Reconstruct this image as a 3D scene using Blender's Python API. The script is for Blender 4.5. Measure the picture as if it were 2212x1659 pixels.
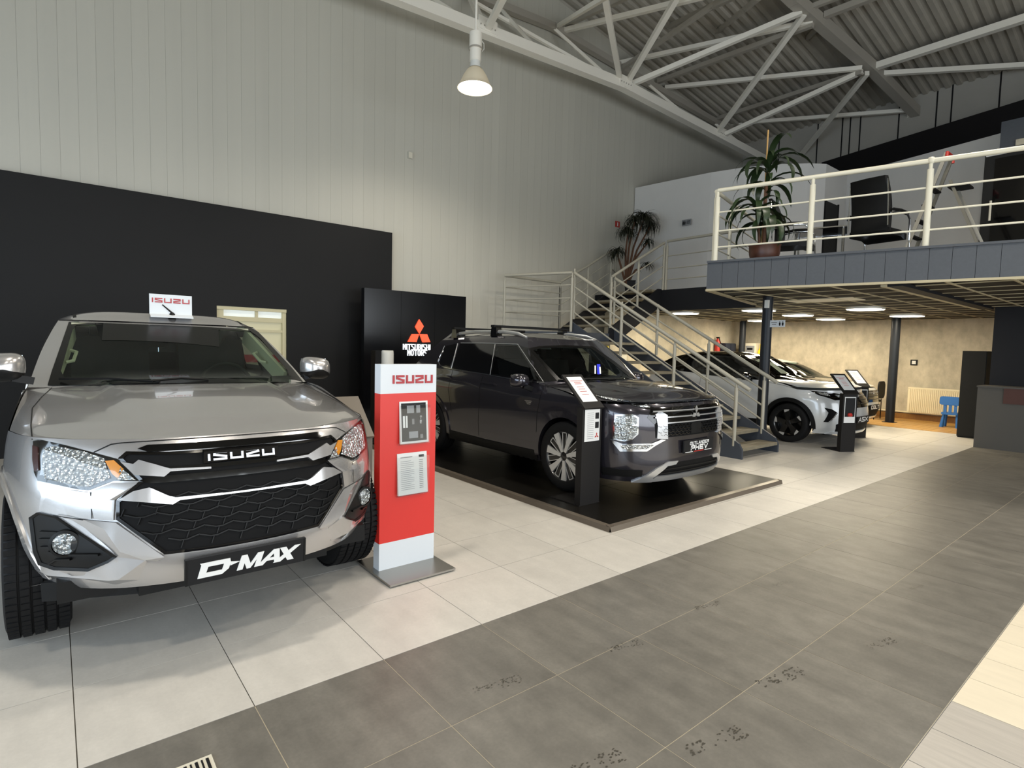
import bpy, bmesh, math, random
import numpy as np
from mathutils import Vector, Matrix
from mathutils.bvhtree import BVHTree
from mathutils.geometry import delaunay_2d_cdt, tessellate_polygon

for o in list(bpy.data.objects): bpy.data.objects.remove(o)
scene = bpy.context.scene
COL = scene.collection
random.seed(7)

# ------------------------------------------------------------------ camera
# calibrated from the 60 cm floor tiles: x runs along the long wall, y towards it, z up (metres)
FPX, PITCH, ROLL, YAW = 1215.93, .0653, .0242, .8859
CAM = np.array([-.0359, -2.4643, 1.5581])
CX, CY = 1106.0, 829.5
_f = np.array([math.cos(YAW), math.sin(YAW), 0]); _r = np.array([math.sin(YAW), -math.cos(YAW), 0]); _u = np.array([0, 0, 1.])
FW = _f*math.cos(PITCH)-_u*math.sin(PITCH); _u2 = _u*math.cos(PITCH)+_f*math.sin(PITCH)
RT = _r*math.cos(ROLL)+_u2*math.sin(ROLL); UP = -_r*math.sin(ROLL)+_u2*math.cos(ROLL)
cam_data = bpy.data.cameras.new('camera')
cam_data.sensor_fit = 'HORIZONTAL'; cam_data.sensor_width = 36.0
cam_data.lens = FPX/2212*36.0
cam_data.clip_start = .05; cam_data.clip_end = 200
cam = bpy.data.objects.new('camera', cam_data); COL.objects.link(cam)
cam.matrix_world = Matrix(((RT[0], UP[0], -FW[0], CAM[0]), (RT[1], UP[1], -FW[1], CAM[1]), (RT[2], UP[2], -FW[2], CAM[2]), (0, 0, 0, 1)))
scene.camera = cam

# ------------------------------------------------------------------ view, world, large lights
scene.view_settings.view_transform = 'Standard'
scene.view_settings.look = 'None'
scene.view_settings.gamma = 1.0
scene.view_settings.use_curve_mapping = False
scene.view_settings.exposure = 0.0
world = bpy.data.worlds.new('World'); scene.world = world
world.use_nodes = True
wn = world.node_tree.nodes; wn.clear()
w_out = wn.new('ShaderNodeOutputWorld'); w_bg = wn.new('ShaderNodeBackground')
w_bg.inputs['Color'].default_value = (.80, .89, 1.0, 1); w_bg.inputs['Strength'].default_value = 1.6
world.node_tree.links.new(w_bg.outputs[0], w_out.inputs[0])

def area_light(name, loc, target, sx, sy, power, color):
    d = bpy.data.lights.new(name, 'AREA'); d.shape = 'RECTANGLE'; d.size = sx; d.size_y = sy
    d.energy = power; d.color = color
    o = bpy.data.objects.new(name, d); COL.objects.link(o); o.location = loc
    o.rotation_euler = (Vector(target)-Vector(loc)).to_track_quat('-Z', 'Y').to_euler()
    return o
# daylight entering through the shop-front glazing behind the camera and at the near end of the hall
area_light('daylight_front_glazing', (3.5, -8.35, 2.2), (3.5, 0, 1.4), 15.0, 3.2, 560, (.92, .97, 1.0))
area_light('daylight_end_glazing', (-6.35, -1.0, 2.0), (0, -.6, 1.2), 9.0, 3.0, 420, (.68, .84, 1.0))

LAMP_W = 430
def ray(x, y): return FW+RT*((x-CX)/FPX)-UP*((y-CY)/FPX)
def at_z(x, y, z=0.0):
    d = ray(x, y); return Vector(CAM+d*((z-CAM[2])/d[2]))
def at_x(x, y, v):
    d = ray(x, y); return Vector(CAM+d*((v-CAM[0])/d[0]))
def at_y(x, y, v):
    d = ray(x, y); return Vector(CAM+d*((v-CAM[1])/d[1]))
def at_plane(x, y, p, n):
    d = Vector(ray(x, y)); c = Vector(CAM); n = Vector(n); return c+d*((Vector(p)-c).dot(n)/d.dot(n))

# ------------------------------------------------------------------ materials
MATS = {}
def srgb(h):
    h = h.lstrip('#'); c = [int(h[i:i+2], 16)/255 for i in (0, 2, 4)]
    return tuple(v/12.92 if v <= .04045 else ((v+.055)/1.055)**2.4 for v in c)
def mat(name, color, rough=.5, metal=0.0, coat=0.0, emis=None, estr=0.0, spec=.5, noise=None, bump=None, rnd=0.0, tint=None, coat_rough=.05, flake=0.0):
    """noise=(scale,amount[,stretch xyz]); bump=(scale,strength); rnd: per-object brightness change"""
    m = bpy.data.materials.new(name); m.use_nodes = True
    nt = m.node_tree; N = nt.nodes; L = nt.links; b = N['Principled BSDF']
    c = srgb(color) if isinstance(color, str) else color
    b.inputs['Base Color'].default_value = (*c, 1); b.inputs['Roughness'].default_value = rough; b.inputs['Metallic'].default_value = metal
    b.inputs['Coat Weight'].default_value = coat; b.inputs['Coat Roughness'].default_value = coat_rough
    if max(c) < .03 and rough > .3 and spec == .5: spec = .22
    b.inputs['Specular IOR Level'].default_value = spec
    if emis is not None:
        e = srgb(emis) if isinstance(emis, str) else emis
        b.inputs['Emission Color'].default_value = (*e, 1); b.inputs['Emission Strength'].default_value = estr
    tc = N.new('ShaderNodeTexCoord'); vec = tc.outputs['Object']
    if rnd or noise:
        oi = N.new('ShaderNodeObjectInfo')
        off = N.new('ShaderNodeVectorMath'); off.operation = 'SCALE'
        comb = N.new('ShaderNodeCombineXYZ')
        for k in range(3): L.new(oi.outputs['Random'], comb.inputs[k])
        off.inputs[0].default_value = (1, 1, 1); L.new(comb.outputs[0], off.inputs[0]); off.inputs['Scale'].default_value = 37.0
        add = N.new('ShaderNodeVectorMath'); add.operation = 'ADD'
        L.new(vec, add.inputs[0]); L.new(off.outputs[0], add.inputs[1]); vec2 = add.outputs[0]
    last = None
    if noise:
        sc, am = noise[0], noise[1]; st = noise[2] if len(noise) > 2 else (1, 1, 1)
        mp = N.new('ShaderNodeMapping'); mp.inputs['Scale'].default_value = st; L.new(vec2, mp.inputs['Vector'])
        nz = N.new('ShaderNodeTexNoise'); nz.inputs['Scale'].default_value = sc; nz.inputs['Detail'].default_value = 8; nz.inputs['Roughness'].default_value = .62
        L.new(mp.outputs[0], nz.inputs['Vector'])
        mr = N.new('ShaderNodeMapRange'); mr.inputs[1].default_value = .25; mr.inputs[2].default_value = .75
        mr.inputs[3].default_value = 1-am; mr.inputs[4].default_value = 1+am
        L.new(nz.outputs[0], mr.inputs[0]); last = mr.outputs[0]
    if rnd:
        mr2 = N.new('ShaderNodeMapRange'); mr2.inputs[3].default_value = 1-rnd; mr2.inputs[4].default_value = 1+rnd
        L.new(oi.outputs['Random'], mr2.inputs[0])
        if last is None: last = mr2.outputs[0]
        else:
            mu = N.new('ShaderNodeMath'); mu.operation = 'MULTIPLY'; L.new(last, mu.inputs[0]); L.new(mr2.outputs[0], mu.inputs[1]); last = mu.outputs[0]
    if flake:
        fz = N.new('ShaderNodeTexNoise'); fz.inputs['Scale'].default_value = 900; L.new(tc.outputs['Object'], fz.inputs['Vector'])
        fr = N.new('ShaderNodeMapRange'); fr.inputs[3].default_value = 1-flake; fr.inputs[4].default_value = 1+flake; L.new(fz.outputs[0], fr.inputs[0]); last = fr.outputs[0]
    if last is not None:
        mx = N.new('ShaderNodeVectorMath'); mx.operation = 'SCALE'; mx.inputs[0].default_value = c; L.new(last, mx.inputs['Scale'])
        L.new(mx.outputs[0], b.inputs['Base Color'])
    if bump:
        bz = N.new('ShaderNodeTexNoise'); bz.inputs['Scale'].default_value = bump[0]; bz.inputs['Detail'].default_value = 6; L.new(tc.outputs['Object'], bz.inputs['Vector'])
        bp = N.new('ShaderNodeBump'); bp.inputs['Strength'].default_value = bump[1]; bp.inputs['Distance'].default_value = .01
        L.new(bz.outputs[0], bp.inputs['Height']); L.new(bp.outputs[0], b.inputs['Normal'])
    MATS[name] = m; return m
def glass(name, tint, rough=.0, ior=1.5, gloss=.95):
    """thin pane: tinted see-through mixed with a mirror reflection by Fresnel"""
    m = bpy.data.materials.new(name); m.use_nodes = True; nt = m.node_tree; N = nt.nodes; N.clear()
    out = N.new('ShaderNodeOutputMaterial'); mix = N.new('ShaderNodeMixShader'); tr = N.new('ShaderNodeBsdfTransparent'); gl = N.new('ShaderNodeBsdfGlossy')
    fr = N.new('ShaderNodeFresnel'); ge = N.new('ShaderNodeNewGeometry'); io = N.new('ShaderNodeMapRange')   # a thin sheet reflects alike from both faces
    io.inputs[3].default_value = ior; io.inputs[4].default_value = 1/ior; nt.links.new(ge.outputs['Backfacing'], io.inputs[0]); nt.links.new(io.outputs[0], fr.inputs['IOR'])
    tr.inputs['Color'].default_value = (*tint, 1); gl.inputs['Roughness'].default_value = rough; gl.inputs['Color'].default_value = (gloss, gloss, gloss, 1)
    nt.links.new(fr.outputs[0], mix.inputs[0]); nt.links.new(tr.outputs[0], mix.inputs[1]); nt.links.new(gl.outputs[0], mix.inputs[2]); nt.links.new(mix.outputs[0], out.inputs[0])
    MATS[name] = m; return m

def tile_mat(name, color, rough, streak, mottle, speck, rnd):
    "stoneware: soft streaks running across the aisle, cloudy mottling and fine specks, different on every tile"
    m = mat(name, color, rough); nt = m.node_tree; N = nt.nodes; L = nt.links; b = N['Principled BSDF']
    tc = N.new('ShaderNodeTexCoord'); oi = N.new('ShaderNodeObjectInfo'); cb = N.new('ShaderNodeCombineXYZ')
    mul = N.new('ShaderNodeMath'); mul.operation = 'MULTIPLY'; mul.inputs[1].default_value = 83.0; L.new(oi.outputs['Random'], mul.inputs[0])
    for k in range(3): L.new(mul.outputs[0], cb.inputs[k])
    ad = N.new('ShaderNodeVectorMath'); ad.operation = 'ADD'; L.new(tc.outputs['Object'], ad.inputs[0]); L.new(cb.outputs[0], ad.inputs[1]); last = None
    for sc, st, am, det in ((1.6, (5, 1.1, 1), streak, 3), (7, (1, 1, 1), mottle, 8), (70, (1, 1, 1), speck, 3)):
        mp = N.new('ShaderNodeMapping'); mp.inputs['Scale'].default_value = st; L.new(ad.outputs[0], mp.inputs['Vector'])
        nz = N.new('ShaderNodeTexNoise'); nz.inputs['Scale'].default_value = sc; nz.inputs['Detail'].default_value = det; nz.inputs['Roughness'].default_value = .6; L.new(mp.outputs[0], nz.inputs['Vector'])
        mr = N.new('ShaderNodeMapRange'); mr.inputs[1].default_value = .28; mr.inputs[2].default_value = .72; mr.inputs[3].default_value = 1-am; mr.inputs[4].default_value = 1+am; L.new(nz.outputs[0], mr.inputs[0])
        if last is None: last = mr.outputs[0]
        else:
            q = N.new('ShaderNodeMath'); q.operation = 'MULTIPLY'; L.new(last, q.inputs[0]); L.new(mr.outputs[0], q.inputs[1]); last = q.outputs[0]
    mr = N.new('ShaderNodeMapRange'); mr.inputs[3].default_value = 1-rnd; mr.inputs[4].default_value = 1+rnd; L.new(oi.outputs['Random'], mr.inputs[0])
    q = N.new('ShaderNodeMath'); q.operation = 'MULTIPLY'; L.new(last, q.inputs[0]); L.new(mr.outputs[0], q.inputs[1])
    sv = N.new('ShaderNodeVectorMath'); sv.operation = 'SCALE'; sv.inputs[0].default_value = srgb(color); L.new(q.outputs[0], sv.inputs['Scale']); L.new(sv.outputs[0], b.inputs['Base Color'])
    return m
tile_mat('tile_light', '#c8c3ba', .40, .05, .05, .035, .03)
tile_mat('tile_dark', '#6e6a62', .40, .17, .15, .08, .06)
mat('plank_cream', '#e2d6be', .4, noise=(6, .05, (3, .6, 1)), rnd=.03)
mat('plank_grey', '#b7b0a6', .4, noise=(7, .12, (6, .5, 1)), rnd=.04)
mat('grout_dark', '#5a554c', .8)
mat('grout_light', '#b3a892', .8)
mat('wood_floor', '#b98d4c', .38, noise=(9, .18, (.4, 6, 1)), rnd=.06)
mat('wood_skirting', '#8a6230', .45, noise=(9, .18, (.4, 6, 1)))
mat('wall_panel', '#bfbcb0', .55, noise=(3, .035, (1, 1, .2)), rnd=.012)
mat('wall_panel_gap', '#a9a7a0', .7)
mat('black_cladding', '#0c0c0d', .6, noise=(2, .15), spec=.3)
mat('black_gloss_panel', '#0b0c0f', .22)
mat('concrete_plaster', '#bab19c', .8, noise=(3.2, .26, (1, 1.6, 1.1)), bump=(25, .1))
mat('white_plaster', '#d2d0cc', .8, noise=(2, .03))
mat('roof_deck', '#a49e92', .55, noise=(3, .08))
mat('roof_wall', '#a8a49b', .6, noise=(2, .05))
mat('truss_white', '#f0ebdf', .45)
mat('truss_grey', '#a8a297', .5)
mat('dark_bulkhead', '#1c1a1b', .75)
mat('slate_fascia', '#43474d', .6, noise=(30, .08), rnd=.03)
mat('slate_dark', '#1b1c20', .65)
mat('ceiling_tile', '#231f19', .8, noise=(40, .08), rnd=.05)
mat('ceiling_bar', '#aba082', .5)
mat('white_paint_rail', '#cfcbb9', .4)
mat('steel_blue', '#3d434d', .5)
mat('column_paint', '#25282d', .35)
mat('tread_wood', '#7f7764', .7, noise=(6, .25, (1, 14, 1)))
mat('lamp_panel', '#fff6e0', .5, emis=(1.0, .90, .72), estr=9.0)
mat('white_plastic', '#dcdcd6', .4)
mat('offwhite_metal', '#d8d2c0', .45)
mat('black_plastic', '#131313', .45)
mat('black_rubber', '#131314', .7, bump=(90, .1))
mat('black_gloss', '#060607', .08, coat=.6)
mat('chrome', '#d9dbde', .08, metal=1.0)
mat('satin_silver', '#cfd0d0', .28, metal=.75)
mat('brushed_steel', '#a5a39e', .35, metal=1.0)
mat('paper_white', '#dcdcda', .6)
mat('print_grey', '#7b7b7b', .7)
mat('print_red', '#b8403a', .6)
mat('print_black', '#1b1b1c', .5)
mat('print_mid', '#8d8f92', .5)
mat('red_panel', '#cf2e26', .4)
mat('red_letter', '#a3131a', .35)
mat('sign_white', '#d3d8dc', .45)
mat('sign_letter_white', '#eef1f2', .5, emis=(.9, .95, 1), estr=.7)
mat('sign_letter_red', '#f0402a', .5, emis=(1, .12, .045), estr=1.1)
mat('letter_white', '#e4e4e2', .5)
mat('kiosk_black', '#1d1b1a', .55)
mat('platform_black', '#161411', .28, rnd=.1)
mat('platform_edge', '#71675b', .3, metal=.3)
mat('silver_paint', '#bdbbba', .27, metal=.72, coat=1.0, flake=.10)
mat('grey_paint', '#35333a', .22, metal=.62, coat=1.0, flake=.10)
mat('white_car_paint', '#d3d5d5', .3, metal=.1, coat=1.0)
mat('white_car_paint_plain', '#cfcfca', .3, coat=1.0)
mat('amber_lens', '#d98a2a', .15, coat=.8)
mat('red_lens', '#8e1414', .15, coat=.8)
mat('reflection_red', '#3a1012', .15, coat=.8)
mat('frit_black', '#050505', .25, spec=.3)
mat('lectern_grey', '#6f675c', .4)
mat('rail_grey', '#a6a294', .45)
mat('letter_chrome', '#c4c6c9', .25, metal=.6)
mat('lamp_reflector', '#d5d8d8', .16, metal=.8, noise=(70, .45))
def crystal(m, scale, strength):
    nt = m.node_tree; v = nt.nodes.new('ShaderNodeTexVoronoi'); v.inputs['Scale'].default_value = scale; tc = nt.nodes.new('ShaderNodeTexCoord'); nt.links.new(tc.outputs['Object'], v.inputs['Vector'])
    bp = nt.nodes.new('ShaderNodeBump'); bp.inputs['Strength'].default_value = strength; bp.inputs['Distance'].default_value = .02; nt.links.new(v.outputs['Distance'], bp.inputs['Height']); nt.links.new(bp.outputs[0], nt.nodes['Principled BSDF'].inputs['Normal'])
crystal(MATS['lamp_reflector'], 55, 1.0)
mat('interior_dark', '#121312', .75)
mat('interior_trim', '#a8a78f', .8)
mat('seat_black', '#151515', .6)
glass('windscreen_glass', (.60, .69, .63), ior=1.36, gloss=.6)
glass('lamp_glass', (.94, .96, .97))
glass('acrylic', (.93, .94, .94))
glass('tinted_glass', (.05, .055, .06))
glass('smoked_glass', (.30, .31, .32))
mat('leaf_green', '#25361c', .4, noise=(6, .25), rnd=.25)
mat('leaf_dark', '#26291c', .5, noise=(6, .3), rnd=.2)
mat('trunk_brown', '#5a3d2b', .8, noise=(20, .3))
mat('cane', '#c59b5c', .6)
mat('pot_brown', '#4d2d20', .4, noise=(5, .2))
mat('pot_black', '#17171a', .5)
mat('leather_black', '#121212', .38, bump=(120, .05))
mat('ladder_alu', '#a19d92', .4, metal=.7)
mat('plastic_red', '#b3281e', .45)
mat('plastic_blue', '#2f6cb5', .45)
mat('plastic_yellow', '#e2c927', .45)
mat('radiator_cream', '#e3d8b8', .4)
mat('desk_grey', '#4d4a45', .6, noise=(2, .04))
mat('desk_brown', '#4a2a22', .6, noise=(2, .1))
mat('cabinet_black', '#1f1f1e', .6)
mat('blue_box', '#3f63c9', .45)
mat('wet_mark', '#48443c', .3)
mat('facade_frame', '#5a5d60', .5)
mat('grille_black', '#070708', .7, spec=.2)
mat('shelf_navy', '#1e2433', .6)
mat('rim_black', '#0b0b0c', .3, coat=.5)
mat('rim_silver', '#d6d5d2', .3, metal=.45)
mat('pane_daylight', '#dfe3dc', .5, emis=(.86, .92, .92), estr=.35)
mat('frame_beige', '#c9c09c', .6)
mat('pane_beige', '#b9b28e', .4, emis=(.52, .5, .36), estr=.28)
mat('blue_sticker', '#1f2fd0', .5)

# ------------------------------------------------------------------ mesh tools
WL = {}
def wl(o): return WL.get(o.name, Vector((0, 0, 0)))
class MB:
    def __init__(s): s.v = []; s.f = []
    def add(s, verts, faces):
        n = len(s.v); s.v += [tuple(p) for p in verts]; s.f += [tuple(i+n for i in f) for f in faces]; return s
    def box(s, c, size, rot=None):
        hx, hy, hz = size[0]/2, size[1]/2, size[2]/2
        P = [Vector((x, y, z)) for z in (-hz, hz) for y in (-hy, hy) for x in (-hx, hx)]
        if rot is not None:
            R = rot if isinstance(rot, Matrix) else Matrix.Rotation(rot, 3, 'Z'); P = [R@p for p in P]
        P = [p+Vector(c) for p in P]
        return s.add(P, [(0, 2, 3, 1), (4, 5, 7, 6), (0, 1, 5, 4), (2, 6, 7, 3), (0, 4, 6, 2), (1, 3, 7, 5)])
    def box2(s, a, b):
        return s.box([(a[i]+b[i])/2 for i in range(3)], [abs(b[i]-a[i]) for i in range(3)])
    def bar(s, a, b, w, h=None, up=(0, 0, 1)):
        "rectangular bar from a to b"
        a = Vector(a); b = Vector(b); d = (b-a); L = d.length
        if L < 1e-6: return s
        h = w if h is None else h
        d.normalize(); u = Vector(up)
        if abs(d.dot(u)) > .98: u = Vector((1, 0, 0))
        r = d.cross(u).normalized(); u = r.cross(d).normalized()
        P = []
        for q in (a, b):
            for (i, j) in ((-1, -1), (1, -1), (1, 1), (-1, 1)): P.append(q+r*(w/2*i)+u*(h/2*j))
        return s.add(P, [(3, 2, 1, 0), (4, 5, 6, 7), (0, 1, 5, 4), (1, 2, 6, 5), (2, 3, 7, 6), (3, 0, 4, 7)])
    def tube(s, pts, r, n=8, cap=True, closed=False):
        pts = [Vector(p) for p in pts]; m = len(pts); rr = r if isinstance(r, (list, tuple)) else [r]*m
        rings = []; prev = None
        for i, p in enumerate(pts):
            a = pts[(i-1) % m] if (closed or i > 0) else p; b = pts[(i+1) % m] if (closed or i < m-1) else p
            d = (b-a).normalized() if (b-a).length > 1e-9 else Vector((0, 0, 1))
            if prev is None:
                u = Vector((0, 0, 1)) if abs(d.z) < .9 else Vector((1, 0, 0))
            else: u = prev
            x = d.cross(u).normalized(); u = x.cross(d).normalized(); prev = u
            rings.append([p+(x*math.cos(t)+u*math.sin(t))*rr[i] for t in [2*math.pi*k/n for k in range(n)]])
        V = [q for R in rings for q in R]; Fc = []
        for i in range(m if closed else m-1):
            j = (i+1) % m
            for k in range(n): Fc.append((i*n+k, i*n+(k+1) % n, j*n+(k+1) % n, j*n+k))
        if cap and not closed: Fc += [tuple(range(n-1, -1, -1)), tuple((m-1)*n+k for k in range(n))]
        return s.add(V, Fc)
    def cyl(s, a, b, r, n=16, r2=None): return s.tube([a, b], [r, r if r2 is None else r2], n)
    def lathe(s, prof, origin, axis=(0, 0, 1), n=32, cap=True):
        "prof: list of (r, h) along axis"
        ax = Vector(axis).normalized(); u = Vector((1, 0, 0)) if abs(ax.x) < .9 else Vector((0, 1, 0))
        x = (u-ax*u.dot(ax)).normalized(); y = ax.cross(x); o = Vector(origin)
        V = [o+ax*h+(x*math.cos(2*math.pi*k/n)+y*math.sin(2*math.pi*k/n))*r for r, h in prof for k in range(n)]
        Fc = []
        for i in range(len(prof)-1):
            for k in range(n): Fc.append((i*n+k, i*n+(k+1) % n, (i+1)*n+(k+1) % n, (i+1)*n+k))
        if cap:
            if prof[0][0] > 1e-5: Fc.append(tuple(range(n-1, -1, -1)))
            if prof[-1][0] > 1e-5: Fc.append(tuple((len(prof)-1)*n+k for k in range(n)))
        return s.add(V, Fc)
    def prism(s, poly, o, ex, ey, ez, depth):
        "polygon (2d, ccw seen against ez) extruded by depth along ez"
        o = Vector(o); ex = Vector(ex); ey = Vector(ey); ez = Vector(ez); n = len(poly)
        A = [o+ex*p[0]+ey*p[1] for p in poly]; B = [q+ez*depth for q in A]
        F = [tuple(range(n-1, -1, -1)), tuple(range(n, 2*n))]+[(i, (i+1) % n, n+(i+1) % n, n+i) for i in range(n)]
        return s.add(A+B, F)
    def grid(s, rows, close_u=False):
        "rows: list of equal-length point lists"
        n = len(rows[0]); V = [p for r in rows for p in r]; F = []
        for i in range(len(rows)-1):
            for k in range(n if close_u else n-1): F.append((i*n+k, i*n+(k+1) % n, (i+1)*n+(k+1) % n, (i+1)*n+k))
        return s.add(V, F)
    def mesh(s, name, off=(0, 0, 0), smooth=None, recalc=False):
        o = Vector(off); me = bpy.data.meshes.new(name)
        me.from_pydata([tuple(Vector(p)-o) for p in s.v], [], s.f)
        if recalc:
            bm = bmesh.new(); bm.from_mesh(me); bmesh.ops.remove_doubles(bm, verts=bm.verts, dist=1e-5); bmesh.ops.recalc_face_normals(bm, faces=bm.faces); bm.to_mesh(me); bm.free()
        if smooth is not None:
            me.polygons.foreach_set('use_smooth', [True]*len(me.polygons)); me.set_sharp_from_angle(angle=math.radians(smooth))
        me.update(); return me
    def base(s):
        xs = [p[0] for p in s.v]; ys = [p[1] for p in s.v]; zs = [p[2] for p in s.v]
        return Vector(((min(xs)+max(xs))/2, (min(ys)+max(ys))/2, min(zs)))
    def build(s, name, m, parent=None, label=None, cat=None, group=None, kind=None, smooth=None, recalc=False):
        off = wl(parent) if parent is not None else s.base()
        me = s.mesh(name, off, smooth, recalc)
        o = bpy.data.objects.new(name, me); COL.objects.link(o)
        for k in (m if isinstance(m, (list, tuple)) else [m]): me.materials.append(MATS[k])
        if parent is not None: o.parent = parent
        else: o.location = off
        WL[o.name] = off
        return tag(o, label, cat, group, kind)
def tag(o, label=None, cat=None, group=None, kind=None):
    if label: o['label'] = label
    if cat: o['category'] = cat
    if group: o['group'] = group
    if kind: o['kind'] = kind
    return o
def thing(name, loc, label=None, cat=None, group=None, kind=None):
    o = bpy.data.objects.new(name, None); COL.objects.link(o); o.location = loc; o.empty_display_size = .1
    WL[o.name] = Vector(loc); return tag(o, label, cat, group, kind)
def inst(name, me, loc, parent, rot=None):
    o = bpy.data.objects.new(name, me); COL.objects.link(o); o.parent = parent
    o.location = Vector(loc)-wl(parent)
    if rot: o.rotation_euler = rot
    WL[o.name] = Vector(loc); return o
def copy_tree(o, loc, label=None, parent=None):
    c = o.copy(); COL.objects.link(c)
    if parent is None: c.location = loc
    else: c.parent = parent
    WL[c.name] = Vector(loc) if loc is not None else Vector((0, 0, 0))
    if label: c['label'] = label
    for ch in list(o.children): copy_tree(ch, None, None, c)
    return c
def smoothstep(a, b, x):
    t = min(1, max(0, (x-a)/(b-a))); return t*t*(3-2*t)
def interp(tab, x):
    "monotone piecewise cubic through a table"
    if x <= tab[0][0]: return tab[0][1]
    if x >= tab[-1][0]: return tab[-1][1]
    n = len(tab)
    for i in range(n-1):
        if x <= tab[i+1][0]: break
    h = tab[i+1][0]-tab[i][0]; d = (tab[i+1][1]-tab[i][1])/h
    def slope(k):
        if k == 0: return (tab[1][1]-tab[0][1])/(tab[1][0]-tab[0][0])
        if k == n-1: return (tab[-1][1]-tab[-2][1])/(tab[-1][0]-tab[-2][0])
        h0 = tab[k][0]-tab[k-1][0]; h1 = tab[k+1][0]-tab[k][0]; d0 = (tab[k][1]-tab[k-1][1])/h0; d1 = (tab[k+1][1]-tab[k][1])/h1
        if d0*d1 <= 0: return 0.0
        w1 = 2*h1+h0; w2 = h1+2*h0; return (w1+w2)/(w1/d0+w2/d1)
    t = (x-tab[i][0])/h; m0, m1 = slope(i), slope(i+1)
    return (2*t**3-3*t*t+1)*tab[i][1]+(t**3-2*t*t+t)*h*m0+(-2*t**3+3*t*t)*tab[i+1][1]+(t**3-t*t)*h*m1

# ------------------------------------------------------------------ stroke lettering
GL = {  # polylines on a 1 x 1 cell
 'I': [[(.5, 0), (.5, 1)]], 'S': [[(1, 1), (0, 1), (0, .66), (1, .34), (1, 0), (0, 0)]], 'U': [[(0, 1), (0, 0), (1, 0), (1, 1)]],
 'Z': [[(0, 1), (1, 1), (1, .66), (0, .34), (0, 0), (1, 0)]], 'D': [[(0, 0), (0, 1), (.75, 1), (1, .75), (1, .25), (.75, 0), (0, 0)]],
 '-': [[(.1, .5), (.9, .5)]], 'M': [[(0, 0), (0, 1), (.5, .45), (1, 1), (1, 0)]], 'A': [[(0, 0), (.5, 1), (1, 0)], [(.2, .32), (.8, .32)]],
 'X': [[(0, 0), (1, 1)], [(0, 1), (1, 0)]], 'O': [[(0, .25), (0, .75), (.25, 1), (.75, 1), (1, .75), (1, .25), (.75, 0), (.25, 0), (0, .25)]],
 'T': [[(0, 1), (1, 1)], [(.5, 1), (.5, 0)]], 'L': [[(0, 1), (0, 0), (1, 0)]], 'N': [[(0, 0), (0, 1), (1, 0), (1, 1)]],
 'E': [[(1, 1), (0, 1), (0, 0), (1, 0)], [(0, .5), (.85, .5)]], 'R': [[(0, 0), (0, 1), (1, 1), (1, .5), (0, .5)], [(.5, .5), (1, 0)]],
 'P': [[(0, 0), (0, 1), (1, 1), (1, .45), (0, .45)]], 'H': [[(0, 0), (0, 1)], [(1, 0), (1, 1)], [(0, .5), (1, .5)]],
 'V': [[(0, 1), (.5, 0), (1, 1)]], 'B': [[(0, 0), (0, 1), (.8, 1), (1, .8), (.85, .52), (0, .52)], [(.85, .52), (1, .25), (.8, 0), (0, 0)]],
 'C': [[(1, 1), (0, 1), (0, 0), (1, 0)]], 'K': [[(0, 0), (0, 1)], [(1, 1), (0, .5), (1, 0)]], 'Y': [[(0, 1), (.5, .5), (1, 1)], [(.5, .5), (.5, 0)]],
 'G': [[(1, 1), (0, 1), (0, 0), (1, 0), (1, .5), (.5, .5)]], 'F': [[(1, 1), (0, 1), (0, 0)], [(0, .5), (.85, .5)]]}
def text_quads(txt, h, cw, st, gap, slant=0.0, narrow=('I',)):
    "2d quads of stroke lettering, centred on the origin; h height, cw cell width, st stroke"
    quads = []; x = 0
    for ch in txt:
        if ch == ' ': x += cw*.6; continue
        w = st if ch in narrow else cw
        for pl in GL[ch]:
            for i in range(len(pl)-1):
                a = Vector((x+st/2+pl[i][0]*(w-st), st/2+pl[i][1]*(h-st))); b = Vector((x+st/2+pl[i+1][0]*(w-st), st/2+pl[i+1][1]*(h-st)))
                d = (b-a); L = d.length
                if L < 1e-6: continue
                d /= L; n = Vector((-d.y, d.x))*(st/2); e = d*(st/2 if True else 0)
                a2 = a-e; b2 = b+e
                quads.append([a2-n, b2-n, b2+n, a2+n])
        x += w+gap
    W = x-gap
    return [[(p.x-W/2+(p.y-h/2)*slant, p.y-h/2) for p in q] for q in quads], W
def text_mesh(mb, txt, h, cw, st, gap, o, ex, ey, ez, depth, slant=0.0, rot90=False, clip=True):
    q, W = text_quads(txt, h, cw, st, gap, slant)
    for k, poly in enumerate(q):
        # keep diagonal ends inside the letter height
        if clip: poly = [(x, max(-h/2, min(h/2, y))) for x, y in poly]
        mb.prism(poly, Vector(o)+Vector(ez)*(.00015*(k % 3)), ex, ey, ez, depth)
    return W
# ================================================================== STRUCTURE
X0, X1, Y0, Y1 = -6.5, 17.0, -8.5, 7.15
XB, YB = 16.55, 6.65          # plastered walls below the mezzanine
TL = .6
def roof_z(x): return 8.1+.147*(17-x)

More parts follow.
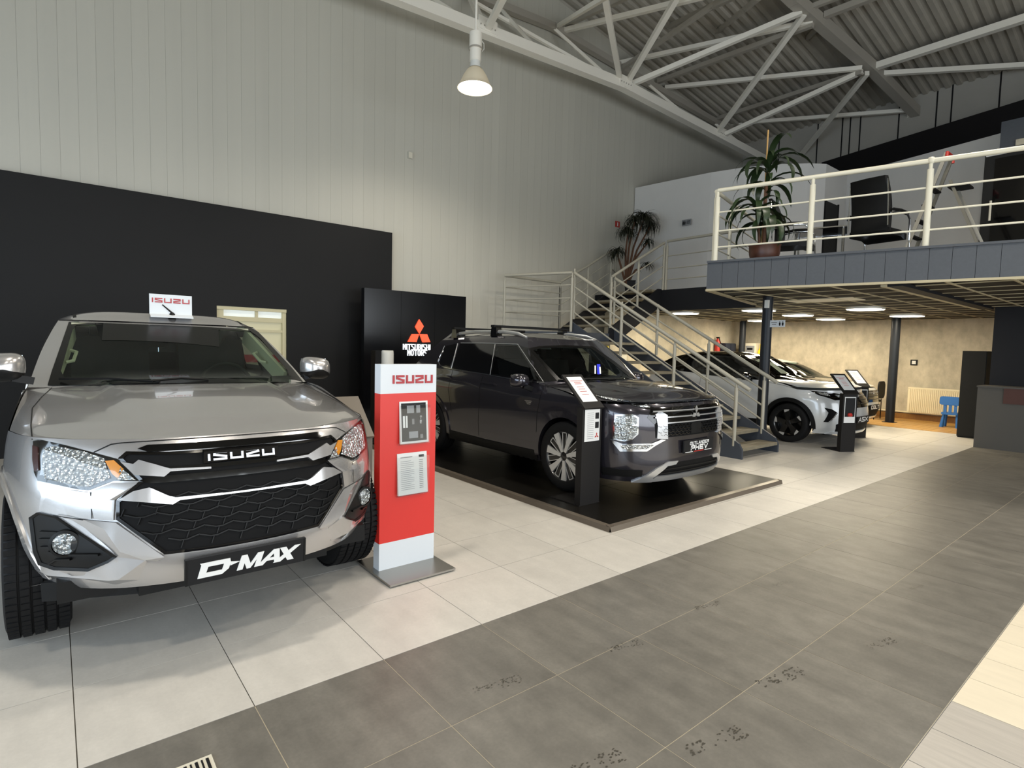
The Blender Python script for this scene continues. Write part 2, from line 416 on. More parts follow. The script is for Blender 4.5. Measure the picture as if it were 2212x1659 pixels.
# ---- floor
fm = MB()
def quad(mb, x0, y0, x1, y1, z): mb.add([(x0, y0, z), (x1, y0, z), (x1, y1, z), (x0, y1, z)], [(0, 1, 2, 3)])
quad(fm, X0, 0, 14.3, Y1, -.004); quad(fm, X0, -1.84, 14.3, 0, -.0012); quad(fm, X0, Y0, 14.3, -1.84, -.004); quad(fm, 14.3, Y0, X1, Y1, -.002)
floor = fm.build('floor', ['grout_dark', 'grout_light', 'grout_dark', 'wood_skirting'], kind='structure', label='tiled showroom floor of light and dark grey squares')
for i, p in enumerate(floor.data.polygons): p.material_index = i
def tile_mesh(name, sx, sy, m):
    b = MB().box((0, 0, -.006), (sx, sy, .012)); me = b.mesh(name); me.materials.append(MATS[m]); return me
me_l = tile_mesh('floor_tile', TL-.004, TL-.004, 'tile_light'); me_d = tile_mesh('dark_floor_tile', TL-.004, .609, 'tile_dark')
me_pc = tile_mesh('floor_plank', .297, 2.0, 'plank_cream'); me_pg = tile_mesh('floor_plank_grey', .297, 2.0, 'plank_grey'); me_w = tile_mesh('wood_plank', 2.25, .145, 'wood_floor')
far = MB()
for i in range(-11, 24):
    for j in range(0, 12):
        x, y = (i+.5)*TL, (j+.5)*TL
        if x > 14.3: continue
        if i >= -2 and j < 8: inst('floor_tile', me_l, (x, y, 0), floor)
        else: far.box((x, y, -.006), (TL-.004, TL-.004, .012))
far.build('floor_tile_field', 'tile_light', floor, kind='stuff')
far = MB()
for i in range(-11, 24):
    for j in range(3):
        x, y = (i+.5)*TL, -(j+.5)*.613
        if x > 14.3: continue
        if i >= -2 and i < 21: inst('dark_floor_tile', me_d, (x, y, 0), floor)
        else: far.box((x, y, -.006), (TL-.004, .609, .012))
far.build('dark_tile_field', 'tile_dark', floor, kind='stuff')
far = MB()
for k in range(-30, 39):
    x = 3.102+(k+.5)*.3012
    if 1.6 < x < 6.5:
        inst('floor_plank', me_pg if x < 3.1 else me_pc, (x, -2.843, 0), floor)
    else: far.box((x, -2.843, -.006), (.297, 2.0, .012))
    for j in range(1, 3): far.box((x, -2.843-2.004*j, -.006), (.297, 2.0, .012))
far.build('plank_field', 'plank_cream', floor, kind='stuff')
for k in range(20):
    if k*.15+.3 < 6.6: inst('wood_plank', me_w, (15.425, .3+k*.15-.6, .003), floor)

# ---- long left wall of narrow upright panels
wallL = MB().box2((X0, Y1, 0), (X1, Y1+.2, 12)).build('wall_left', 'wall_panel_gap', kind='structure', label='tall pale grey panelled side wall')
pm = MB().box((0, 0, .5), (.1985, .02, 1)).mesh('wall_panel'); pm.materials.append(MATS['wall_panel'])
rest = MB(); k = 0; x = X0
while x < X1:
    h = roof_z(x)+.1
    if x > -1.4:
        o = inst('wall_panel', pm, (x+.1, Y1-.004, 0), wallL); o.scale = (1, 1, h)
    else: rest.box((x+.1, Y1-.004, h/2), (.1985, .02, h))
    x += .2
rest.build('wall_panel_field', 'wall_panel', wallL, kind='stuff')
# black cladding in front of its lower part, with a glazed opening
win = [at_y(470, 660, 6.98), at_y(620, 668, 6.98)]
wx0, wx1, wz0, wz1 = 1.90, 2.93, .25, 2.08
cl = MB().box2((X0, 7.0, 0), (wx0, 7.12, 3.58)).box2((wx1, 7.0, 0), (4.80, 7.12, 3.58)).box2((wx0, 7.0, wz1), (wx1, 7.12, 3.58)).box2((wx0, 7.0, 0), (wx1, 7.12, wz0))
cl.build('wall_cladding', 'black_cladding', kind='structure', label='matt black cladding covering the lower left wall')
wn_ = thing('window_1', (2.415, 7.06, wz0), 'glazed opening with beige frame in the black cladding', kind='structure')
fr = MB().box2((wx0+.001, 7.01, wz1-.05), (wx1-.001, 7.11, wz1-.001)).box2((wx0+.001, 7.03, wz0+.001), (wx1-.001, 7.11, wz0+.05)).box2((wx0+.001, 7.03, wz0+.05), (wx0+.10, 7.11, wz1-.05)).box2((wx1-.06, 7.03, wz0+.05), (wx1-.001, 7.11, wz1-.05))
fr.box2((wx0+.1, 7.04, 1.86), (wx1-.06, 7.10, 1.93)).box2((2.46, 7.04, 1.93), (2.50, 7.10, wz1-.05)).box2((wx0+.1, 7.04, 1.70), (wx1-.06, 7.10, 1.74))
fr.build('window_frame', 'frame_beige', wn_)
MB().box2((wx0+.1, 7.085, 1.93), (wx1-.06, 7.095, wz1-.05)).build('pane', 'pane_daylight', wn_)
MB().box2((wx0+.1, 7.085, 1.34), (wx1-.06, 7.095, 1.86)).build('pane', 'pane_beige', wn_)
MB().box2((wx0+.1, 7.085, 1.22), (wx1-.06, 7.095, 1.34)).build('red_band', 'red_panel', wn_)
MB().box2((wx0+.1, 7.085, wz0+.05), (wx1-.06, 7.095, 1.22)).build('pane', 'frame_beige', wn_)

# ---- walls behind and below the mezzanine
MB().box2((XB, -4.5, 0), (XB+.2, YB, 2.6)).build('wall_back', 'concrete_plaster', kind='structure', label='warm plastered back wall under the mezzanine')
MB().box2((10.45, YB, 0), (XB, YB+.2, 2.6)).build('wall_left_low', 'concrete_plaster', kind='structure', label='plastered side wall under the mezzanine by the stairs')
MB().box2((XB-.03, -4.5, .0), (XB, YB, .14)).build('baseboard_back', 'wood_skirting', kind='structure')
MB().box2((XB-.05, -4.5, .165), (XB-.015, YB, .20)).build('trim_1', 'radiator_cream', kind='structure')
MB().box2((XB-.03, YB-.03, 0), (XB, YB, 2.49)).build('trim_2', 'radiator_cream', kind='structure')
bw = MB().box2((X1, Y0, 2.5), (X1+.2, Y1, 9)).build('wall_back_upper', 'roof_wall', kind='structure', label='grey sheet wall closing the roof above the mezzanine')
seam = MB()
for y in (6.0, 4.9, 4.25, 4.05, 3.8, 2.9, 2.1, 1.8, .9, .4): seam.box((X1-.004, y, 6.2), (.012, .03, 4))
seam.build('wall_seam', 'dark_bulkhead', bw)
# far right end and the glazed shop front behind the camera
MB().box2((X0-.2, Y0, 0), (X0, Y1, .5)).box2((X0-.2, Y0, 3.6), (X0, Y1, 12)).box2((X0-.2, 3.6, .5), (X0, Y1, 3.6)).box2((X0-.2, Y0, .5), (X0, -5.6, 3.6)).build('wall_end', 'roof_wall', kind='structure', label='end wall with a band of glazing')
MB().box2((X0, Y0-.2, 0), (X1, Y0, .5)).box2((X0, Y0-.2, 3.9), (X1, Y0, 12)).box2((11.2, Y0-.2, .5), (X1, Y0, 3.9)).box2((X0, Y0-.2, .5), (-4.2, Y0, 3.9)).build('wall_front', 'roof_wall', kind='structure', label='shop front wall behind the camera')
MB().box2((X1, Y0, 0), (X1+.2, -4.5, 2.5)).build('wall_back_low', 'roof_wall', kind='structure')
for n, (a, b, ax) in enumerate([((-4.2, Y0-.1), 11.2, 0), ((X0-.1, -5.6), 3.6, 1)]):
    mbx = MB(); t = a[ax]
    while t <= b+.01:
        if ax == 0: mbx.box((t, Y0-.1, 2.2), (.07, .1, 3.4))
        else: mbx.box((X0-.1, t, 2.05), (.1, .07, 3.1))
        t += (b-a[ax])/7
    mbx.build('window_%d' % (n+2), 'facade_frame', kind='structure', label=['mullions of the shop front glazing', 'mullions of the end glazing'][n])

# ---- corrugated roof deck sloping down to the back wall
dk = MB(); y = Y0; prof = []
while y < Y1:
    prof += [(y, 0), (y+.09, 0), (y+.12, .05), (y+.20, .05), (y+.23, 0)]; y += .23
rows = [[(x, py, roof_z(x)+pz) for py, pz in prof] for x in (X0, X1)]
dk.grid(rows); rows2 = [[(x, py, roof_z(x)+.25) for py in (Y0, Y1)] for x in (X0, X1)]; dk.grid(rows2)
dk.build('ceiling', 'roof_deck', kind='structure', label='grey corrugated steel roof deck')

# ---- roof truss: triangular section, one lower chord, two upper chords
YC = 6.1; YT1 = 7.0
tr = thing('roof_truss', (10, 5, 6.8), 'white painted steel roof truss with bolted nodes along the side wall', 'truss')
def chord(name, pts, w, h, m, parent=tr):
    for a, b in zip(pts, pts[1:]): MB().bar(a, b, w, h).build(name, m, parent)
lowpts = [at_y(620, -100, YC), at_y(1345, 184, YC), at_y(1662, 351, YC)]
chord('lower_chord', lowpts, .18, .19, 'truss_white')
def up1(x, y): return at_y(x, y, YT1)
def up2(x, y):   # on the sloping upper chord nearer the camera
    return at_plane(x, y, (11.93, 3.05, 8.45), (.1, 1, 0))
up1pts = [up1(900, -60), up1(1195, 58), up1(1400, 180), up1(1657, 327)]
chord('upper_chord', up1pts, .14, .14, 'truss_grey')
up2pts = [up2(1590, -120), up2(1716, 0), up2(1884, 147), up2(1982, 247)]
chord('upper_chord', up2pts, .20, .22, 'truss_grey')
def low(x, y): return at_y(x, y, YC)
webs = [(low(1047, 64), up1(1015, -10)), (low(1052, 64), up2(1150, -130)), (low(1339, 170), up2(1290, -100)), (low(1356, 176), up2(1500, -70)), (low(1368, 180), up2(1732, 26)),
        (low(1548, 288), up2(1737, 30)), (low(1560, 293), up2(1864, 154)), (low(1700, 372), up2(1873, 158)), (low(1735, 380), up2(1976, 244))]
for a, b in webs: MB().bar(a, b, .10, .10).build('web_brace', 'truss_white', tr)
for a, b in [(up1(1195, 60), low(1308, 162)), (up1(1400, 182), low(1490, 257)), (up1(1545, 268), low(1632, 336)), (up1(1030, 8), low(1290, 156)), (up1(932, -5), low(1025, 54)), (up1(1085, 22), low(1150, 95))]:
    MB().bar(a, b, .06, .06).build('web_brace', 'truss_white', tr)
for n in ((1047, 66), (1345, 185), (1557, 294)):
    c = low(*n); nd = MB().box(c+Vector((0, -.09, .06)), (.42, .02, .22)).box(c+Vector((0, 0, .10)), (.26, .16, .06))
    g = nd.build('gusset_plate', 'truss_white', tr); bt = MB()
    for k in range(5): bt.cyl(c+Vector((-.16+.08*k, -.10, .02)), c+Vector((-.16+.08*k, -.112, .02)), .014, 6)
    bt.build('bolt_row', 'truss_grey', g, kind='stuff')
# struts and purlins lying under the deck between the upper chords
def deck_pt(x, y, d=.28):
    # pixel onto the plane d below the roof
    return at_plane(x, y, (17, 0, 8.1-d), (.147, 0, 1))
for (a, b, w, m) in [((1204, 57), (1310, -8), .07, 'truss_white'), ((1217, 66), (1560, -18), .09, 'truss_white'), ((1339, 136), (1756, 46), .09, 'truss_white'), ((1437, 189), (1862, 147), .09, 'truss_white'), ((1572, 268), (1968, 238), .09, 'truss_white')]:
    MB().bar(up1(*a), up2(*b), w, w).build('strut', m, tr)
for (a, b, w, m) in [((1422, 176), (1756, 53), .10, 'truss_grey'), ((1400, 79), (1585, -8), .10, 'truss_grey'), ((1547, 257), (1862, 156), .10, 'truss_grey'), ((1484, 121), (1640, -5), .08, 'truss_grey'), ((1657, 169), (1771, 55), .08, 'truss_grey'), ((1225, 52), (1400, -30), .10, 'truss_grey'), ((1340, 150), (1600, -30), .08, 'truss_grey')]:
    MB().bar(up1(*a), up2(*b), w, w).build('purlin', m, tr)
for (a, b, w, m) in [((1881, 147), (2330, 2), .14, 'truss_white'), ((1906, 159), (2330, 134), .10, 'truss_white'), ((1782, 33), (1905, -14), .12, 'truss_grey'), ((1750, 16), (1830, -14), .09, 'truss_grey')]:
    MB().bar(deck_pt(*a), deck_pt(*b), w, w).build('strut', m, tr)

# ================================================================== MEZZANINE
ZS, ZM = 2.49, 2.885
F0 = Vector((7.57, 2.30, 0)); FD = Vector((.257, -.966, 0)).normalized(); FN = Vector((-FD.y, FD.x, 0))*-1   # outward normal of the front edge
FN = Vector((FD.y, -FD.x, 0)); 
if FN.x > 0: FN = -FN
F1 = F0+FD*6.6
G = Vector((10.35, 3.0, 0))
mz = thing('mezzanine', (12, 2, ZS), 'grey clad mezzanine floor with dark tiled underside over the parked cars', 'mezzanine')
poly = [F0, F1, Vector((17, F1.y, 0)), Vector((17, 7.1, 0)), Vector((10.35, 7.1, 0)), G]
def slab(mb, poly, z0, z1):
    n = len(poly); A = [(p.x, p.y, z0) for p in poly]; B = [(p.x, p.y, z1) for p in poly]
    tris = [tuple(t) for t in tessellate_polygon([[Vector((p.x, p.y, 0)) for p in poly]])]
    if (lambda a, b, c: (b.x-a.x)*(c.y-a.y)-(b.y-a.y)*(c.x-a.x))(*[poly[i] for i in tris[0]]) < 0: tris = [tuple(reversed(t)) for t in tris]
    mb.add(A+B, [tuple(reversed(t)) for t in tris]+[tuple(i+n for i in t) for t in tris]+[(i, (i+1) % n, n+(i+1) % n, n+i) for i in range(n)]); return mb
slab(MB(), poly, ZS+.012, ZM).build('slab', 'slate_dark', mz)
pw = .222; fp = MB().box((0, 0, 0), (pw-.004, .02, ZM-ZS+.02)).mesh('fascia_panel'); fp.materials.append(MATS['slate_fascia'])
ang = math.atan2(FD.y, FD.x)
for k in range(29):
    c = F0+FD*(pw*(k+.5))+FN*.012; inst('fascia_panel', fp, (c.x, c.y, (ZS+ZM)/2), mz, (0, 0, ang))
MB().bar(F0+FN*.02+Vector((0, 0, ZM+.005)), F1+FN*.02+Vector((0, 0, ZM+.005)), .05, .03).build('edge_trim', 'slate_fascia', mz)
MB().bar(F0+FN*.012+Vector((0, 0, ZS-.01)), F1+FN*.012+Vector((0, 0, ZS-.01)), .03, .03).build('edge_trim', 'ceiling_bar', mz)
MB().bar(F0+Vector((.02, .0, ZS-.01)), G+Vector((0, 0, ZS-.01)), .06, .03).build('edge_trim', 'ceiling_bar', mz)
MB().box2((10.33, 3.0, ZS-.06), (10.38, 5.2, ZM)).build('side_fascia', 'slate_dark', mz)
def in_mezz(x, y):
    if x > XB or y > YB: return False
    d = Vector((x, y, 0))-F0
    if d.dot(FN) > -.05: return False
    if x < 10.4:
        # left of the edge F0-G
        t = (x-F0.x)/(G.x-F0.x); ye = F0.y+(G.y-F0.y)*t
        if y > ye-.05: return False
    return True
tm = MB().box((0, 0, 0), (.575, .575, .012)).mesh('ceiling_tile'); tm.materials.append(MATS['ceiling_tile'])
GX, GY = 7.55, .19
LIGHTS = [(11.30, 5.29), (11.47, 3.57), (13.23, 3.52), (11.81, 1.62), (15.10, 5.35), (15.08, 3.49), (14.67, 1.55)]
def cell(v, o): return o+(math.floor((v-o)/TL)+.5)*TL
LC = [(cell(a, GX), cell(b, GY)) for a, b in LIGHTS]
for i in range(0, 15):
    for j in range(-6, 11):
        x, y = GX+(i+.5)*TL, GY+(j+.5)*TL
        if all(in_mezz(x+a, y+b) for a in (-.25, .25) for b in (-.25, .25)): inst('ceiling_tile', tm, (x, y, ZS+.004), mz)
for j in range(-5, 11):
    y = GY+j*TL; xs = [x for x in [GX+.05*k for k in range(181)] if in_mezz(x, y)]
    if xs: MB().box2((min(xs), y-.012, ZS-.014), (max(xs), y+.012, ZS+.004)).build('ceiling_bar', 'ceiling_bar', mz)
for i in range(1, 16):
    x = GX+i*TL; ys = [y for y in [-3.0+.05*k for k in range(194)] if in_mezz(x, y)]
    if ys: MB().box2((x-.009, min(ys), ZS-.010), (x+.009, max(ys), ZS+.004)).build('ceiling_bar', 'ceiling_bar', mz)
MB().box2((8.2, .15, ZS-.05), (13.1, .21, ZS)).build('ceiling_beam', 'ceiling_bar', mz)
MB().box2((8.25, -.02, ZS-.045), (13.1, .15, ZS)).build('ceiling_beam', 'slate_dark', mz)
MB().box((10.15, 1.69, ZS-.006), (.56, 1.1, .012)).build('blank_panel', 'offwhite_metal', mz)
# round-cornered lamp panels
def rrect(w, h, r, n=5):
    P = []
    for cx, cy, a0 in ((w/2-r, h/2-r, 0), (-w/2+r, h/2-r, 90), (-w/2+r, -h/2+r, 180), (w/2-r, -h/2+r, 270)):
        for k in range(n+1):
            a = math.radians(a0+90*k/n); P.append((cx+r*math.cos(a), cy+r*math.sin(a)))
    return P
wh = ['nearest the front column', 'behind the front column', 'in the middle of the ceiling over the white cars', 'nearest the grey fascia', 'in the far left corner', 'farthest in the row over the cars', 'above the round far column']
wh = ['at the stair side, leftmost of the seven', 'directly behind the front steel column', 'second from the left in the middle row', 'largest, nearest to the grey fascia', 'smallest, behind the front column near the far corner', 'between the middle row and the far wall', 'rightmost, just above the far black column']
for k, (x, y) in enumerate(LC):
    t = thing('ceiling_light', (x, y, ZS-.05), 'lit square ceiling panel light '+wh[k], 'light', 'panel lights under the mezzanine')
    MB().prism(rrect(.6, .6, .2, 8), (x, y, ZS-.05), (1, 0, 0), (0, 1, 0), (0, 0, 1), .04).build('frame', 'white_plastic', t)
    MB().prism(rrect(.58, .58, .195, 8), (x, y, ZS-.056), (1, 0, 0), (0, 1, 0), (0, 0, 1), .02).build('diffuser', 'lamp_panel', t)
    ld = bpy.data.lights.new('panel_lamp', 'AREA'); ld.shape = 'SQUARE'; ld.size = .55; ld.energy = 46; ld.color = (1, .87, .64)
    lo = bpy.data.objects.new('panel_lamp', ld); COL.objects.link(lo); lo.parent = t; lo.location = (0, 0, -.02); WL[lo.name] = Vector((x, y, ZS))

# ---- railings
def rail_run(parent, pts, h, bars, post_r=.024, rail_r=.026, posts=True, m='white_paint_rail', post_pts=None):
    "pts: points on the walking line (base); rails follow at given heights"
    up = Vector((0, 0, 1))
    for a, b in zip(pts, pts[1:]):
        MB().cyl(a+up*h, b+up*h, rail_r, 10).build('handrail', m, parent, smooth=40)
        for z in bars: MB().cyl(a+up*z, b+up*z, .012, 8).build('rail_bar', m, parent, smooth=40)
    for p in (post_pts if post_pts is not None else pts):
        mb = MB().cyl(p, p+up*(h-.10), post_r, 10); mb.cyl(p+up*(h-.10), p+up*h, post_r*.6, 8); mb.build('post', m, parent, smooth=40)
BARS = (.22, .455, .727)
mr = thing('mezzanine_railing', (F0.x+.1, F0.y-.05, ZM), 'cream tubular railing along the grey mezzanine front edge', 'railing')
e0 = F0+Vector((.04, -.09, ZM)); pp = [e0+FD*t for t in (0, 1.25, 2.52, 3.85, 5.2, 6.4)]
rail_run(mr, [pp[0], pp[-1]], 1.045, BARS, .036, .030, post_pts=pp)
MB().lathe([(0, -.045), (.03, -.035), (.045, 0), (.03, .035), (0, .045)], pp[2]+Vector((0, 0, 1.05)), n=12).build('rail_joint', 'white_paint_rail', mr, smooth=60)
g1 = G+Vector((-.0, -.06, ZM)); e1 = e0+Vector((.02, .04, 0))
rail_run(mr, [e1, e1+(g1-e1)*.28, g1], 1.045, BARS, .026, .028, m='white_paint_rail')
eE = Vector((10.36, 5.05, ZM))
rail_run(mr, [g1+Vector((.03, .05, 0)), eE], 1.045, BARS, .03, .028, m='rail_grey')

# ---- staircase
st = thing('staircase', (8.3, 3.5, 0), 'open tread steel stair with a landing and tubular rails beside the dark car', 'staircase')
xa, xb = 7.74, 8.84; ys, ye, zl, zrl = 1.70, 5.20, 1.88, 2.0; NR = 11; dz = zl/NR; dy = (ye-ys)/NR
for x in (xa, xb):
    zt = lambda y: .22+(y-ys)*zl/(ye-ys)*.995
    prof = [(ys, 0), (ys+.35, 0), (ye+.1, zt(ye)-.34), (ye+.1, zt(ye)), (ys+.05, zt(ys+.05)-.02), (ys, .13)]
    MB().prism([(p[0], p[1]) for p in prof], (x-.02, 0, 0), (0, 1, 0), (0, 0, 1), (1, 0, 0), .04).build('stringer', 'steel_blue', st)
for k in range(1, NR+1):
    yk = ys+dy*(k-1); z = dz*k-.01
    if k == NR: continue
    mb = MB()
    for s in range(3): mb.box(((xa+xb)/2, yk+.055+s*.105, z-.022), (xb-xa-.05, .10, .045))
    mb.build('tread', 'tread_wood', st)
C_, A_, B_, D_ = Vector((7.66, 5.22, zl)), Vector((7.10, 6.58, zl)), Vector((8.68, 6.60, zl)), Vector((8.74, 5.18, zl))
slab(MB(), [C_+Vector((-.04, -.04, 0)), D_+Vector((.1, -.04, 0)), B_+Vector((.06, .04, 0)), A_+Vector((-.04, .04, 0))], zl-.16, zl).build('landing', 'steel_blue', st)
xu0, xu1 = 8.78, 10.36; NU = 5; du = (xu1-xu0)/NU; dzu = (ZM-zl)/NU
for y in (5.16, 6.60):
    prof = [(xu0-.1, zl-.16), (xu0+.15, zl-.16), (xu1, ZM-.34), (xu1, ZM+.02), (xu1-.12, ZM+.02), (xu0-.05, zl+.12), (xu0-.1, zl)]
    MB().prism([(p[0], p[1]) for p in prof], (0, y+.02, 0), (1, 0, 0), (0, 0, 1), (0, -1, 0), .04).build('stringer', 'slate_dark', st)
for k in range(1, NU+1):
    xk = xu0+du*(k-1); z = zl+dzu*k-.005; mb = MB()
    for s in range(3): mb.box((xk+.055+s*.105, 5.88, z-.022), (.10, 1.40, .045))
    mb.build('tread', 'tread_wood', st)
# lower end of the stair carcass seen behind the treads
# rails
def stair_pts(x, ylist): return [Vector((x, y, .10+(y-ys)*zrl/(ye-ys))) for y in ylist]
for x, yl in ((xa, (1.84, 2.93, 4.05, 5.24)), (xb, (1.98, 3.0, 4.10, 5.18))):
    P = stair_pts(x, yl); hr = .96; up = Vector((0, 0, 1))
    d = (P[-1]-P[0]).normalized(); a = P[0]-d*.24; b = P[-1]; b = Vector((b.x, b.y, zrl+.04))
    MB().cyl(a+up*hr, b+up*hr, .030, 10).build('handrail', 'rail_grey', st, smooth=40)
    for z in (.22, .45, .70): MB().cyl(P[0]+up*z, b+up*z, .015, 8).build('rail_bar', 'rail_grey', st, smooth=40)
    for p in P:
        mb = MB().cyl(p, p+up*(hr-.10), .027, 10); mb.cyl(p+up*(hr-.1), p+up*hr, .016, 8); mb.build('post', 'rail_grey', st, smooth=40)
rail_run(st, [C_, A_, B_], 1.12, (.39, .64, .89), .026, .028, m='rail_grey')
rail_run(st, [D_+Vector((0, 0, .12)), Vector((9.55, 5.16, zrl+.45)), Vector((10.33, 5.10, ZM))], 1.02, (.27, .52, .77), .026, .028, m='rail_grey')
rail_run(st, [B_+Vector((0, 0, .12)), Vector((9.55, 6.60, zrl+.45)), Vector((10.33, 6.60, ZM))], 1.02, (.27, .52, .77), .026, .028, m='rail_grey')
rail_run(st, [Vector((10.33, 6.60, ZM)), Vector((10.9, 6.95, ZM))], 1.02, (.3, .6), .03, .028, m='rail_grey')

# ---- columns
c3 = at_z(1577, 694, ZS)
for (x, y, r, lab) in [(9.10, 2.12, .082, 'dark steel column at the foot of the stair'), (15.3, 2.14, .095, 'dark steel column standing on the wood floor before the radiator wall'), (c3.x, min(c3.y, 6.15), .09, 'dark steel column far behind the white cars')]:
    t = thing('support_column', (x, y, 0), lab, 'column', 'columns carrying the mezzanine')
    MB().lathe([(r, 0), (r, ZS)], (x, y, 0), n=24).build('shaft', 'column_paint', t, smooth=40)
    MB().box((x, y, .006), (r*2.6, r*2.6, .012)).build('base_plate', 'column_paint', t)
    if x < 10: MB().box((x-.09, y-.03, 2.36), (.05, .06, .13)).build('sensor', 'white_plastic', t)

# ---- rooms on the mezzanine
ZP = 5.75
pts = [Vector((11.75, 7.12, 0)), Vector((11.88, 6.0, 0)), Vector((12.0, 5.1, 0)), Vector((12.2, 4.4, 0)), Vector((12.55, 3.75, 0)), Vector((12.95, 3.3, 0)), Vector((13.26, 3.06, 0))]
mb = MB(); top = []
for a, b in zip(pts, pts[1:]):
    n = Vector((-(b-a).y, (b-a).x, 0)).normalized(); 
    if n.x < 0: n = -n
    mb.add([(a.x, a.y, ZM), (b.x, b.y, ZM), (b.x, b.y, ZP), (a.x, a.y, ZP), (a.x+n.x*.12, a.y+n.y*.12, ZP), (b.x+n.x*.12, b.y+n.y*.12, ZP)], [(0, 1, 2, 3), (3, 2, 5, 4)])
mb.build('wall_mezzanine_curved', 'white_plaster', kind='structure', smooth=30, label='curved white partition on the mezzanine')
mb = MB().box2((13.26, 3.06, ZM), (14.5, 3.18, ZP)); mb.build('wall_mezzanine_recess', 'white_plaster', kind='structure')
d2 = thing('door_2', (13.15, 3.0, ZM), 'black doorway beside the curved white partition', kind='structure')
MB().box2((13.29, 3.03, ZM), (13.95, 3.065, ZM+2.07)).build('leaf', 'cabinet_black', d2)
MB().box2((13.27, 3.02, ZM), (13.29, 3.06, ZM+2.1)).box2((13.95, 3.02, ZM), (13.97, 3.06, ZM+2.1)).build('door_frame', 'black_plastic', d2)
q0, q1 = Vector((14.42, 3.1, 0)), Vector((13.72, .15, 0)); dv = (q1-q0).normalized(); nv = Vector((dv.y, -dv.x, 0))
if nv.x < 0: nv = -nv
mb = MB(); mb.prism([(0, ZM), ((q1-q0).length, ZM), ((q1-q0).length, ZP), (0, ZP)], q0, dv, (0, 0, 1), nv, .12); mb.build('wall_mezzanine_right', 'white_plaster', kind='structure', label='white partition behind the ladder')
mb = MB(); a = Vector((17.0, 4.75, 0)); b = Vector((15.75, -.2, 0)); c = Vector((15.1, -3.6, 0))
for p, q in ((a, b), (b, c)): mb.add([(p.x, p.y, ZM), (q.x, q.y, ZM), (q.x, q.y, 7.0), (p.x, p.y, 7.0), (p.x+.2, p.y, 7.0), (q.x+.2, q.y, 7.0)], [(0, 1, 2, 3), (3, 2, 5, 4)])
mb.build('wall_mezzanine_dark', 'dark_bulkhead', kind='structure', label='black bulkhead above the mezzanine offices')
# glazed dark office front at the right edge
xo = 13.0
def oy(px, py): p = at_x(px, py, xo); return p.y, p.z
ya, za = oy(2128, 338); 
d3 = thing('door_3', (xo, ya-.5, ZM), 'dark glazed office door with a pale upright handle', kind='structure')
MB().box2((xo, ya-2.6, ZM), (xo+.06, ya, za)).build('leaf', 'cabinet_black', d3)
MB().box2((xo-.012, ya-.62, ZM+.1), (xo, ya-.15, za-.08)).build('pane', 'black_gloss', d3)
hy, hz = oy(2142, 435); hy2, hz2 = oy(2139, 478)
MB().cyl((xo-.06, hy, hz), (xo-.06, hy, hz2), .018, 10).build('door_handle', 'offwhite_metal', d3, smooth=40)
MB().box2((xo-.02, ya-.02, za-.02), (xo+.05, ya-.30, za+.06)).build('door_closer', 'white_plastic', d3)
yb, zb = oy(2157, 290)
MB().box2((xo+.15, yb-3.0, ZM), (xo+.25, yb, zb+.25)).build('wall_mezzanine_office', 'slate_fascia', kind='structure')
MB().box2((xo+.12, yb-3.0, za+.12), (xo+.14, yb-.22, zb-.12)).build('window_4', 'concrete_plaster', kind='structure')

# ---- dark core wall, cabinet and desk at the right
MB().box2((13.1, -4.0, 0), (13.5, -.04, ZS)).build('wall_core', 'slate_dark', kind='structure', label='dark grey core wall under the mezzanine')
# ================================================================== CAR TOOLKIT
def pip(p, poly):
    x, y = p; c = False; n = len(poly); j = n-1
    for i in range(n):
        xi, yi = poly[i]; xj, yj = poly[j]
        if (yi > y) != (yj > y) and x < (xj-xi)*(y-yi)/(yj-yi)+xi: c = not c
        j = i
    return c
def resample(poly, step, closed=True):
    P = []; n = len(poly)
    for i in range(n if closed else n-1):
        a = Vector(poly[i]); b = Vector(poly[(i+1) % n]); k = max(1, int(math.ceil((b-a).length/step)))
        P += [tuple(a+(b-a)*(q/k)) for q in range(k)]
    if not closed: P.append(tuple(poly[-1]))
    return P
def inset(poly, w):
    "offset polygon inwards by w (same units)"
    n = len(poly); A = sum(poly[i][0]*poly[(i+1) % n][1]-poly[(i+1) % n][0]*poly[i][1] for i in range(n)); s = 1 if A > 0 else -1
    out = []
    for i in range(n):
        p0, p1, p2 = Vector(poly[i-1]), Vector(poly[i]), Vector(poly[(i+1) % n])
        d0 = (p1-p0).normalized(); d1 = (p2-p1).normalized(); n0 = Vector((-d0.y, d0.x))*s; n1 = Vector((-d1.y, d1.x))*s
        m = (n0+n1); m = m.normalized() if m.length > 1e-6 else n0
        k = max(.35, m.dot(n0)); q = p1+m*(w/k); out.append((q.x, q.y))
    return out
def project(p):
    d = np.array(p)-CAM; z = d@FW; return CX+FPX*(d@RT)/z, CY-FPX*(d@UP)/z

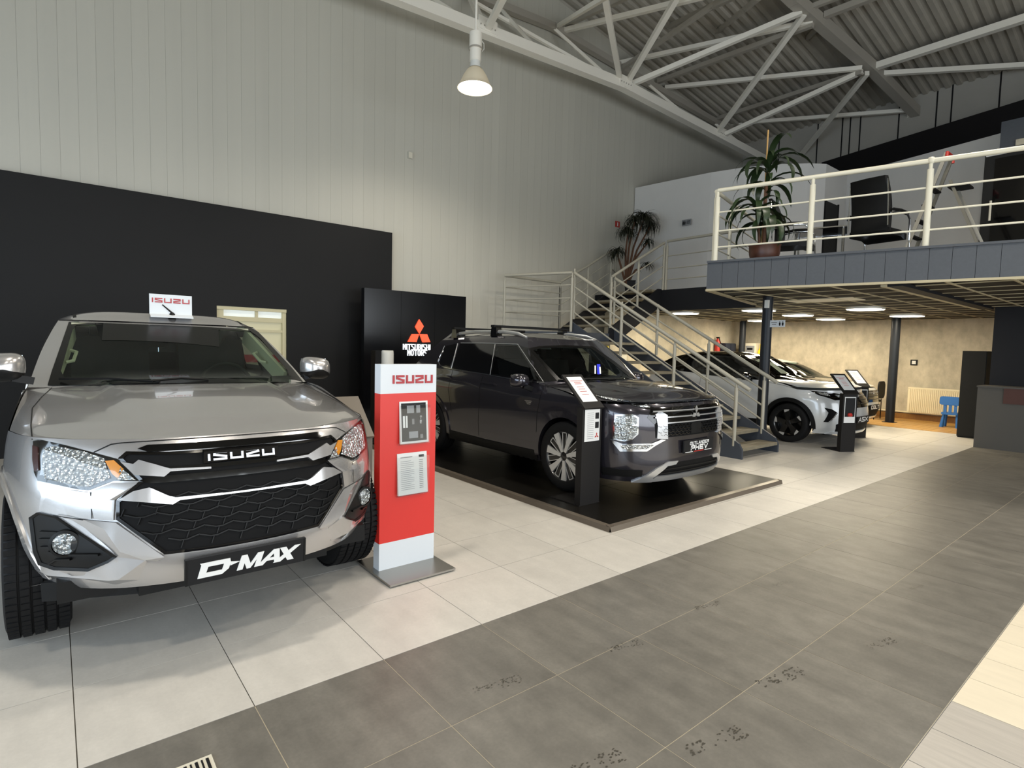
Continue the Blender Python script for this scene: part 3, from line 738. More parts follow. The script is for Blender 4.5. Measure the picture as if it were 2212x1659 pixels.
class Car:
    def __init__(s, name, ox, oy, oz, label, cat='car'):
        s.o = Vector((ox, oy, oz)); s.t = thing(name, (ox, oy, oz), label, cat); s.V = []; s.F = []; s.shells = []
    def W(s, X, Y, Z): return Vector((s.o.x+X, s.o.y+Y, s.o.z+Z))
    def mir(s, p): return Vector((2*s.o.x-p.x, p.y, p.z))
    def loop(s, H): return H+[s.mir(p) for p in reversed(H[1:-1])]
    def shell(s, key, half_levels, cap_top=None, cap_bot=None):
        "half_levels: list (bottom to top) of half contours (front centre -> rear centre, X>0)"
        mb = MB(); L = [s.loop(h) for h in half_levels]; mb.grid(L, close_u=True)
        n = len(half_levels[0])
        def cap(H, fn, flip):
            rows = []
            # pair points of the half contour across the car
            for k in range(n): pass
            return
        if cap_top: mb.grid(cap_top)
        if cap_bot: mb.grid(cap_bot)
        bm = bmesh.new(); vs = [bm.verts.new(p) for p in mb.v]
        for f in mb.f:
            try: bm.faces.new([vs[i] for i in f])
            except ValueError: pass
        bmesh.ops.remove_doubles(bm, verts=bm.verts, dist=4e-4); bmesh.ops.dissolve_degenerate(bm, dist=1e-5, edges=bm.edges)
        bmesh.ops.recalc_face_normals(bm, faces=bm.faces)
        bm.verts.ensure_lookup_table()
        # make sure normals point outwards
        c = s.W(0, 2.2, .8); sc = sum(((f.calc_center_median()-c).dot(f.normal)) for f in bm.faces)
        if sc < 0: bmesh.ops.reverse_faces(bm, faces=bm.faces)
        bm.normal_update(); s.shells.append([key, bm]); return bm
    def make_bvh(s):
        V = []; F = []
        for key, bm in s.shells:
            n = len(V); bm.verts.index_update(); V += [v.co.copy() for v in bm.verts]; F += [[v.index+n for v in f.verts] for f in bm.faces]
        s.bvh = BVHTree.FromPolygons(V, F)
    # projections of 2d outline points onto the body
    def hit(s, p, mode):
        if mode == 'cam': o = Vector(CAM); d = Vector(ray(*p)).normalized()
        elif mode == 'side': o = s.W(-3, p[0], p[1]); d = Vector((1, 0, 0))
        elif mode == 'sideR': o = s.W(3, p[0], p[1]); d = Vector((-1, 0, 0))
        elif mode == 'front': o = s.W(p[0], -3, p[1]); d = Vector((0, 1, 0))
        elif mode == 'rear': o = s.W(p[0], 9, p[1]); d = Vector((0, -1, 0))
        elif mode == 'top': o = s.W(p[0], p[1], 4); d = Vector((0, 0, -1))
        loc, n, i, dist = s.bvh.ray_cast(o, d)
        if loc is None:
            # off the body: take the body point nearest to the ray
            best = None; t0 = (s.o-o).length
            for k in range(60):
                q = o+d*(t0*.6+t0*.9*k/60); l2, n2, i2, d2 = s.bvh.find_nearest(q)
                if best is None or d2 < best[2]: best = (l2, n2, d2)
            loc, n = best[0], best[1]
        if n.dot(d) > 0: n = -n
        return loc, n
    def patch(s, name, poly, m, off=.003, mode='cam', step=None, thick=.006, mirror=True, parent=None, label=None, bulge=0.0, dz=None, smooth=35, both_objs=True, only_mirror=False):
        st = step if step else (8 if mode == 'cam' else .03)
        B = resample(poly, st); nb = len(B)
        xs = [p[0] for p in B]; ys = [p[1] for p in B]; pts = list(B)
        y = min(ys)+st/2
        inner = inset(poly, st*.35)
        while y < max(ys):
            x = min(xs)+st/2
            while x < max(xs):
                if pip((x, y), B) and min((x-a)**2+(y-b)**2 for a, b in B) > (st*.45)**2: pts.append((x, y))
                x += st
            y += st
        r = delaunay_2d_cdt([Vector(p) for p in pts], [(i, (i+1) % nb) for i in range(nb)], [list(range(nb))], 1, 1e-6)
        v2, faces = r[0], r[2]
        A = []; Bt = []
        cxm, cym = sum(xs)/nb, sum(ys)/nb
        for v in v2:
            loc, n = s.hit((v.x, v.y), mode); o = off
            if bulge:
                d = min(math.hypot(v.x-a, v.y-b) for a, b in B); o += bulge*min(1, d/(st*3))
            q = loc+n*o
            A.append(q); Bt.append(loc+n*(off-thick))
        nA = len(A); edges = {}
        for f in faces:
            for i in range(len(f)):
                e = (f[i], f[(i+1) % len(f)]); edges[e] = edges.get(e, 0)+1
        bd = [e for e in edges if (e[1], e[0]) not in edges]
        Fc = [tuple(f) for f in faces]
        if thick > 0: Fc += [(e[1], e[0], e[0]+nA, e[1]+nA) for e in bd]
        out = []
        for sd in ((0, 1) if mirror else (0,)):
            if only_mirror and sd == 0: continue
            mb = MB(); P = A+Bt
            if sd: P = [s.mir(p) for p in P]; Fq = [tuple(reversed(f)) for f in Fc]
            else: Fq = Fc
            mb.add(P, Fq)
            par = parent[sd] if isinstance(parent, (list, tuple)) else (parent or s.t)
            o = mb.build(name, m, par, label=label, smooth=smooth, recalc=False)
            me = o.data; bm = bmesh.new(); bm.from_mesh(me)
            loose = [v for v in bm.verts if not v.link_faces]; bmesh.ops.delete(bm, geom=loose, context='VERTS')
            # orient towards the viewer side
            if faces:
                i0 = faces[0]; nrm = (A[i0[1]]-A[i0[0]]).cross(A[i0[2]]-A[i0[0]]); loc, hn = s.hit((v2[i0[0]].x, v2[i0[0]].y), mode)
                if nrm.dot(hn) < 0: bmesh.ops.reverse_faces(bm, faces=bm.faces)
            bm.to_mesh(me); bm.free(); out.append(o)
        return out
    def ring(s, name, poly, w, m, off=.005, mode='cam', step=None, thick=.010, mirror=True, parent=None, rise=0.0, closed=True, label=None):
        "a band of width w along the inside of an outline"
        st = step if step else (8 if mode == 'cam' else .03)
        inner = inset(poly, w)
        O = []; I = []; n = len(poly)
        for i in range(n if closed else n-1):
            a, b = Vector(poly[i]), Vector(poly[(i+1) % n]); c, d = Vector(inner[i]), Vector(inner[(i+1) % n]); k = max(1, int(math.ceil((b-a).length/st)))
            O += [tuple(a+(b-a)*(q/k)) for q in range(k)]; I += [tuple(c+(d-c)*(q/k)) for q in range(k)]
        if not closed: O.append(poly[-1]); I.append(inner[-1])
        rows = [[], [], [], []]
        for p, q in zip(O, I):
            lo, no = s.hit(p, mode); li, ni = s.hit(q, mode)
            rows[0].append(lo+no*(off-thick)); rows[1].append(lo+no*off); rows[2].append(li+ni*(off+rise)); rows[3].append(li+ni*(off+rise-thick))
        out = []
        for sd in ((0, 1) if mirror else (0,)):
            R = [[s.mir(p) for p in r] for r in rows] if sd else rows
            mb = MB().grid(R, close_u=closed); par = parent[sd] if isinstance(parent, (list, tuple)) else (parent or s.t)
            out.append(mb.build(name, m, par, smooth=40, recalc=True, label=label))
        return out
    def strip(s, name, line, w, m, off=.0015, mode='cam', step=None, mirror=True, parent=None, h=0.0, label=None):
        "ribbon of width w metres (with height h) along a traced line"
        st = step if step else (8 if mode == 'cam' else .03)
        P = resample(line, st, closed=False); Q = [s.hit(p, mode) for p in P]; rows = [[] for _ in range(4 if h else 2)]
        for i, (l, n) in enumerate(Q):
            a = Q[max(0, i-1)][0]; b = Q[min(len(Q)-1, i+1)][0]; t = (b-a)
            if t.length < 1e-7: t = Vector((0, 1, 0))
            t.normalize(); x = t.cross(n).normalized()
            if h:
                rows[0].append(l-x*w/2); rows[1].append(l-x*w*.32+n*(off+h)); rows[2].append(l+x*w*.32+n*(off+h)); rows[3].append(l+x*w/2)
            else: rows[0].append(l-x*w/2+n*off); rows[1].append(l+x*w/2+n*off)
        out = []
        for sd in ((0, 1) if mirror else (0,)):
            R = [[s.mir(p) for p in r] for r in rows] if sd else rows
            par = parent[sd] if isinstance(parent, (list, tuple)) else (parent or s.t)
            out.append(MB().grid(R).build(name, m, par, smooth=60, recalc=True, label=label))
        return out
    def cut(s, poly, mode='cam', key=None, mirror=True):
        "remove body faces inside an outline (glazed openings)"
        cam = Vector(CAM)
        for k, bm in s.shells:
            if key and k != key: continue
            dead = []
            for f in bm.faces:
                c = f.calc_center_median(); n = f.normal
                for sd in ((0, 1) if mirror else (0,)):
                    q = s.mir(c) if sd else c; nn = Vector((-n.x, n.y, n.z)) if sd else n
                    if mode == 'cam':
                        if nn.dot(cam-q) > 0 and pip(project(q), poly): dead.append(f); break
                    elif mode == 'side':
                        if nn.x < -.25 and pip((q.y-s.o.y, q.z-s.o.z), poly): dead.append(f); break
                    elif mode == 'rear':
                        if nn.y > .25 and pip((q.x-s.o.x, q.z-s.o.z), poly): dead.append(f); break
            bmesh.ops.delete(bm, geom=dead, context='FACES')
    def cut_arch(s, Yw, Zw, R, xmin=.45):
        for k, bm in s.shells:
            if k != 'body': continue
            dead = [f for f in bm.faces if (lambda c: (c.y-s.o.y-Yw)**2+(c.z-s.o.z-Zw)**2 < R*R and abs(c.x-s.o.x) > xmin and abs(f.normal.z) < .95)(f.calc_center_median())]
            bmesh.ops.delete(bm, geom=dead, context='FACES')
    def finish(s, mats, angle=28):
        out = {}
        for key, bm in s.shells:
            me = bpy.data.meshes.new(key)
            for v in bm.verts: v.co -= s.o
            bmesh.ops.delete(bm, geom=[v for v in bm.verts if not v.link_faces], context='VERTS')
            bm.to_mesh(me); bm.free()
            me.polygons.foreach_set('use_smooth', [True]*len(me.polygons)); me.set_sharp_from_angle(angle=math.radians(angle))
            nm, mm = mats[key]; o = bpy.data.objects.new(nm, me); COL.objects.link(o); me.materials.append(MATS[mm]); o.parent = s.t; WL[o.name] = s.o.copy(); out[key] = o
        return out
    def arch(s, Yw, Zw, R, w, m, off=.012, a0=-8, a1=188, name='wheel_arch', thick=.02, rise=0.0):
        "curved lip around a wheel opening"
        n = 40; rows = [[], [], [], []]
        for k in range(n+1):
            a = math.radians(a0+(a1-a0)*k/n)
            po = (Yw+math.cos(a)*(R+w), max(.12, Zw+math.sin(a)*(R+w))); pi = (Yw+math.cos(a)*(R-.012), max(.12, Zw+math.sin(a)*(R-.012)))
            lo, no = s.hit(po, 'side'); li, ni = s.hit(pi, 'side')
            no = Vector((-1, 0, 0)); ni = no
            rows[0].append(lo+no*.0); rows[1].append(lo+no*off); rows[2].append(li+ni*(off+rise)); rows[3].append(li+ni*(off-.10))
        for sd in (0, 1):
            R2 = [[s.mir(p) for p in r] for r in rows] if sd else rows
            MB().grid(R2).build(name, m, s.t, smooth=40, recalc=True)
        for sd in (-1, 1):
            mb = MB(); r1 = []; r2 = []
            for k in range(25):
                a = math.radians(-15+210*k/24); y, z = Yw+math.cos(a)*(R+.004), Zw+math.sin(a)*(R+.004)
                if z < .16: z = .16
                l, nn = s.hit((y, z), 'side' if sd < 0 else 'sideR'); r1.append(Vector((l.x-sd*.01, l.y, l.z))); r2.append(s.W(sd*.42, y, z))
            mb.grid([r1, r2]); mb.add([p for p in r2], [tuple(range(len(r2)))]); mb.build('wheel_well', 'black_plastic', s.t, smooth=40)

def make_wheel(car, X, Y, Z, R, width, rr, style, steer=0.0, tread=False):
    sd = 1 if X > 0 else -1; c = car.W(X, Y, Z); ax = Vector((sd, 0, 0))
    # lathe profiles: axis coordinate 0 at wheel centre, + outwards
    h = width/2
    w = MB(); w.lathe([(rr*.97, -h*.9), (rr*.94, -h*.7), (rr*.90, -h*.2), (rr*.88, h*.35), (rr*.93, h*.72), (rr*.985, h*.88), (rr*1.01, h*.93), (rr*1.015, h*.88)], c, ax, 48, cap=False)
    w.lathe([(rr*.9, -h*.3), (.02, -h*.3)], c, ax, 32, cap=False)
    rim = w.build('wheel', style['barrel'], car.t, smooth=35)
    pr = [(rr*1.0, -h*.92), (rr*1.03, -h*1.0), (R*.90, -h*1.02), (R*.965, -h*.93), (R*.99, -h*.80)]
    gro = [-.56, -.19, .19, .56]
    for g in gro: pr += [(R, h*(g-.035)), (R-.009, h*(g-.025)), (R-.009, h*(g+.025)), (R, h*(g+.035))]
    pr += [(R*.99, h*.80), (R*.965, h*.93), (R*.90, h*1.02), (R*.82, h*1.03), (rr*1.06, h*1.0), (rr*1.01, h*.93)]
    ty = MB().lathe(pr, c, ax, 72, cap=False).build('tyre', 'black_rubber', rim, smooth=40)
    if tread:
        lug = MB()
        for k in range(64):
            a = 2*math.pi*k/64; d = Vector((0, math.cos(a), math.sin(a))); tng = Vector((0, -math.sin(a), math.cos(a)))
            for g, wd, sk in ((-.375, .13, .25), (0, .15, -.25), (.375, .13, .25)):
                M3 = Matrix((Vector((1, 0, 0)), tng, d)).transposed()
                lug.box(c+Vector((h*g, 0, 0))+d*(R+.0015)+tng*(.006*sk*4), (h*wd*2, 2*math.pi*R/64*.80, .006), M3)
            for g in (-.77, .77):
                M3 = Matrix((Vector((1, 0, 0)), tng, d)).transposed()
                lug.box(c+Vector((h*g, 0, 0))+d*(R*.994), (h*.34, 2*math.pi*R/64*.70, .010), M3)
        lug.build('tread_blocks', 'black_rubber', rim, kind='stuff')
    o = c+ax*(h*style.get('dish', .62))
    n = style['n']; ex = Vector((0, 1, 0)); ey = Vector((0, 0, 1))
    for k in range(n):
        for (poly, m, dep, lift) in style['spokes']:
            a = 2*math.pi*k/n+style.get('rot', 0); ca, sa = math.cos(a), math.sin(a)
            P = [((r*rr)*ca-(tt*rr)*sa, (r*rr)*sa+(tt*rr)*ca) for r, tt in poly]
            if sd > 0: P = [(x, y) for x, y in P]
            mb = MB().prism(P, o+ax*lift, ex, ey, ax, dep); mb.build('spoke', m, rim, recalc=True)
    MB().lathe([(rr*.20, -.02), (rr*.20, .012), (rr*.15, .018), (0, .02)], o, ax, 20).build('hub_cap', style.get('hub', 'rim_black'), rim, smooth=40)
    return rim
def seat(mb, car, X, Y, z0, w=.50, hb=.62, head=True):
    mb.box(car.W(X, Y, z0), (w, .5, .16)); R = Matrix.Rotation(math.radians(-14), 3, 'X')
    mb.box(car.W(X, Y+.28, z0+hb*.5), (w, .14, hb), R)
    if head: mb.box(car.W(X, Y+.36, z0+hb+.10), (w*.52, .11, .18), R)
def bar_text(car, name, txt, o, ex, ey, ez, h, cw, st, gap, m, depth, parent=None, slant=0.0):
    mb = MB(); text_mesh(mb, txt, h, cw, st, gap, o, ex, ey, ez, depth, slant); return mb.build(name, m, parent or car.t)
# ================================================================== SILVER PICK-UP
def lin(a, b, n): return [a+(b-a)*k/(n-1) for k in range(n)]
tk = Car('pickup_truck', .703, .48, 0, 'silver double cab pickup truck facing the aisle with a black grille', 'pickup truck')
NOSE = [(0, 0), (.20, .008), (.37, .03), (.53, .08), (.64, .14), (.75, .225), (.855, .345), (.94, .50), (1, .72)]
HW = [(.36, .84), (.42, .875), (.5, .90), (.7, .935), (.85, .945), (1.0, .935), (1.09, .92), (1.25, .885), (1.30, .87)]
LEAN = [(.36, .07), (.42, .035), (.5, .008), (.56, 0), (.66, .02), (.80, .045), (.95, .085), (1.05, .12), (1.10, .15), (1.3, .25)]
ZT = [(.72, 1.075), (.9, 1.112), (1.15, 1.165), (1.5, 1.225), (2.0, 1.245), (3.6, 1.27), (3.8, 1.27), (5.2, 1.27)]
SIDE = [(.6, 1.0), (.9, 1.0), (1.35, .995), (1.7, .978), (3.3, .978), (3.9, .985), (5.0, .98), (5.2, .97)]
LT = 5.2; RC = .16
tf = [0, .06, .12, .18, .24, .30, .36, .42, .48, .54, .59, .64, .69, .735, .78, .82, .855, .885, .91, .935, .955, .975, .99, 1.0]
def tk_half(v):
    H = []
    for t in tf:
        zt = 1.085-.010*t**4; zb = .405-.02*smoothstep(.4, .9, t); z = zb+(zt-zb)*v
        H.append(tk.W(t*interp(HW, z)*interp(SIDE, .72), interp(LEAN, z)+interp(NOSE, t), z))
    yc = .72
    for k in range(1, 71):
        s_ = k/70; zt0 = interp(ZT, yc+(LT-RC-yc)*s_); zb0 = .385+.03*smoothstep(.7, 1.4, yc+(LT-RC-yc)*s_)
        z = zb0+(zt0-zb0)*v; y0 = interp(LEAN, min(z, 1.09))*(1-smoothstep(0, .25, s_))+yc; y = y0+(LT-RC-y0)*s_
        H.append(tk.W(interp(HW, z)*interp(SIDE, y), y, z))
    for k in range(1, 13):
        a = math.radians(90*k/12); z = .415+(1.27-.415)*v; w = interp(HW, z)*.975
        if k <= 8:
            a = math.radians(90*k/8); H.append(tk.W(w-RC*.6+RC*.6*math.cos(a), LT-RC+RC*math.sin(a), z))
        else: H.append(tk.W((w-RC*.6)*(12-k)/4, LT, z))
    return H
vl = lin(0, 1, 34)
halves = [tk_half(v) for v in vl]
nf = len(tf)
# bonnet: heightfield between nose and cowl
YCW = 1.50
cap = []
edge = halves[-1]
tt = [-t for t in reversed(tf[1:])]+tf
def bonnet_z(t, s_, X, Y):
    zs = interp(ZT, .72+(YCW-.72)*s_); zf = 1.085-.010*abs(t)**4
    z = zs+(zf-1.075)*(1-s_)**3+(.030+.028*math.sin(math.pi*min(1, s_*.9)))*(1-t*t)*smoothstep(0, .18, s_)
    cr = .52-.13*(1-s_)          # crease of the power dome, converging forwards
    z += .022*(1-smoothstep(cr-.03, cr+.012, abs(X)))*smoothstep(.10, .45, s_)
    # rolled front lip
    z -= .012*(1-smoothstep(0, .05, s_))*0
    return z
for j in range(0, 37):
    s_ = (j/36)**1.25; row = []
    for t in tt:
        at = abs(t); zf = 1.085-.010*at**4
        yn = interp(LEAN, zf)+interp(NOSE, at); yc0 = .72+interp(LEAN, 1.075)
        ycowl = YCW+.02+.16*at**2.5; y = yn+(ycowl-yn)*s_
        ys_ = yc0+(YCW+.18-yc0)*s_
        X = t*interp(HW, interp(ZT, ys_))*interp(SIDE, ys_)
        row.append(tk.W(X, y, bonnet_z(t, s_, X, y)))
    cap.append(row)
# deck closing the top behind the cowl
deck = []
for k in range(0, 20):
    y = YCW+.18+(LT-RC-YCW-.18)*k/19
    deck.append([tk.W(t*interp(HW, interp(ZT, y))*interp(SIDE, y), y if k else YCW+.02+.16*abs(t)**2.5, interp(ZT, y)-(.0 if y < 3.75 else (.36 if abs(t) < .9 else 0))) for t in tt])
bot = [[p for p in (tk.mir(a), a)] for a in halves[0]]
body = MB()
tk.shell('body', halves, cap_top=cap)
bm2 = tk.shell('deck', [[tk.W(.01, 2, .6)]*3]*2, cap_top=deck)
# cab
NC = [(0, 0), (.4, .02), (.7, .065), (.88, .125), (1, .20)]
YB0, YB1, YR0, YR1 = 1.50, 2.47, 3.78, 3.50
CW_ = [(0, .865), (.5, .80), (.85, .735), (1, .70)]
def cab_half(w):
    zb = 1.235; zr = 1.672; H = []
    def zz(y0): return (zb+.03*smoothstep(2, 3.5, y0))+(zr-zb)*w
    hw = interp(CW_, w); wf = w-.06*math.sin(math.pi*w)*0
    yf = YB0+(YB1-YB0)*(w*.93+.07*w*w); yr = YR0+(YR1-YR0)*w
    for t in tf: H.append(tk.W(t*hw, yf+interp(NC, t)*(1-.35*w), zz(yf)+.0))
    ya = yf+.20*(1-.35*w)
    for k in range(1, 41): y = ya+(yr-.06-ya)*k/40; H.append(tk.W(hw*(1-.012*((y-2.6)/1)**2*w), y, zz(y)))
    for k in range(1, 9): H.append(tk.W(hw*.985*(1-(k/8)), yr-.06+.06*min(1, k/2), zz(yr)))
    return H
cabL = [cab_half(w) for w in lin(0, 1, 26)]
roof = []
e = cabL[-1]; nft = len(tf)
for j in range(0, 30):
    s_ = j/29; row = []
    for t in tt:
        at = abs(t); yf = YB1+interp(NC, at)*.65; y = yf+(YR1-yf)*s_
        hw = interp(CW_, 1)*(1-.012*((YB1+.13+(YR1-YB1-.13)*s_-2.6)/1)**2) if 0 < j < 29 else interp(CW_, 1)*(.985 if j else 1)
        z = 1.672+.03*smoothstep(2, 3.5, y)+(.085*(1-at**5))*smoothstep(-.05, .20, s_)*(1-.5*smoothstep(.75, 1, s_))+.012*(1-smoothstep(0, .03, abs(at-.62)))*0
        row.append(tk.W(t*hw, y, z))
    roof.append(row)
tk.shell('cab', cabL, cap_top=roof)
tk.make_bvh()
# glazing outlines traced on the photograph
WS_OUT = [(103, 833), (112, 803), (149, 696), (178, 693.5), (400, 700), (541, 708), (558, 718), (630, 795), (655, 826), (400, 829), (115, 834)]
WS_IN = [(140, 819), (132, 802), (157, 713), (164, 704), (213, 702), (541, 716), (560, 730), (620, 800), (623, 812), (552, 815), (400, 822), (180, 822)]
WS_CUT = [(125, 824), (123, 802), (153, 706), (170, 699), (400, 705), (541, 712), (559, 724), (626, 798), (636, 816), (400, 825)]
tk.cut(WS_CUT, 'cam', 'cab', mirror=False)
SWF = [(1.99, 1.30), (2.25, 1.43), (2.57, 1.585), (2.66, 1.61), (2.86, 1.61), (2.86, 1.30)]
SWR = [(2.95, 1.30), (2.95, 1.61), (3.32, 1.61), (3.50, 1.36), (3.48, 1.30)]
for q in (SWF, SWR): tk.cut(inset(q, .012), 'side', 'cab')
tk.cut_arch(.90, .40, .46); tk.cut_arch(4.02, .40, .46)
tk.finish({'body': ('body', 'silver_paint'), 'deck': ('deck', 'silver_paint'), 'cab': ('cab', 'silver_paint')})
tk.patch('windscreen', WS_OUT, 'windscreen_glass', off=.002, mirror=False, thick=0, step=14)
n_ = 48
def poly_n(poly, n):
    P = resample(poly, .5); return [P[int(len(P)*k/n)] for k in range(n)]
# black band round the windscreen: strip between two outlines, matched by angle about the centre
def band(car, name, outer, inner, m, off, mode='cam', n=72, thick=.004, mirror=False):
    cx = sum(p[0] for p in inner)/len(inner); cy = sum(p[1] for p in inner)/len(inner)
    xs = [p[0] for p in outer]; ys = [p[1] for p in outer]; sx = (max(xs)-min(xs))/2; sy = (max(ys)-min(ys))/2
    def cast(poly, a):
        dx, dy = math.cos(a)*sx, math.sin(a)*sy; best = None
        for i in range(len(poly)):
            x1, y1 = poly[i]; x2, y2 = poly[(i+1) % len(poly)]; ex_, ey_ = x2-x1, y2-y1; den = dx*ey_-dy*ex_
            if abs(den) < 1e-9: continue
            t = ((x1-cx)*ey_-(y1-cy)*ex_)/den; u = ((x1-cx)*dy-(y1-cy)*dx)/den
            if t > 0 and -1e-6 <= u <= 1+1e-6 and (best is None or t > best): best = t
        return (cx+dx*best, cy+dy*best)
    A = [2*math.pi*k/n for k in range(n)]
    for q in list(outer)+list(inner): A.append(math.atan2((q[1]-cy)/sy, (q[0]-cx)/sx) % (2*math.pi))
    A = sorted(set(round(a, 5) for a in A)); rows = [[], [], []]
    for a in A:
        po, pi = cast(outer, a), cast(inner, a)
        for r, f_ in enumerate((0, .5, 1)):
            p = (po[0]+(pi[0]-po[0])*f_, po[1]+(pi[1]-po[1])*f_); l, nn = car.hit(p, mode); rows[r].append(l+nn*off)
    out = []
    for sd in ((0, 1) if mirror else (0,)):
        R2 = [[car.mir(p) for p in r] for r in rows] if sd else rows
        out.append(MB().grid(R2, close_u=True).build(name, m, car.t, smooth=50, recalc=True))
    return out
band(tk, 'windscreen_border', WS_OUT, WS_IN, 'frit_black', .004)
for X in (-.60, .60): tk.strip('roof_channel', [(X, 2.62), (X, 3.45)], .022, 'black_plastic', off=.003, mode='top', mirror=False)
for q, nm in ((SWF, 'front_window'), (SWR, 'rear_window')):
    tk.patch(nm, inset(q, -.015), 'smoked_glass', off=.002, mode='side', thick=0); tk.ring('window_trim', inset(q, -.03), .045, 'black_plastic', off=.004, mode='side')
# sensor housing and mirror at the top of the screen
MB().box(tk.W(-.03, 2.50, 1.60), (.22, .05, .09)).build('sensor_housing', 'black_plastic', tk.t)
# ---- headlamps
HL = [(72, 953), (87, 950), (135, 960), (200, 977), (256, 992), (301, 1039), (245, 1039), (193, 1059), (169, 1057), (82, 1038), (74, 1020)]
hl = tk.patch('headlamp', HL, 'black_gloss', off=.002, thick=.03)
REFL = [(98, 968), (120, 964), (180, 975), (226, 990), (232, 1010), (240, 1033), (193, 1052), (169, 1050), (100, 1034), (93, 1000)]
tk.patch('reflector', REFL, 'lamp_reflector', off=.007, parent=hl, bulge=-.004)
tk.patch('indicator', [(229, 996), (247, 994), (268, 1013), (256, 1034), (244, 1024)], 'amber_lens', off=.008, parent=hl)
tk.patch('indicator_tip', [(262, 1010), (294, 1037), (252, 1037)], 'lamp_reflector', off=.008, parent=hl)
tk.patch('lens_reflection', [(73, 962), (84, 966), (86, 1016), (77, 1018), (73, 992)], 'reflection_red', off=.007, parent=hl)  # faint red reflection in the smoked lens, put in as a coloured patch
tk.patch('lens', HL, 'lamp_glass', off=.012, parent=hl, thick=.010, bulge=.006)
# ---- radiator grille
GR = [(256, 990), (273, 975.5), (369, 976), (449, 970), (531, 962), (531, 1172), (480, 1181), (356, 1197), (252, 1122), (252, 1082), (302, 1039)]
def to_front(poly):      # outline in car coordinates (X, Z) so that both halves join on the centre line
    return [(lambda q: (q[0].x-tk.o.x, q[0].z))(tk.hit(p, 'cam')) for p in poly]
gf = to_front(GR)
gl = [(x, z) for x, z in gf]; gl[4] = (0, gl[4][1]); gl[5] = (0, gl[5][1])
full = gl[:5]+[(-x, z) for x, z in reversed(gl[:4])]+[(-x, z) for x, z in reversed(gl[6:])]+[(0, gl[5][1])]+gl[6:]
# order: left top -> centre top -> right ... make one closed outline
left = gl[:5]; lowl = gl[5:]
full = left+[(-x, z) for x, z in reversed(left[:-1])]+[(-x, z) for x, z in reversed(lowl[1:])]+[lowl[0]]+lowl[1:]
tk.patch('grille', full, 'grille_black', off=.003, mode='front', mirror=False, thick=.02, step=.035)
tk.ring('grille_surround', full, .014, 'black_gloss', off=.006, mode='front', mirror=False, thick=.014, rise=.003)
w1 = [(262, 996), (283, 981), (351, 1007), (370, 1013), (456, 1009), (456, 1013), (372, 1018), (355, 1030), (304, 1027.5), (290, 1003)]
w1 = [(263, 998), (291, 1003), (302, 994), (351, 1008), (368, 1013), (455, 1009), (455, 1013), (369, 1019), (356, 1030), (294, 1027)]
w2 = [(259, 1080), (291, 1061), (325, 1053), (366, 1071), (380, 1074), (480, 1064), (480, 1068.5), (389, 1080), (374, 1089)]
tk.patch('grille_wing', w1, 'silver_paint', off=.022, thick=.03); tk.patch('grille_wing', w2, 'silver_paint', off=.022, thick=.03)
g2 = to_front([(456, 1009), (456, 1013.5), (480, 1064), (480, 1069)])
zc = sum(p[1] for p in g2[:2])/2; zd = sum(p[1] for p in g2[2:])/2
tk.strip('grille_bar', [(-.20, zd), (.20, zd)], .014, 'satin_silver', off=.016, mode='front', mirror=False, h=.008)
for k, (za_, zb_, of) in enumerate([(1.025, 1.055, .012), (.935, .953, .012), (.885, .915, .016)]):
    P = [(-.40, za_), (.40, za_), (.44, (za_+zb_)/2), (.40, zb_), (-.40, zb_), (-.44, (za_+zb_)/2)]
    tk.patch('grille_slat', P, 'black_gloss', off=of, mode='front', mirror=False, thick=.02)
# honeycomb ribs of the lower opening
z = .625; r_ = 0
zlow = min(p[1] for p in full)
while z < .865:
    halfw = .56-.9*max(0, .73-z)
    xk = -halfw+(.06 if r_ % 2 else 0)
    while xk < halfw-.02:
        a = [(xk, z+.008), (xk+.045, z-.006), (xk+.075, z-.006), (min(halfw, xk+.125), z+.010)]
        if all(pip((x, zz_), full) for x, zz_ in a): tk.strip('grille_rib', a, .009, 'black_plastic', off=.004, mode='front', mirror=False, h=.012, step=.05)
        b = [(xk+.06, z-.008), (xk+.048, z-.040)]
        if all(pip((x, zz_), full) for x, zz_ in b): tk.strip('grille_rib', b, .007, 'black_plastic', off=.003, mode='front', mirror=False, h=.008, step=.05)
        xk += .125
    z += .040; r_ += 1
# maker's name on a black carrier
le = [(lambda q: q[0])(tk.hit(p, 'cam')) for p in ((457, 985), (600, 975), (459, 1008), (602, 996))]
zc = (le[0].z+le[3].z)/2; hz = .047
cc = tk.hit((-.01, 1.0), 'front')[0]
MB().box(tk.W(-.012, cc.y-tk.o.y-.008, .992), (.345, .03, .062), Matrix.Rotation(math.radians(14), 3, 'X')).build('emblem_carrier', 'black_gloss', tk.t)
eyv = Vector((0, math.sin(math.radians(14)), math.cos(math.radians(14)))); ezv = Vector((0, -math.cos(math.radians(14)), math.sin(math.radians(14))))
bar_text(tk, 'emblem_letters', 'ISUZU', tk.W(-.012, cc.y-tk.o.y-.022, .992), (1, 0, 0), eyv, ezv, .044, .062, .0105, .013, 'letter_chrome', .008)
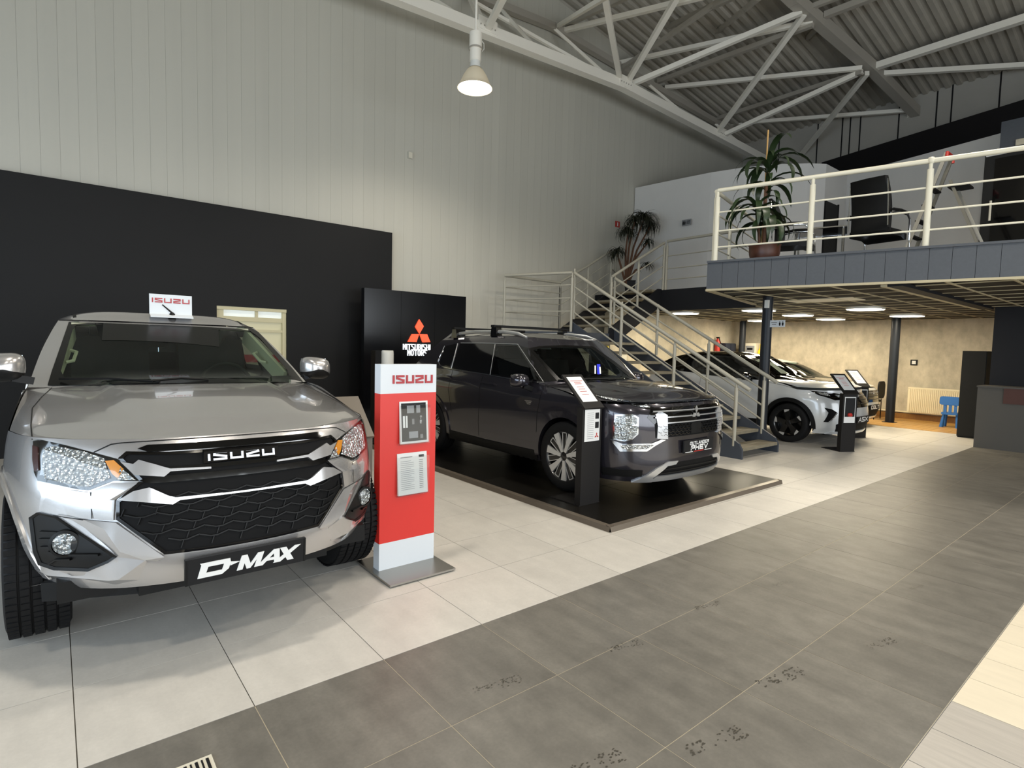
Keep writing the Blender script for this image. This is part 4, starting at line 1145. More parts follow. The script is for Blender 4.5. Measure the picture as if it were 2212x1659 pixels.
# ---- bumper: fog lamp recesses and facets
FG = [(67, 1117), (84, 1106), (121, 1114), (253, 1203), (236, 1214), (193, 1232), (120, 1229), (87, 1218), (76, 1190)]
fg = tk.patch('fog_recess', FG, 'black_plastic', off=.0015, thick=.01)
tk.ring('fog_bezel', FG, 5, 'black_plastic', off=.010, parent=fg, rise=-.006)
for ln in ([(91, 1148), (160, 1151)], [(90, 1164), (122, 1164)], [(92, 1181), (115, 1181)], [(110, 1190), (128, 1197), (216, 1197)], [(110, 1216), (125, 1207), (156, 1206)]):
    tk.strip('fog_rib', ln, .012, 'black_plastic', off=.002, h=.012, parent=fg)
fc, fn = tk.hit((144, 1172), 'cam')
for sd in (0, 1):
    c = tk.mir(fc) if sd else fc; n = Vector((-fn.x if sd else fn.x, fn.y, 0)); n = (n.normalized()+Vector((0, -1, 0))*1.2).normalized()
    MB().lathe([(.062, -.01), (.062, .022), (.050, .026)], c, n, 28, cap=False).build('fog_bezel', 'black_plastic', fg[sd], smooth=40)
    MB().lathe([(.049, .018), (.03, .012), (0, .010)], c, n, 28, cap=False).build('fog_reflector', 'lamp_reflector', fg[sd], smooth=40)
    MB().lathe([(.050, .022), (.035, .030), (0, .034)], c, n, 28, cap=False).build('fog_lens', 'lamp_glass', fg[sd], smooth=60)
def facet(name, pts, faces, m, mirror=True):
    P = []
    for (x, y, o) in pts:
        l, n = tk.hit((x, y), 'cam'); P.append(l+n*o)
    for sd in ((0, 1) if mirror else (0,)):
        Q = [tk.mir(p) for p in P] if sd else P
        MB().add(Q, faces if not sd else [tuple(reversed(f)) for f in faces]).build(name, m, tk.t, recalc=True, smooth=24)
# upturned lip under the fog recess and the raised band above it
facet('bumper_facet', [(253, 1203, .001), (315, 1208, .012), (260, 1246, .020), (240, 1248, .020), (110, 1238, .016), (80, 1226, .010), (70, 1190, .006), (76, 1190, .001), (87, 1218, .001), (120, 1229, .001), (193, 1232, .001), (236, 1214, .001), (300, 1252, .002), (250, 1262, .002), (110, 1256, .002), (75, 1240, .002), (318, 1212, .002)],
      [(0, 1, 2, 3, 11), (11, 3, 10), (10, 3, 4, 9), (9, 4, 8), (8, 4, 5), (8, 5, 6, 7), (2, 12, 13, 3), (3, 13, 14, 4), (4, 14, 15, 5), (1, 16, 12, 2)], 'silver_paint')
facet('bumper_facet', [(121, 1114, .001), (184, 1122, .010), (252, 1128, .012), (356, 1201, .014), (315, 1208, .012), (253, 1203, .001), (230, 1140, .022), (262, 1190, .016), (340, 1212, .002)],
      [(0, 1, 6), (1, 2, 6), (2, 3, 7, 6), (3, 4, 7), (4, 5, 7), (5, 0, 6, 7), (3, 8, 4)], 'silver_paint')
facet('bumper_band', [(82, 1042, .001), (169, 1061, .010), (193, 1063, .012), (245, 1043, .010), (300, 1043, .006), (250, 1080, .010), (247, 1124, .010), (183, 1119, .012), (84, 1102, .001), (178, 1085, .020), (240, 1080, .020), (90, 1072, .002)],
      [(0, 1, 9, 11), (1, 2, 9), (2, 3, 10, 9), (3, 4, 10), (4, 5, 10), (5, 6, 7, 9, 10), (7, 8, 11, 9)], 'silver_paint')
tk.strip('panel_gap', [(200, 1063), (203, 1119)], .004, 'black_plastic', off=.014)
tk.strip('panel_gap', [(121, 1112), (184, 1122)], .004, 'black_plastic', off=.013)
tk.strip('bonnet_gap', [(203, 977), (240, 960), (262, 957), (400, 948), (531, 939)], .005, 'black_plastic', off=.002)
tk.strip('bonnet_gap', [(70, 950), (67, 920), (70, 882), (90, 858), (112, 838)], .005, 'black_plastic', off=.002)
tk.strip('door_gap', [(1.45, .50), (1.45, 1.20)], .005, 'black_plastic', mode='side'); tk.strip('door_gap', [(2.75, .48), (2.75, 1.26)], .005, 'black_plastic', mode='side'); tk.strip('door_gap', [(3.65, .48), (3.65, 1.26)], .005, 'black_plastic', mode='side')
for y in (2.55, 3.45):
    tk.patch('door_handle', [(y-.11, 1.10), (y+.11, 1.10), (y+.11, 1.14), (y-.11, 1.14)], 'satin_silver', off=.03, mode='side', thick=.03)
# black valance and air dam under the bumper
MB().box(tk.W(0, .30, .37), (.9, .3, .05)).build('valance', 'black_plastic', tk.t)
for sd in (-1, 1): MB().bar(tk.W(sd*.42, .26, .362), tk.W(sd*.80, .47, .345), .03, .09).build('air_dam', 'black_plastic', tk.t)
MB().box(tk.W(0, 2.6, .38), (1.5, 4.6, .10)).build('chassis', 'black_plastic', tk.t)
# ---- number plate panel
pc = tk.W(-.011, -.025, .475); rotp = Matrix.Rotation(math.radians(4), 3, 'X')
pl_ = MB().box(pc, (.535, .02, .125), rotp).build('plate', 'print_black', tk.t, label='black display plate with white lettering')
for sd in (-1, 1): MB().box(pc+Vector((sd*.272, .0, 0)), (.010, .024, .125), rotp).build('plate_frame', 'black_plastic', pl_)
eyv = rotp@Vector((0, 0, 1)); ezv = rotp@Vector((0, -1, 0))
mb = MB(); o0 = pc+ezv*.0105
def letters(mb, polys, o, ex, ey, ez, dep):
    for k, p in enumerate(polys): mb.prism(p, o+Vector(ez)*(.0001*(k % 4)), ex, ey, ez, dep)
# D - arrow - MAX, drawn as slanted polygons
sl = .32
def S(poly, x0): return [(x0+x+y*sl, y) for x, y in poly]
Hh = .036
Dp = [[(0, -Hh), (.105, -Hh), (.128, -Hh+.022), (.008, -Hh+.022)], [(.008, Hh-.022), (.128, Hh-.022), (.118, Hh), (-.012, Hh)], [(0, -Hh), (.03, -Hh), (.03, Hh), (-.004, Hh)], [(.098, -Hh), (.128, -Hh+.022), (.128, Hh-.022), (.118, Hh), (.098, Hh)]]
Mp = [[(0, -Hh), (.026, -Hh), (.026, Hh), (0, Hh)], [(.0, Hh), (.026, Hh), (.058, -Hh+.02), (.045, -Hh)], [(.045, -Hh), (.062, -Hh), (.095, Hh), (.075, Hh)], [(.08, -Hh), (.104, -Hh), (.104, Hh), (.08, Hh)]]
Ap = [[(-.03, -Hh), (.0, -Hh), (.052, Hh), (.03, Hh)], [(.03, Hh), (.058, Hh), (.082, -Hh), (.055, -Hh)], [(.0, -.018), (.07, -.018), (.07, -.004), (.0, -.004)]]
Xp = [[(-.01, -Hh), (.025, -Hh), (.105, Hh), (.075, Hh)], [(.0, Hh), (.032, Hh), (.092, -Hh), (.06, -Hh)]]
letters(mb, [S(p, -.215) for p in Dp]+[[(-.085, -.002), (-.085, .018), (-.04, .010)]]+[S(p, -.045) for p in Mp]+[S(p, .075) for p in Ap]+[S(p, .135) for p in Xp], o0, Vector((1, 0, 0)), eyv, ezv, .003)
mb.build('plate_lettering', 'letter_white', pl_)
# ---- wheels
STT = dict(barrel='rim_silver', n=6, hub='rim_black', spokes=[([(.15, -.12), (.95, -.16), (.95, .16), (.15, .12)], 'rim_silver', .02, 0)])
for X in (-.82, .82):
    make_wheel(tk, X, .90, .385, .385, .255, .225, STT, tread=True); make_wheel(tk, X, 4.02, .385, .385, .255, .225, STT)
tk.arch(.90, .40, .455, .03, 'silver_paint', off=.012); tk.arch(4.02, .40, .455, .03, 'silver_paint', off=.012)
# ---- door mirrors: silver cap over a black lower half
def door_mirror(car, c, sd, W_, H_, D_, cap_m, low_m, arm_a, split=-.12):
    def ringp(f_, w_, h_, a0, a1, n=16):
        P = []
        for k in range(n+1):
            a = a0+(a1-a0)*k/n; x = w_/2*math.copysign(abs(math.cos(a))**.55, math.cos(a)); z = h_/2*math.copysign(abs(math.sin(a))**.65, math.sin(a))
            P.append(c+Vector((sd*x-sd*.0, f_*D_+.16*D_*(x/W_), z-.10*H_*(x/W_))))
        return P
    prof = ((-.62, .16, .20), (-.55, .52, .58), (-.30, .86, .90), (.05, 1.0, 1.0), (.36, .97, .98))
    out = []
    for (a0, a1, m, nm) in ((math.asin(-.30), math.pi-math.asin(-.30), cap_m, 'door_mirror'), (math.pi-math.asin(-.30), 2*math.pi+math.asin(-.30), low_m, 'mirror_base')):
        rows = [ringp(f_, w_*W_, h_*H_, a0, a1) for f_, w_, h_ in prof]; g = MB().grid(rows)
        for r in (rows[0], rows[-1]): g.add(r, [tuple(range(len(r)))])
        out.append(g.build(nm, m, car.t if not out else out[0], smooth=40, recalc=True))
    mo = out[0]
    MB().bar(arm_a, c+Vector((-sd*W_*.2, 0, -H_*.34)), .09, .045).build('mirror_arm', 'black_plastic', mo)
    MB().box(c+Vector((0, .37*D_, 0)), (W_*.86, .004, H_*.84)).build('mirror_glass', 'chrome', mo)
    return mo
for sd, X_, Z_ in ((-1, -.985, 1.362), (1, .915, 1.352)):
    door_mirror(tk, tk.W(X_, 1.60, Z_), sd, .235, .175, .17, 'silver_paint', 'black_plastic', tk.W(sd*.84, 1.62, 1.28))
# ---- wipers, aerial
for (a, b) in (((130, 824), (345, 829)), ((330, 829), (450, 824))):
    A, nA = tk.hit(a, 'cam'); B, nB = tk.hit(b, 'cam'); MB().tube([A+nA*.02, (A+B)/2+nA*.03, B+nB*.012], .008, 6).build('wiper', 'black_plastic', tk.t)
# ---- cabin interior
inn = MB().box(tk.W(0, 1.95, 1.10), (1.46, .62, .24)).box(tk.W(.37, 1.85, 1.235), (.42, .3, .07)); inn.build('dashboard', 'interior_dark', tk.t)
fl_ = MB().box(tk.W(0, 2.6, .80), (1.5, 2.0, .1)).build('cabin_floor', 'interior_dark', tk.t)
for X in (-.37, .37):
    s_ = MB(); seat(s_, tk, X, 2.45, .98, .52, .58); s_.build('seat', 'seat_black', tk.t)
s_ = MB(); s_.box(tk.W(0, 3.25, .98), (1.40, .5, .18)).box(tk.W(0, 3.50, 1.22), (1.40, .12, .42)).build('rear_bench', 'seat_black', tk.t)
for X in (-.45, .0, .45):
    h_ = MB().box(tk.W(X, 3.46, 1.535), (.24, .09, .12)).build('headrest', 'seat_black', tk.t)
    for k in (-.06, .06): MB().cyl(tk.W(X+k, 3.47, 1.40), tk.W(X+k, 3.47, 1.50), .007, 6).build('headrest_post', 'chrome', h_)
ring_ = [tk.W(.37+.185*math.cos(a), 2.12+.08*math.sin(a), 1.20+.165*math.sin(a)) for a in [2*math.pi*k/28 for k in range(28)]]
sw = MB().tube(ring_, .016, 8, closed=True).build('steering_wheel', 'seat_black', tk.t, smooth=60)
MB().bar(ring_[0], ring_[14], .05, .02).build('wheel_spoke', 'seat_black', sw)
for sd in (-1, 1):    # pale pillar trim and grab handle
    A, B = tk.W(sd*.745, 1.86, 1.25), tk.W(sd*.615, 2.56, 1.60)
    tr_ = MB().bar(A, B, .03, .13).build('pillar_trim', 'interior_trim', tk.t)
    q = [A+(B-A)*f_+Vector((-sd*d_, -.05, -.02)) for f_, d_ in ((.42, .02), (.45, .06), (.62, .06), (.65, .02))]
    MB().tube(q, .012, 6).build('grab_handle', 'interior_trim', tr_)
MB().box(tk.W(0, 2.98, 1.655), (1.25, 1.0, .02)).build('headlining', 'interior_trim', tk.t)
# tail
tk.patch('tail_lamp', [(-.80, .85), (-.68, .85), (-.68, 1.20), (-.80, 1.20)], 'red_lens', off=.004, mode='rear', mirror=True)
# ---- sign standing on the roof
ra, na = tk.hit((368, 688), 'cam')
sg = thing('roof_sign', (ra.x, ra.y, ra.z), 'white sign with red lettering standing on the silver truck roof', 'sign')
a_, b_ = at_y(322, 634, ra.y), at_y(414, 640, ra.y); zt_ = (a_.z+b_.z)/2; zc_ = ra.z+.05; x0_, x1_ = a_.x, b_.x
MB().box2((x0_, ra.y-.006, ra.z+.03), (x1_, ra.y+.006, zt_)).build('panel', 'sign_white', sg)
MB().add([(x0_, ra.y-.006, ra.z+.035), (x1_, ra.y-.006, ra.z+.035), (x1_, ra.y-.07, ra.z+.012), (x0_, ra.y-.07, ra.z+.012), (x0_, ra.y-.07, ra.z+.004), (x1_, ra.y-.07, ra.z+.004), (x1_, ra.y+.03, ra.z+.004), (x0_, ra.y+.03, ra.z+.004)], [(0, 1, 2, 3), (3, 2, 5, 4), (4, 5, 6, 7)]).build('foot', 'sign_white', sg)
mb = MB(); text_mesh(mb, 'ISUZU', .038, .054, .0088, .012, ((x0_+x1_)/2, ra.y-.006, ra.z+.03+(zt_-ra.z-.03)*.70), (1, 0, 0), (0, 0, 1), (0, -1, 0), .003); mb.build('lettering', 'red_letter', sg)
an, nn = tk.hit((372, 689), 'cam')
ae = MB().lathe([(.03, 0), (.022, .04), (.010, .055), (0, .056)], an, (0, 0, 1), 12).build('aerial', 'black_plastic', tk.t, smooth=50)
MB().tube([an+Vector((0, 0, .05)), an+Vector((-.07, -.0, .115))], [.008, .005], 6).build('aerial_rod', 'black_plastic', ae)
# ================================================================== PASSENGER CARS: common shell
TT = [-t for t in reversed(tf[1:])]+tf
def car_shell(car, S):
    L, RC = S['L'], S.get('RC', .22); NO, HWt, LE, ZTt, SD = S['NOSE'], S['HW'], S['LEAN'], S['ZT'], S['SIDE']
    yc = S['NOSE'][-1][1]; LR = S['LEANR']; zf0 = S['zf']; zbf = S['zbf']; zbs = S['zbs']; YCW = S['cowl']; TAIL = S['TAIL']
    def half(v):
        H = []
        for t in tf:
            zt = zf0-.012*t**4; zb = zbf; z = zb+(zt-zb)*v
            H.append(car.W(t*interp(HWt, z)*interp(SD, yc), interp(LE, z)+interp(NO, t), z))
        for k in range(1, 81):
            s_ = k/80; ya = yc+(L-RC-yc)*s_; zt0 = interp(ZTt, ya); zb0 = zbf+(zbs-zbf)*smoothstep(0, .12, s_)
            z = zb0+(zt0-zb0)*v; y0 = yc+interp(LE, min(z, zf0))*(1-smoothstep(0, .3, s_)); yr = L-RC-interp(LR, z)*smoothstep(.8, 1, s_); y = y0+(yr-y0)*s_
            H.append(car.W(interp(HWt, z)*interp(SD, y), y, z))
        zt0 = interp(ZTt, L-RC)
        for t in reversed(tf[:-1]):
            z = zbs+(zt0-zbs)*v; H.append(car.W(t*interp(HWt, z)*interp(SD, L-RC), L-interp(LR, z)-RC*interp(TAIL, t), z))
        return H
    halves = [half(v) for v in lin(0, 1, 40)]
    cap = []
    for j in range(31):
        s_ = (j/30)**1.2; row = []
        for t in TT:
            at = abs(t); zf = zf0-.012*at**4; yn = interp(LE, zf)+interp(NO, at); yc0 = yc+interp(LE, zf0)
            yw = YCW+S['cowlc']*at**2.2; y = yn+(yw-yn)*s_; ys_ = yc0+(YCW+S['cowlc']-yc0)*s_
            zs = interp(ZTt, ys_); z = zs+(zf-(zf0-.012))*(1-s_)**3+S['crown']*(1-at**2.2)*smoothstep(0, .25, s_)
            X = t*interp(HWt, zs)*interp(SD, ys_)
            if 'dome' in S: z += S['dome'](X, s_)
            row.append(car.W(X, y, z))
        cap.append(row)
    car.shell('body', halves, cap_top=cap)
    deck = []
    for k in range(16):
        y = YCW+S['cowlc']+(L-RC*.9-YCW-S['cowlc'])*k/15
        deck.append([car.W(t*interp(HWt, interp(ZTt, y))*interp(SD, y)*.995, y if k else YCW+S['cowlc']*abs(t)**2.2, interp(ZTt, y)-.005) for t in TT])
    car.shell('deck', [[car.W(.01, 2, .6)]*3]*2, cap_top=deck)
    # greenhouse
    YB0, YB1, YR0, YR1 = S['glass']; NC = S['NC']; CWt = S['CW']; zb_, zr_ = S['zcab']; nc1 = NC[-1][1]
    def cab(w):
        H = []; hw = interp(CWt, w); yf = YB0+(YB1-YB0)*interp(S.get('WSP', [(0, 0), (1, 1)]), w); yr = YR0+(YR1-YR0)*w
        ZR = S.get('ZR', [(0, 0), (9, 0)])
        def zz(y0): return zb_+interp(S['ZBELT'], y0)+(zr_+interp(ZR, y0)-zb_-interp(S['ZBELT'], y0))*w
        cf = 1-.45*w
        for t in tf: H.append(car.W(t*hw, yf+interp(NC, t)*cf, zz(yf+interp(NC, t)*cf)))
        ya = yf+nc1*cf; taper = S.get('taper', .03)
        for k in range(1, 51):
            y = ya+(yr-.10-ya)*k/50; H.append(car.W(hw*(1-taper*smoothstep(.45, 1, k/50)), y, zz(y)))
        for t in reversed(tf[:-1]): H.append(car.W(t*hw*(1-taper), yr-.10*interp(TAIL, t), zz(yr)))
        return H
    cabL = [cab(w) for w in lin(0, 1, 26)]
    roof = []; taper = S.get('taper', .03); ZR = S.get('ZR', [(0, 0), (9, 0)])
    for j in range(30):
        s_ = j/29; row = []; cf = .55
        for t in TT:
            at = abs(t); yf = YB1+interp(NC, at)*cf; yr = YR1-.10*interp(TAIL, at); y = yf+(yr-yf)*s_
            ye = YB1+nc1*cf+(YR1-.10-YB1-nc1*cf)*s_
            hw = interp(CWt, 1)*(1-taper*smoothstep(.45, 1, s_))
            z = zr_+interp(ZR, ye if at > .9 else y)+S['rcrown']*(1-at**2.4)*smoothstep(0, .25, s_)*(1-smoothstep(.8, 1, s_)*.8)
            row.append(car.W(t*hw, y, z))
        roof.append(row)
    car.shell('cab', cabL, cap_top=roof); car.make_bvh()

# ================================================================== DARK GREY SUV ON THE PLATFORM
ol = Car('suv_car', 5.05, .76, .05, 'dark grey SUV with roof bars on the black platform', 'car')
car_shell(ol, dict(L=4.71, RC=.24, zf=.985, zbf=.22, zbs=.24, cowl=1.08, cowlc=.34, crown=.05,
    NOSE=[(0, 0), (.3, .010), (.5, .035), (.65, .075), (.78, .14), (.88, .235), (.95, .37), (1, .60)], HW=[(.2, .875), (.35, .905), (.6, .925), (.8, .935), (.93, .93), (1.0, .915), (1.08, .885), (1.2, .855)],
    LEAN=[(.2, .09), (.30, .03), (.42, 0), (.6, .010), (.75, .015), (.88, .03), (.95, .06), (1.0, .11)], ZT=[(.55, .973), (.75, 1.01), (1.0, 1.055), (1.45, 1.10), (2.2, 1.125), (3.4, 1.18), (4.7, 1.2)],
    SIDE=[(.3, 1), (.6, 1), (1.3, .995), (2.2, .99), (3.5, 1), (4.2, .985), (4.7, .94)], LEANR=[(.2, .06), (.45, 0), (.9, .03), (1.25, .10)], TAIL=[(0, 0), (.5, .12), (.8, .4), (1, 1)],
    glass=(1.10, 1.76, 4.47, 3.98), NC=[(0, 0), (.4, .035), (.7, .12), (.88, .22), (1, .36)], CW=[(0, .865), (.35, .815), (.7, .735), (.9, .672), (1, .62)], zcab=(1.09, 1.635), ZBELT=[(1, 0), (2.2, .03), (3.4, .08), (4.6, .10)], ZR=[(1.7, -.02), (2.3, .015), (3.0, .015), (4.3, -.05)],
    WSP=[(0, 0), (.5, .48), (.85, .84), (1, 1)], rcrown=.05, taper=.05, dome=lambda X, s_: .018*(1-smoothstep(.42, .56, abs(X)))*smoothstep(.05, .5, s_)))
WSo = [(1141, 753), (1165, 748), (1220, 746), (1281, 749), (1330, 783), (1372, 816), (1300, 824), (1240, 827), (1203, 823)]
WSi = [(1152, 757), (1170, 752), (1220, 750), (1276, 753), (1322, 785), (1358, 813), (1300, 819), (1240, 822), (1210, 819)]
FWN = [(1070, 744), (1119, 745), (1172, 826), (1160, 824), (1060, 810)]
RWN = [(994, 742), (1064, 743), (1055, 808), (976, 796)]
QWN = [(961, 748), (989, 742), (972, 795), (949, 787)]
ol.cut(inset(WSo, 6), 'cam', 'cab', mirror=False); ol.cut(inset(FWN, 3), 'cam', 'cab')
ol.cut_arch(.98, .37, .43); ol.cut_arch(3.69, .37, .43)
ol.finish({'body': ('body', 'grey_paint'), 'deck': ('deck', 'interior_dark'), 'cab': ('cab', 'grey_paint')})
ol.patch('windscreen', WSo, 'windscreen_glass', off=.002, mirror=False, thick=0, step=9)
band(ol, 'windscreen_border', WSo, WSi, 'frit_black', .004)
ol.patch('front_window', FWN, 'smoked_glass', off=.002, thick=0); ol.patch('rear_window', RWN, 'black_gloss', off=.003, thick=.003); ol.patch('quarter_window', QWN, 'black_gloss', off=.003, thick=.003)
ol.ring('window_frame', FWN, 3.0, 'black_gloss', off=.005, thick=.006)
# pillars between the panes read as gloss black, chrome line along the sill and roof
ol.patch('centre_pillar', [(1064, 743), (1070, 744), (1060, 810), (1055, 808)], 'black_gloss', off=.004, thick=.004)
ol.patch('a_pillar', [(1119, 745), (1141, 752), (1203, 823), (1172, 826)], 'black_gloss', off=.003, thick=.003)
ol.strip('chrome_line', [(955, 792), (976, 797), (1055, 809.5), (1100, 818), (1160, 826), (1176, 827)], .013, 'chrome', off=.006, h=.004)
ol.strip('chrome_line', [(996, 741), (1066, 742), (1119, 744), (1140, 775), (1174, 825)], .008, 'satin_silver', off=.006, h=.003)
ol.strip('chrome_line', [(989, 742), (975, 797)], .008, 'satin_silver', off=.005, h=.003); ol.strip('chrome_line', [(1070, 744), (1059, 811)], .009, 'satin_silver', off=.005, h=.003)
ol.strip('chrome_line', [(961, 747), (946, 781), (952, 791)], .013, 'chrome', off=.006, h=.004)
# panel gaps, handles, badge
for ln in ([(1178, 829), (1168, 854), (1160, 893), (1157, 960)], [(1043, 812), (1036, 834), (1033, 911), (1034, 940)], [(1181, 830), (1260, 842), (1300, 855)], [(978, 800), (968, 840), (975, 890)]):
    ol.strip('panel_gap', ln, .005, 'black_plastic', off=.0015)
ol.strip('body_crease', [(965, 818), (1000, 824), (1036, 838)], .016, 'grey_paint', off=.0, h=.007); ol.strip('body_crease', [(1040, 838), (1100, 852), (1165, 862)], .014, 'grey_paint', off=0, h=.006)
for p in ([(1040, 824), (1070, 828), (1070, 832.5), (1040, 828)], [(951, 808), (973, 812), (973, 816.5), (951, 812)]):
    ol.patch('door_handle', p, 'grey_paint', off=.03, thick=.03, step=5)
bl, bn = ol.hit((1142, 870), 'cam')
q = MB()
for dz_, w_ in ((.022, .12), (.006, .09), (-.012, .06)): q.box(bl+Vector((-.004, .03*(w_-.09)*5, dz_)), (.004, w_, .010))
q.build('side_badge', 'chrome', ol.t)
# lower cladding and arches
ol.patch('sill_cladding', [(1.43, .235), (3.24, .235), (3.24, .36), (2.4, .345), (1.43, .355)], 'black_plastic', off=.012, mode='side', thick=.02)
ol.arch(.98, .37, .425, .055, 'grey_paint', off=.014); ol.arch(3.69, .37, .425, .055, 'grey_paint', off=.014)
# ---- front end
ol.patch('daytime_lamp', [(1277, 852), (1300, 857), (1349, 866), (1393, 873), (1412, 880), (1417, 888), (1393, 883), (1349, 872), (1300, 861)], 'black_gloss', off=.003, thick=.006, step=5)
dl = ol.patch('daytime_lens', [(1284, 854), (1340, 864), (1390, 872), (1406, 880), (1392, 881), (1345, 870.5), (1300, 860)], 'lamp_reflector', off=.007, thick=.004, step=5)
LR_ = [(1319, 905), (1330, 895), (1369, 894), (1417, 898), (1418, 945), (1400, 955), (1352, 957), (1324, 950)]
pn = ol.patch('lamp_panel', LR_, 'grey_paint', off=.002, thick=.004)
LM = [(1330, 897), (1366, 896), (1378, 903), (1377, 937), (1365, 948), (1349, 952), (1326, 948), (1327, 919)]
hm = ol.patch('headlamp', LM, 'lamp_reflector', off=.006, thick=.012, step=6)
ol.ring('lamp_bezel', inset(LM, -1.5), 3, 'chrome', off=.010, thick=.012, parent=hm); ol.patch('lens', LM, 'lamp_glass', off=.014, thick=.006, parent=hm, step=7)
ol.strip('lamp_bar', [(1328, 921), (1377, 918)], .012, 'chrome', off=.007, h=.004, parent=hm); ol.strip('lamp_bar', [(1329, 936), (1376, 932)], .010, 'chrome', off=.007, h=.004, parent=hm)
ol.patch('chrome_blade', [(1319, 949), (1326, 951), (1346, 959), (1406, 958), (1428, 949), (1437, 950), (1414, 963), (1397, 975), (1340, 975)], 'chrome', off=.012, thick=.02, step=6)
ol.patch('fog_lamp', [(1340, 961), (1404, 960), (1412, 961), (1395, 970), (1345, 970)], 'lamp_reflector', off=.014, thick=.006, step=5)
ol.patch('chrome_pillar', [(1415, 896), (1424, 888), (1440, 897), (1441, 948), (1418, 947), (1420, 920)], 'letter_chrome', off=.014, thick=.025, step=6)
def ofront(poly): return [(lambda q: (q[0].x-ol.o.x, q[0].z-ol.o.z))(ol.hit(p, 'cam')) for p in poly]
def sym(poly): return poly+[(-x, z) for x, z in reversed(poly)]
gz = dict(top=.955, mid=.80, bot=.66)
ol.patch('upper_grille', sym([(-.66, .86), (-.60, .945), (-.50, .955)])[:3]+[(.50, .955), (.60, .945), (.66, .86), (.60, .80), (-.60, .80)], 'black_gloss', off=.004, mode='front', mirror=False, thick=.012)
ol.patch('lower_grille', [(-.59, .80), (.59, .80), (.58, .665), (-.58, .665)], 'grille_black', off=.004, mode='front', mirror=False, thick=.012)
for z, hw_ in ((.915, .60), (.86, .59), (.805, .57)): ol.strip('chrome_slat', [(-hw_, z), (hw_, z)], .016, 'satin_silver', off=.010, mode='front', mirror=False, h=.012)
for r_ in range(4):
    z = .775-.028*r_; x = -.56+(.03 if r_ % 2 else 0)
    while x < .53:
        if abs(x+.03) > .11: ol.strip('grille_cell', [(x, z+.006), (x+.02, z-.006), (x+.04, z-.006), (x+.058, z+.006)], .008, 'black_gloss', off=.006, mode='front', mirror=False, h=.008, step=.06)
        x += .06
ol.patch('radar_cover', [(-.09, .79), (.09, .79), (.09, .68), (-.09, .68)], 'black_plastic', off=.010, mode='front', mirror=False)
# three-diamond emblem
ec, en = ol.hit((0, .885), 'front'); em = MB()
for a in (90, 210, 330):
    u = Vector((math.cos(math.radians(a)), math.sin(math.radians(a)))); v = Vector((-u.y, u.x)); s_ = .068
    em.prism([tuple(u*0), tuple(u*s_*.55-v*s_*.33), tuple(u*s_*1.1), tuple(u*s_*.55+v*s_*.33)], ec+Vector((0, -.014, 0)), (1, 0, 0), (0, 0, 1), (0, -1, 0), .008)
em.build('emblem', 'satin_silver', ol.t, recalc=True)
# lower intake, skid plate
ol.patch('lower_intake', [(-.62, .245), (-.48, .41), (.48, .41), (.62, .245), (.50, .235), (-.50, .235)], 'grille_black', off=.004, mode='front', mirror=False, thick=.01)
for sd in (-1, 1):
    ol.patch('skid_plate', [(sd*.72, .225), (sd*.56, .37), (sd*.44, .425), (sd*.30, .425), (sd*.33, .395), (sd*.44, .385), (sd*.56, .275), (sd*.54, .225)][::sd], 'satin_silver', off=.018, mode='front', mirror=False, thick=.03)
ol.patch('skid_plate', [(-.58, .23), (.58, .23), (.53, .285), (-.53, .285)], 'satin_silver', off=.018, mode='front', mirror=False, thick=.03)
for z in (.315, .355): ol.strip('intake_bar', [(-.50, z), (.50, z)], .012, 'black_plastic', off=.006, mode='front', mirror=False, h=.01)
pz = .555; po = ol.W(0.02, -.012, pz)
pt = MB().box(po, (.52, .016, .125)).build('plate', 'print_black', ol.t, label='black display plate with white lettering')
tx = MB(); text_mesh(tx, 'OUTLANDER', .034, .031, .0065, .0075, po+Vector((.01, -.008, .030)), (1, 0, 0), (0, 0, 1), (0, -1, 0), .002, .12)
text_mesh(tx, 'PHEV', .052, .066, .0125, .012, po+Vector((.01, -.008, -.018)), (1, 0, 0), (0, 0, 1), (0, -1, 0), .002, .12); tx.build('plate_lettering', 'letter_white', pt)
MB().box(po+Vector((0, -.0085, -.056)), (.17, .003, .008)).build('plate_stripe', 'plastic_red', pt); MB().box(po+Vector((-.17, -.0085, -.056)), (.13, .003, .006)).build('plate_stripe', 'letter_white', pt); MB().box(po+Vector((.17, -.0085, -.056)), (.13, .003, .006)).build('plate_stripe', 'letter_white', pt)
ol.patch('lower_lip', [(1300, 1008), (1345, 1014), (1388, 1016), (1386, 1029), (1345, 1029), (1302, 1024)], 'black_plastic', off=.006, thick=.012)
# bonnet shut line
ol.strip('bonnet_gap', [(-.62, .975), (-.3, .985), (.3, .985), (.62, .975)], .006, 'black_plastic', mode='front', mirror=False)
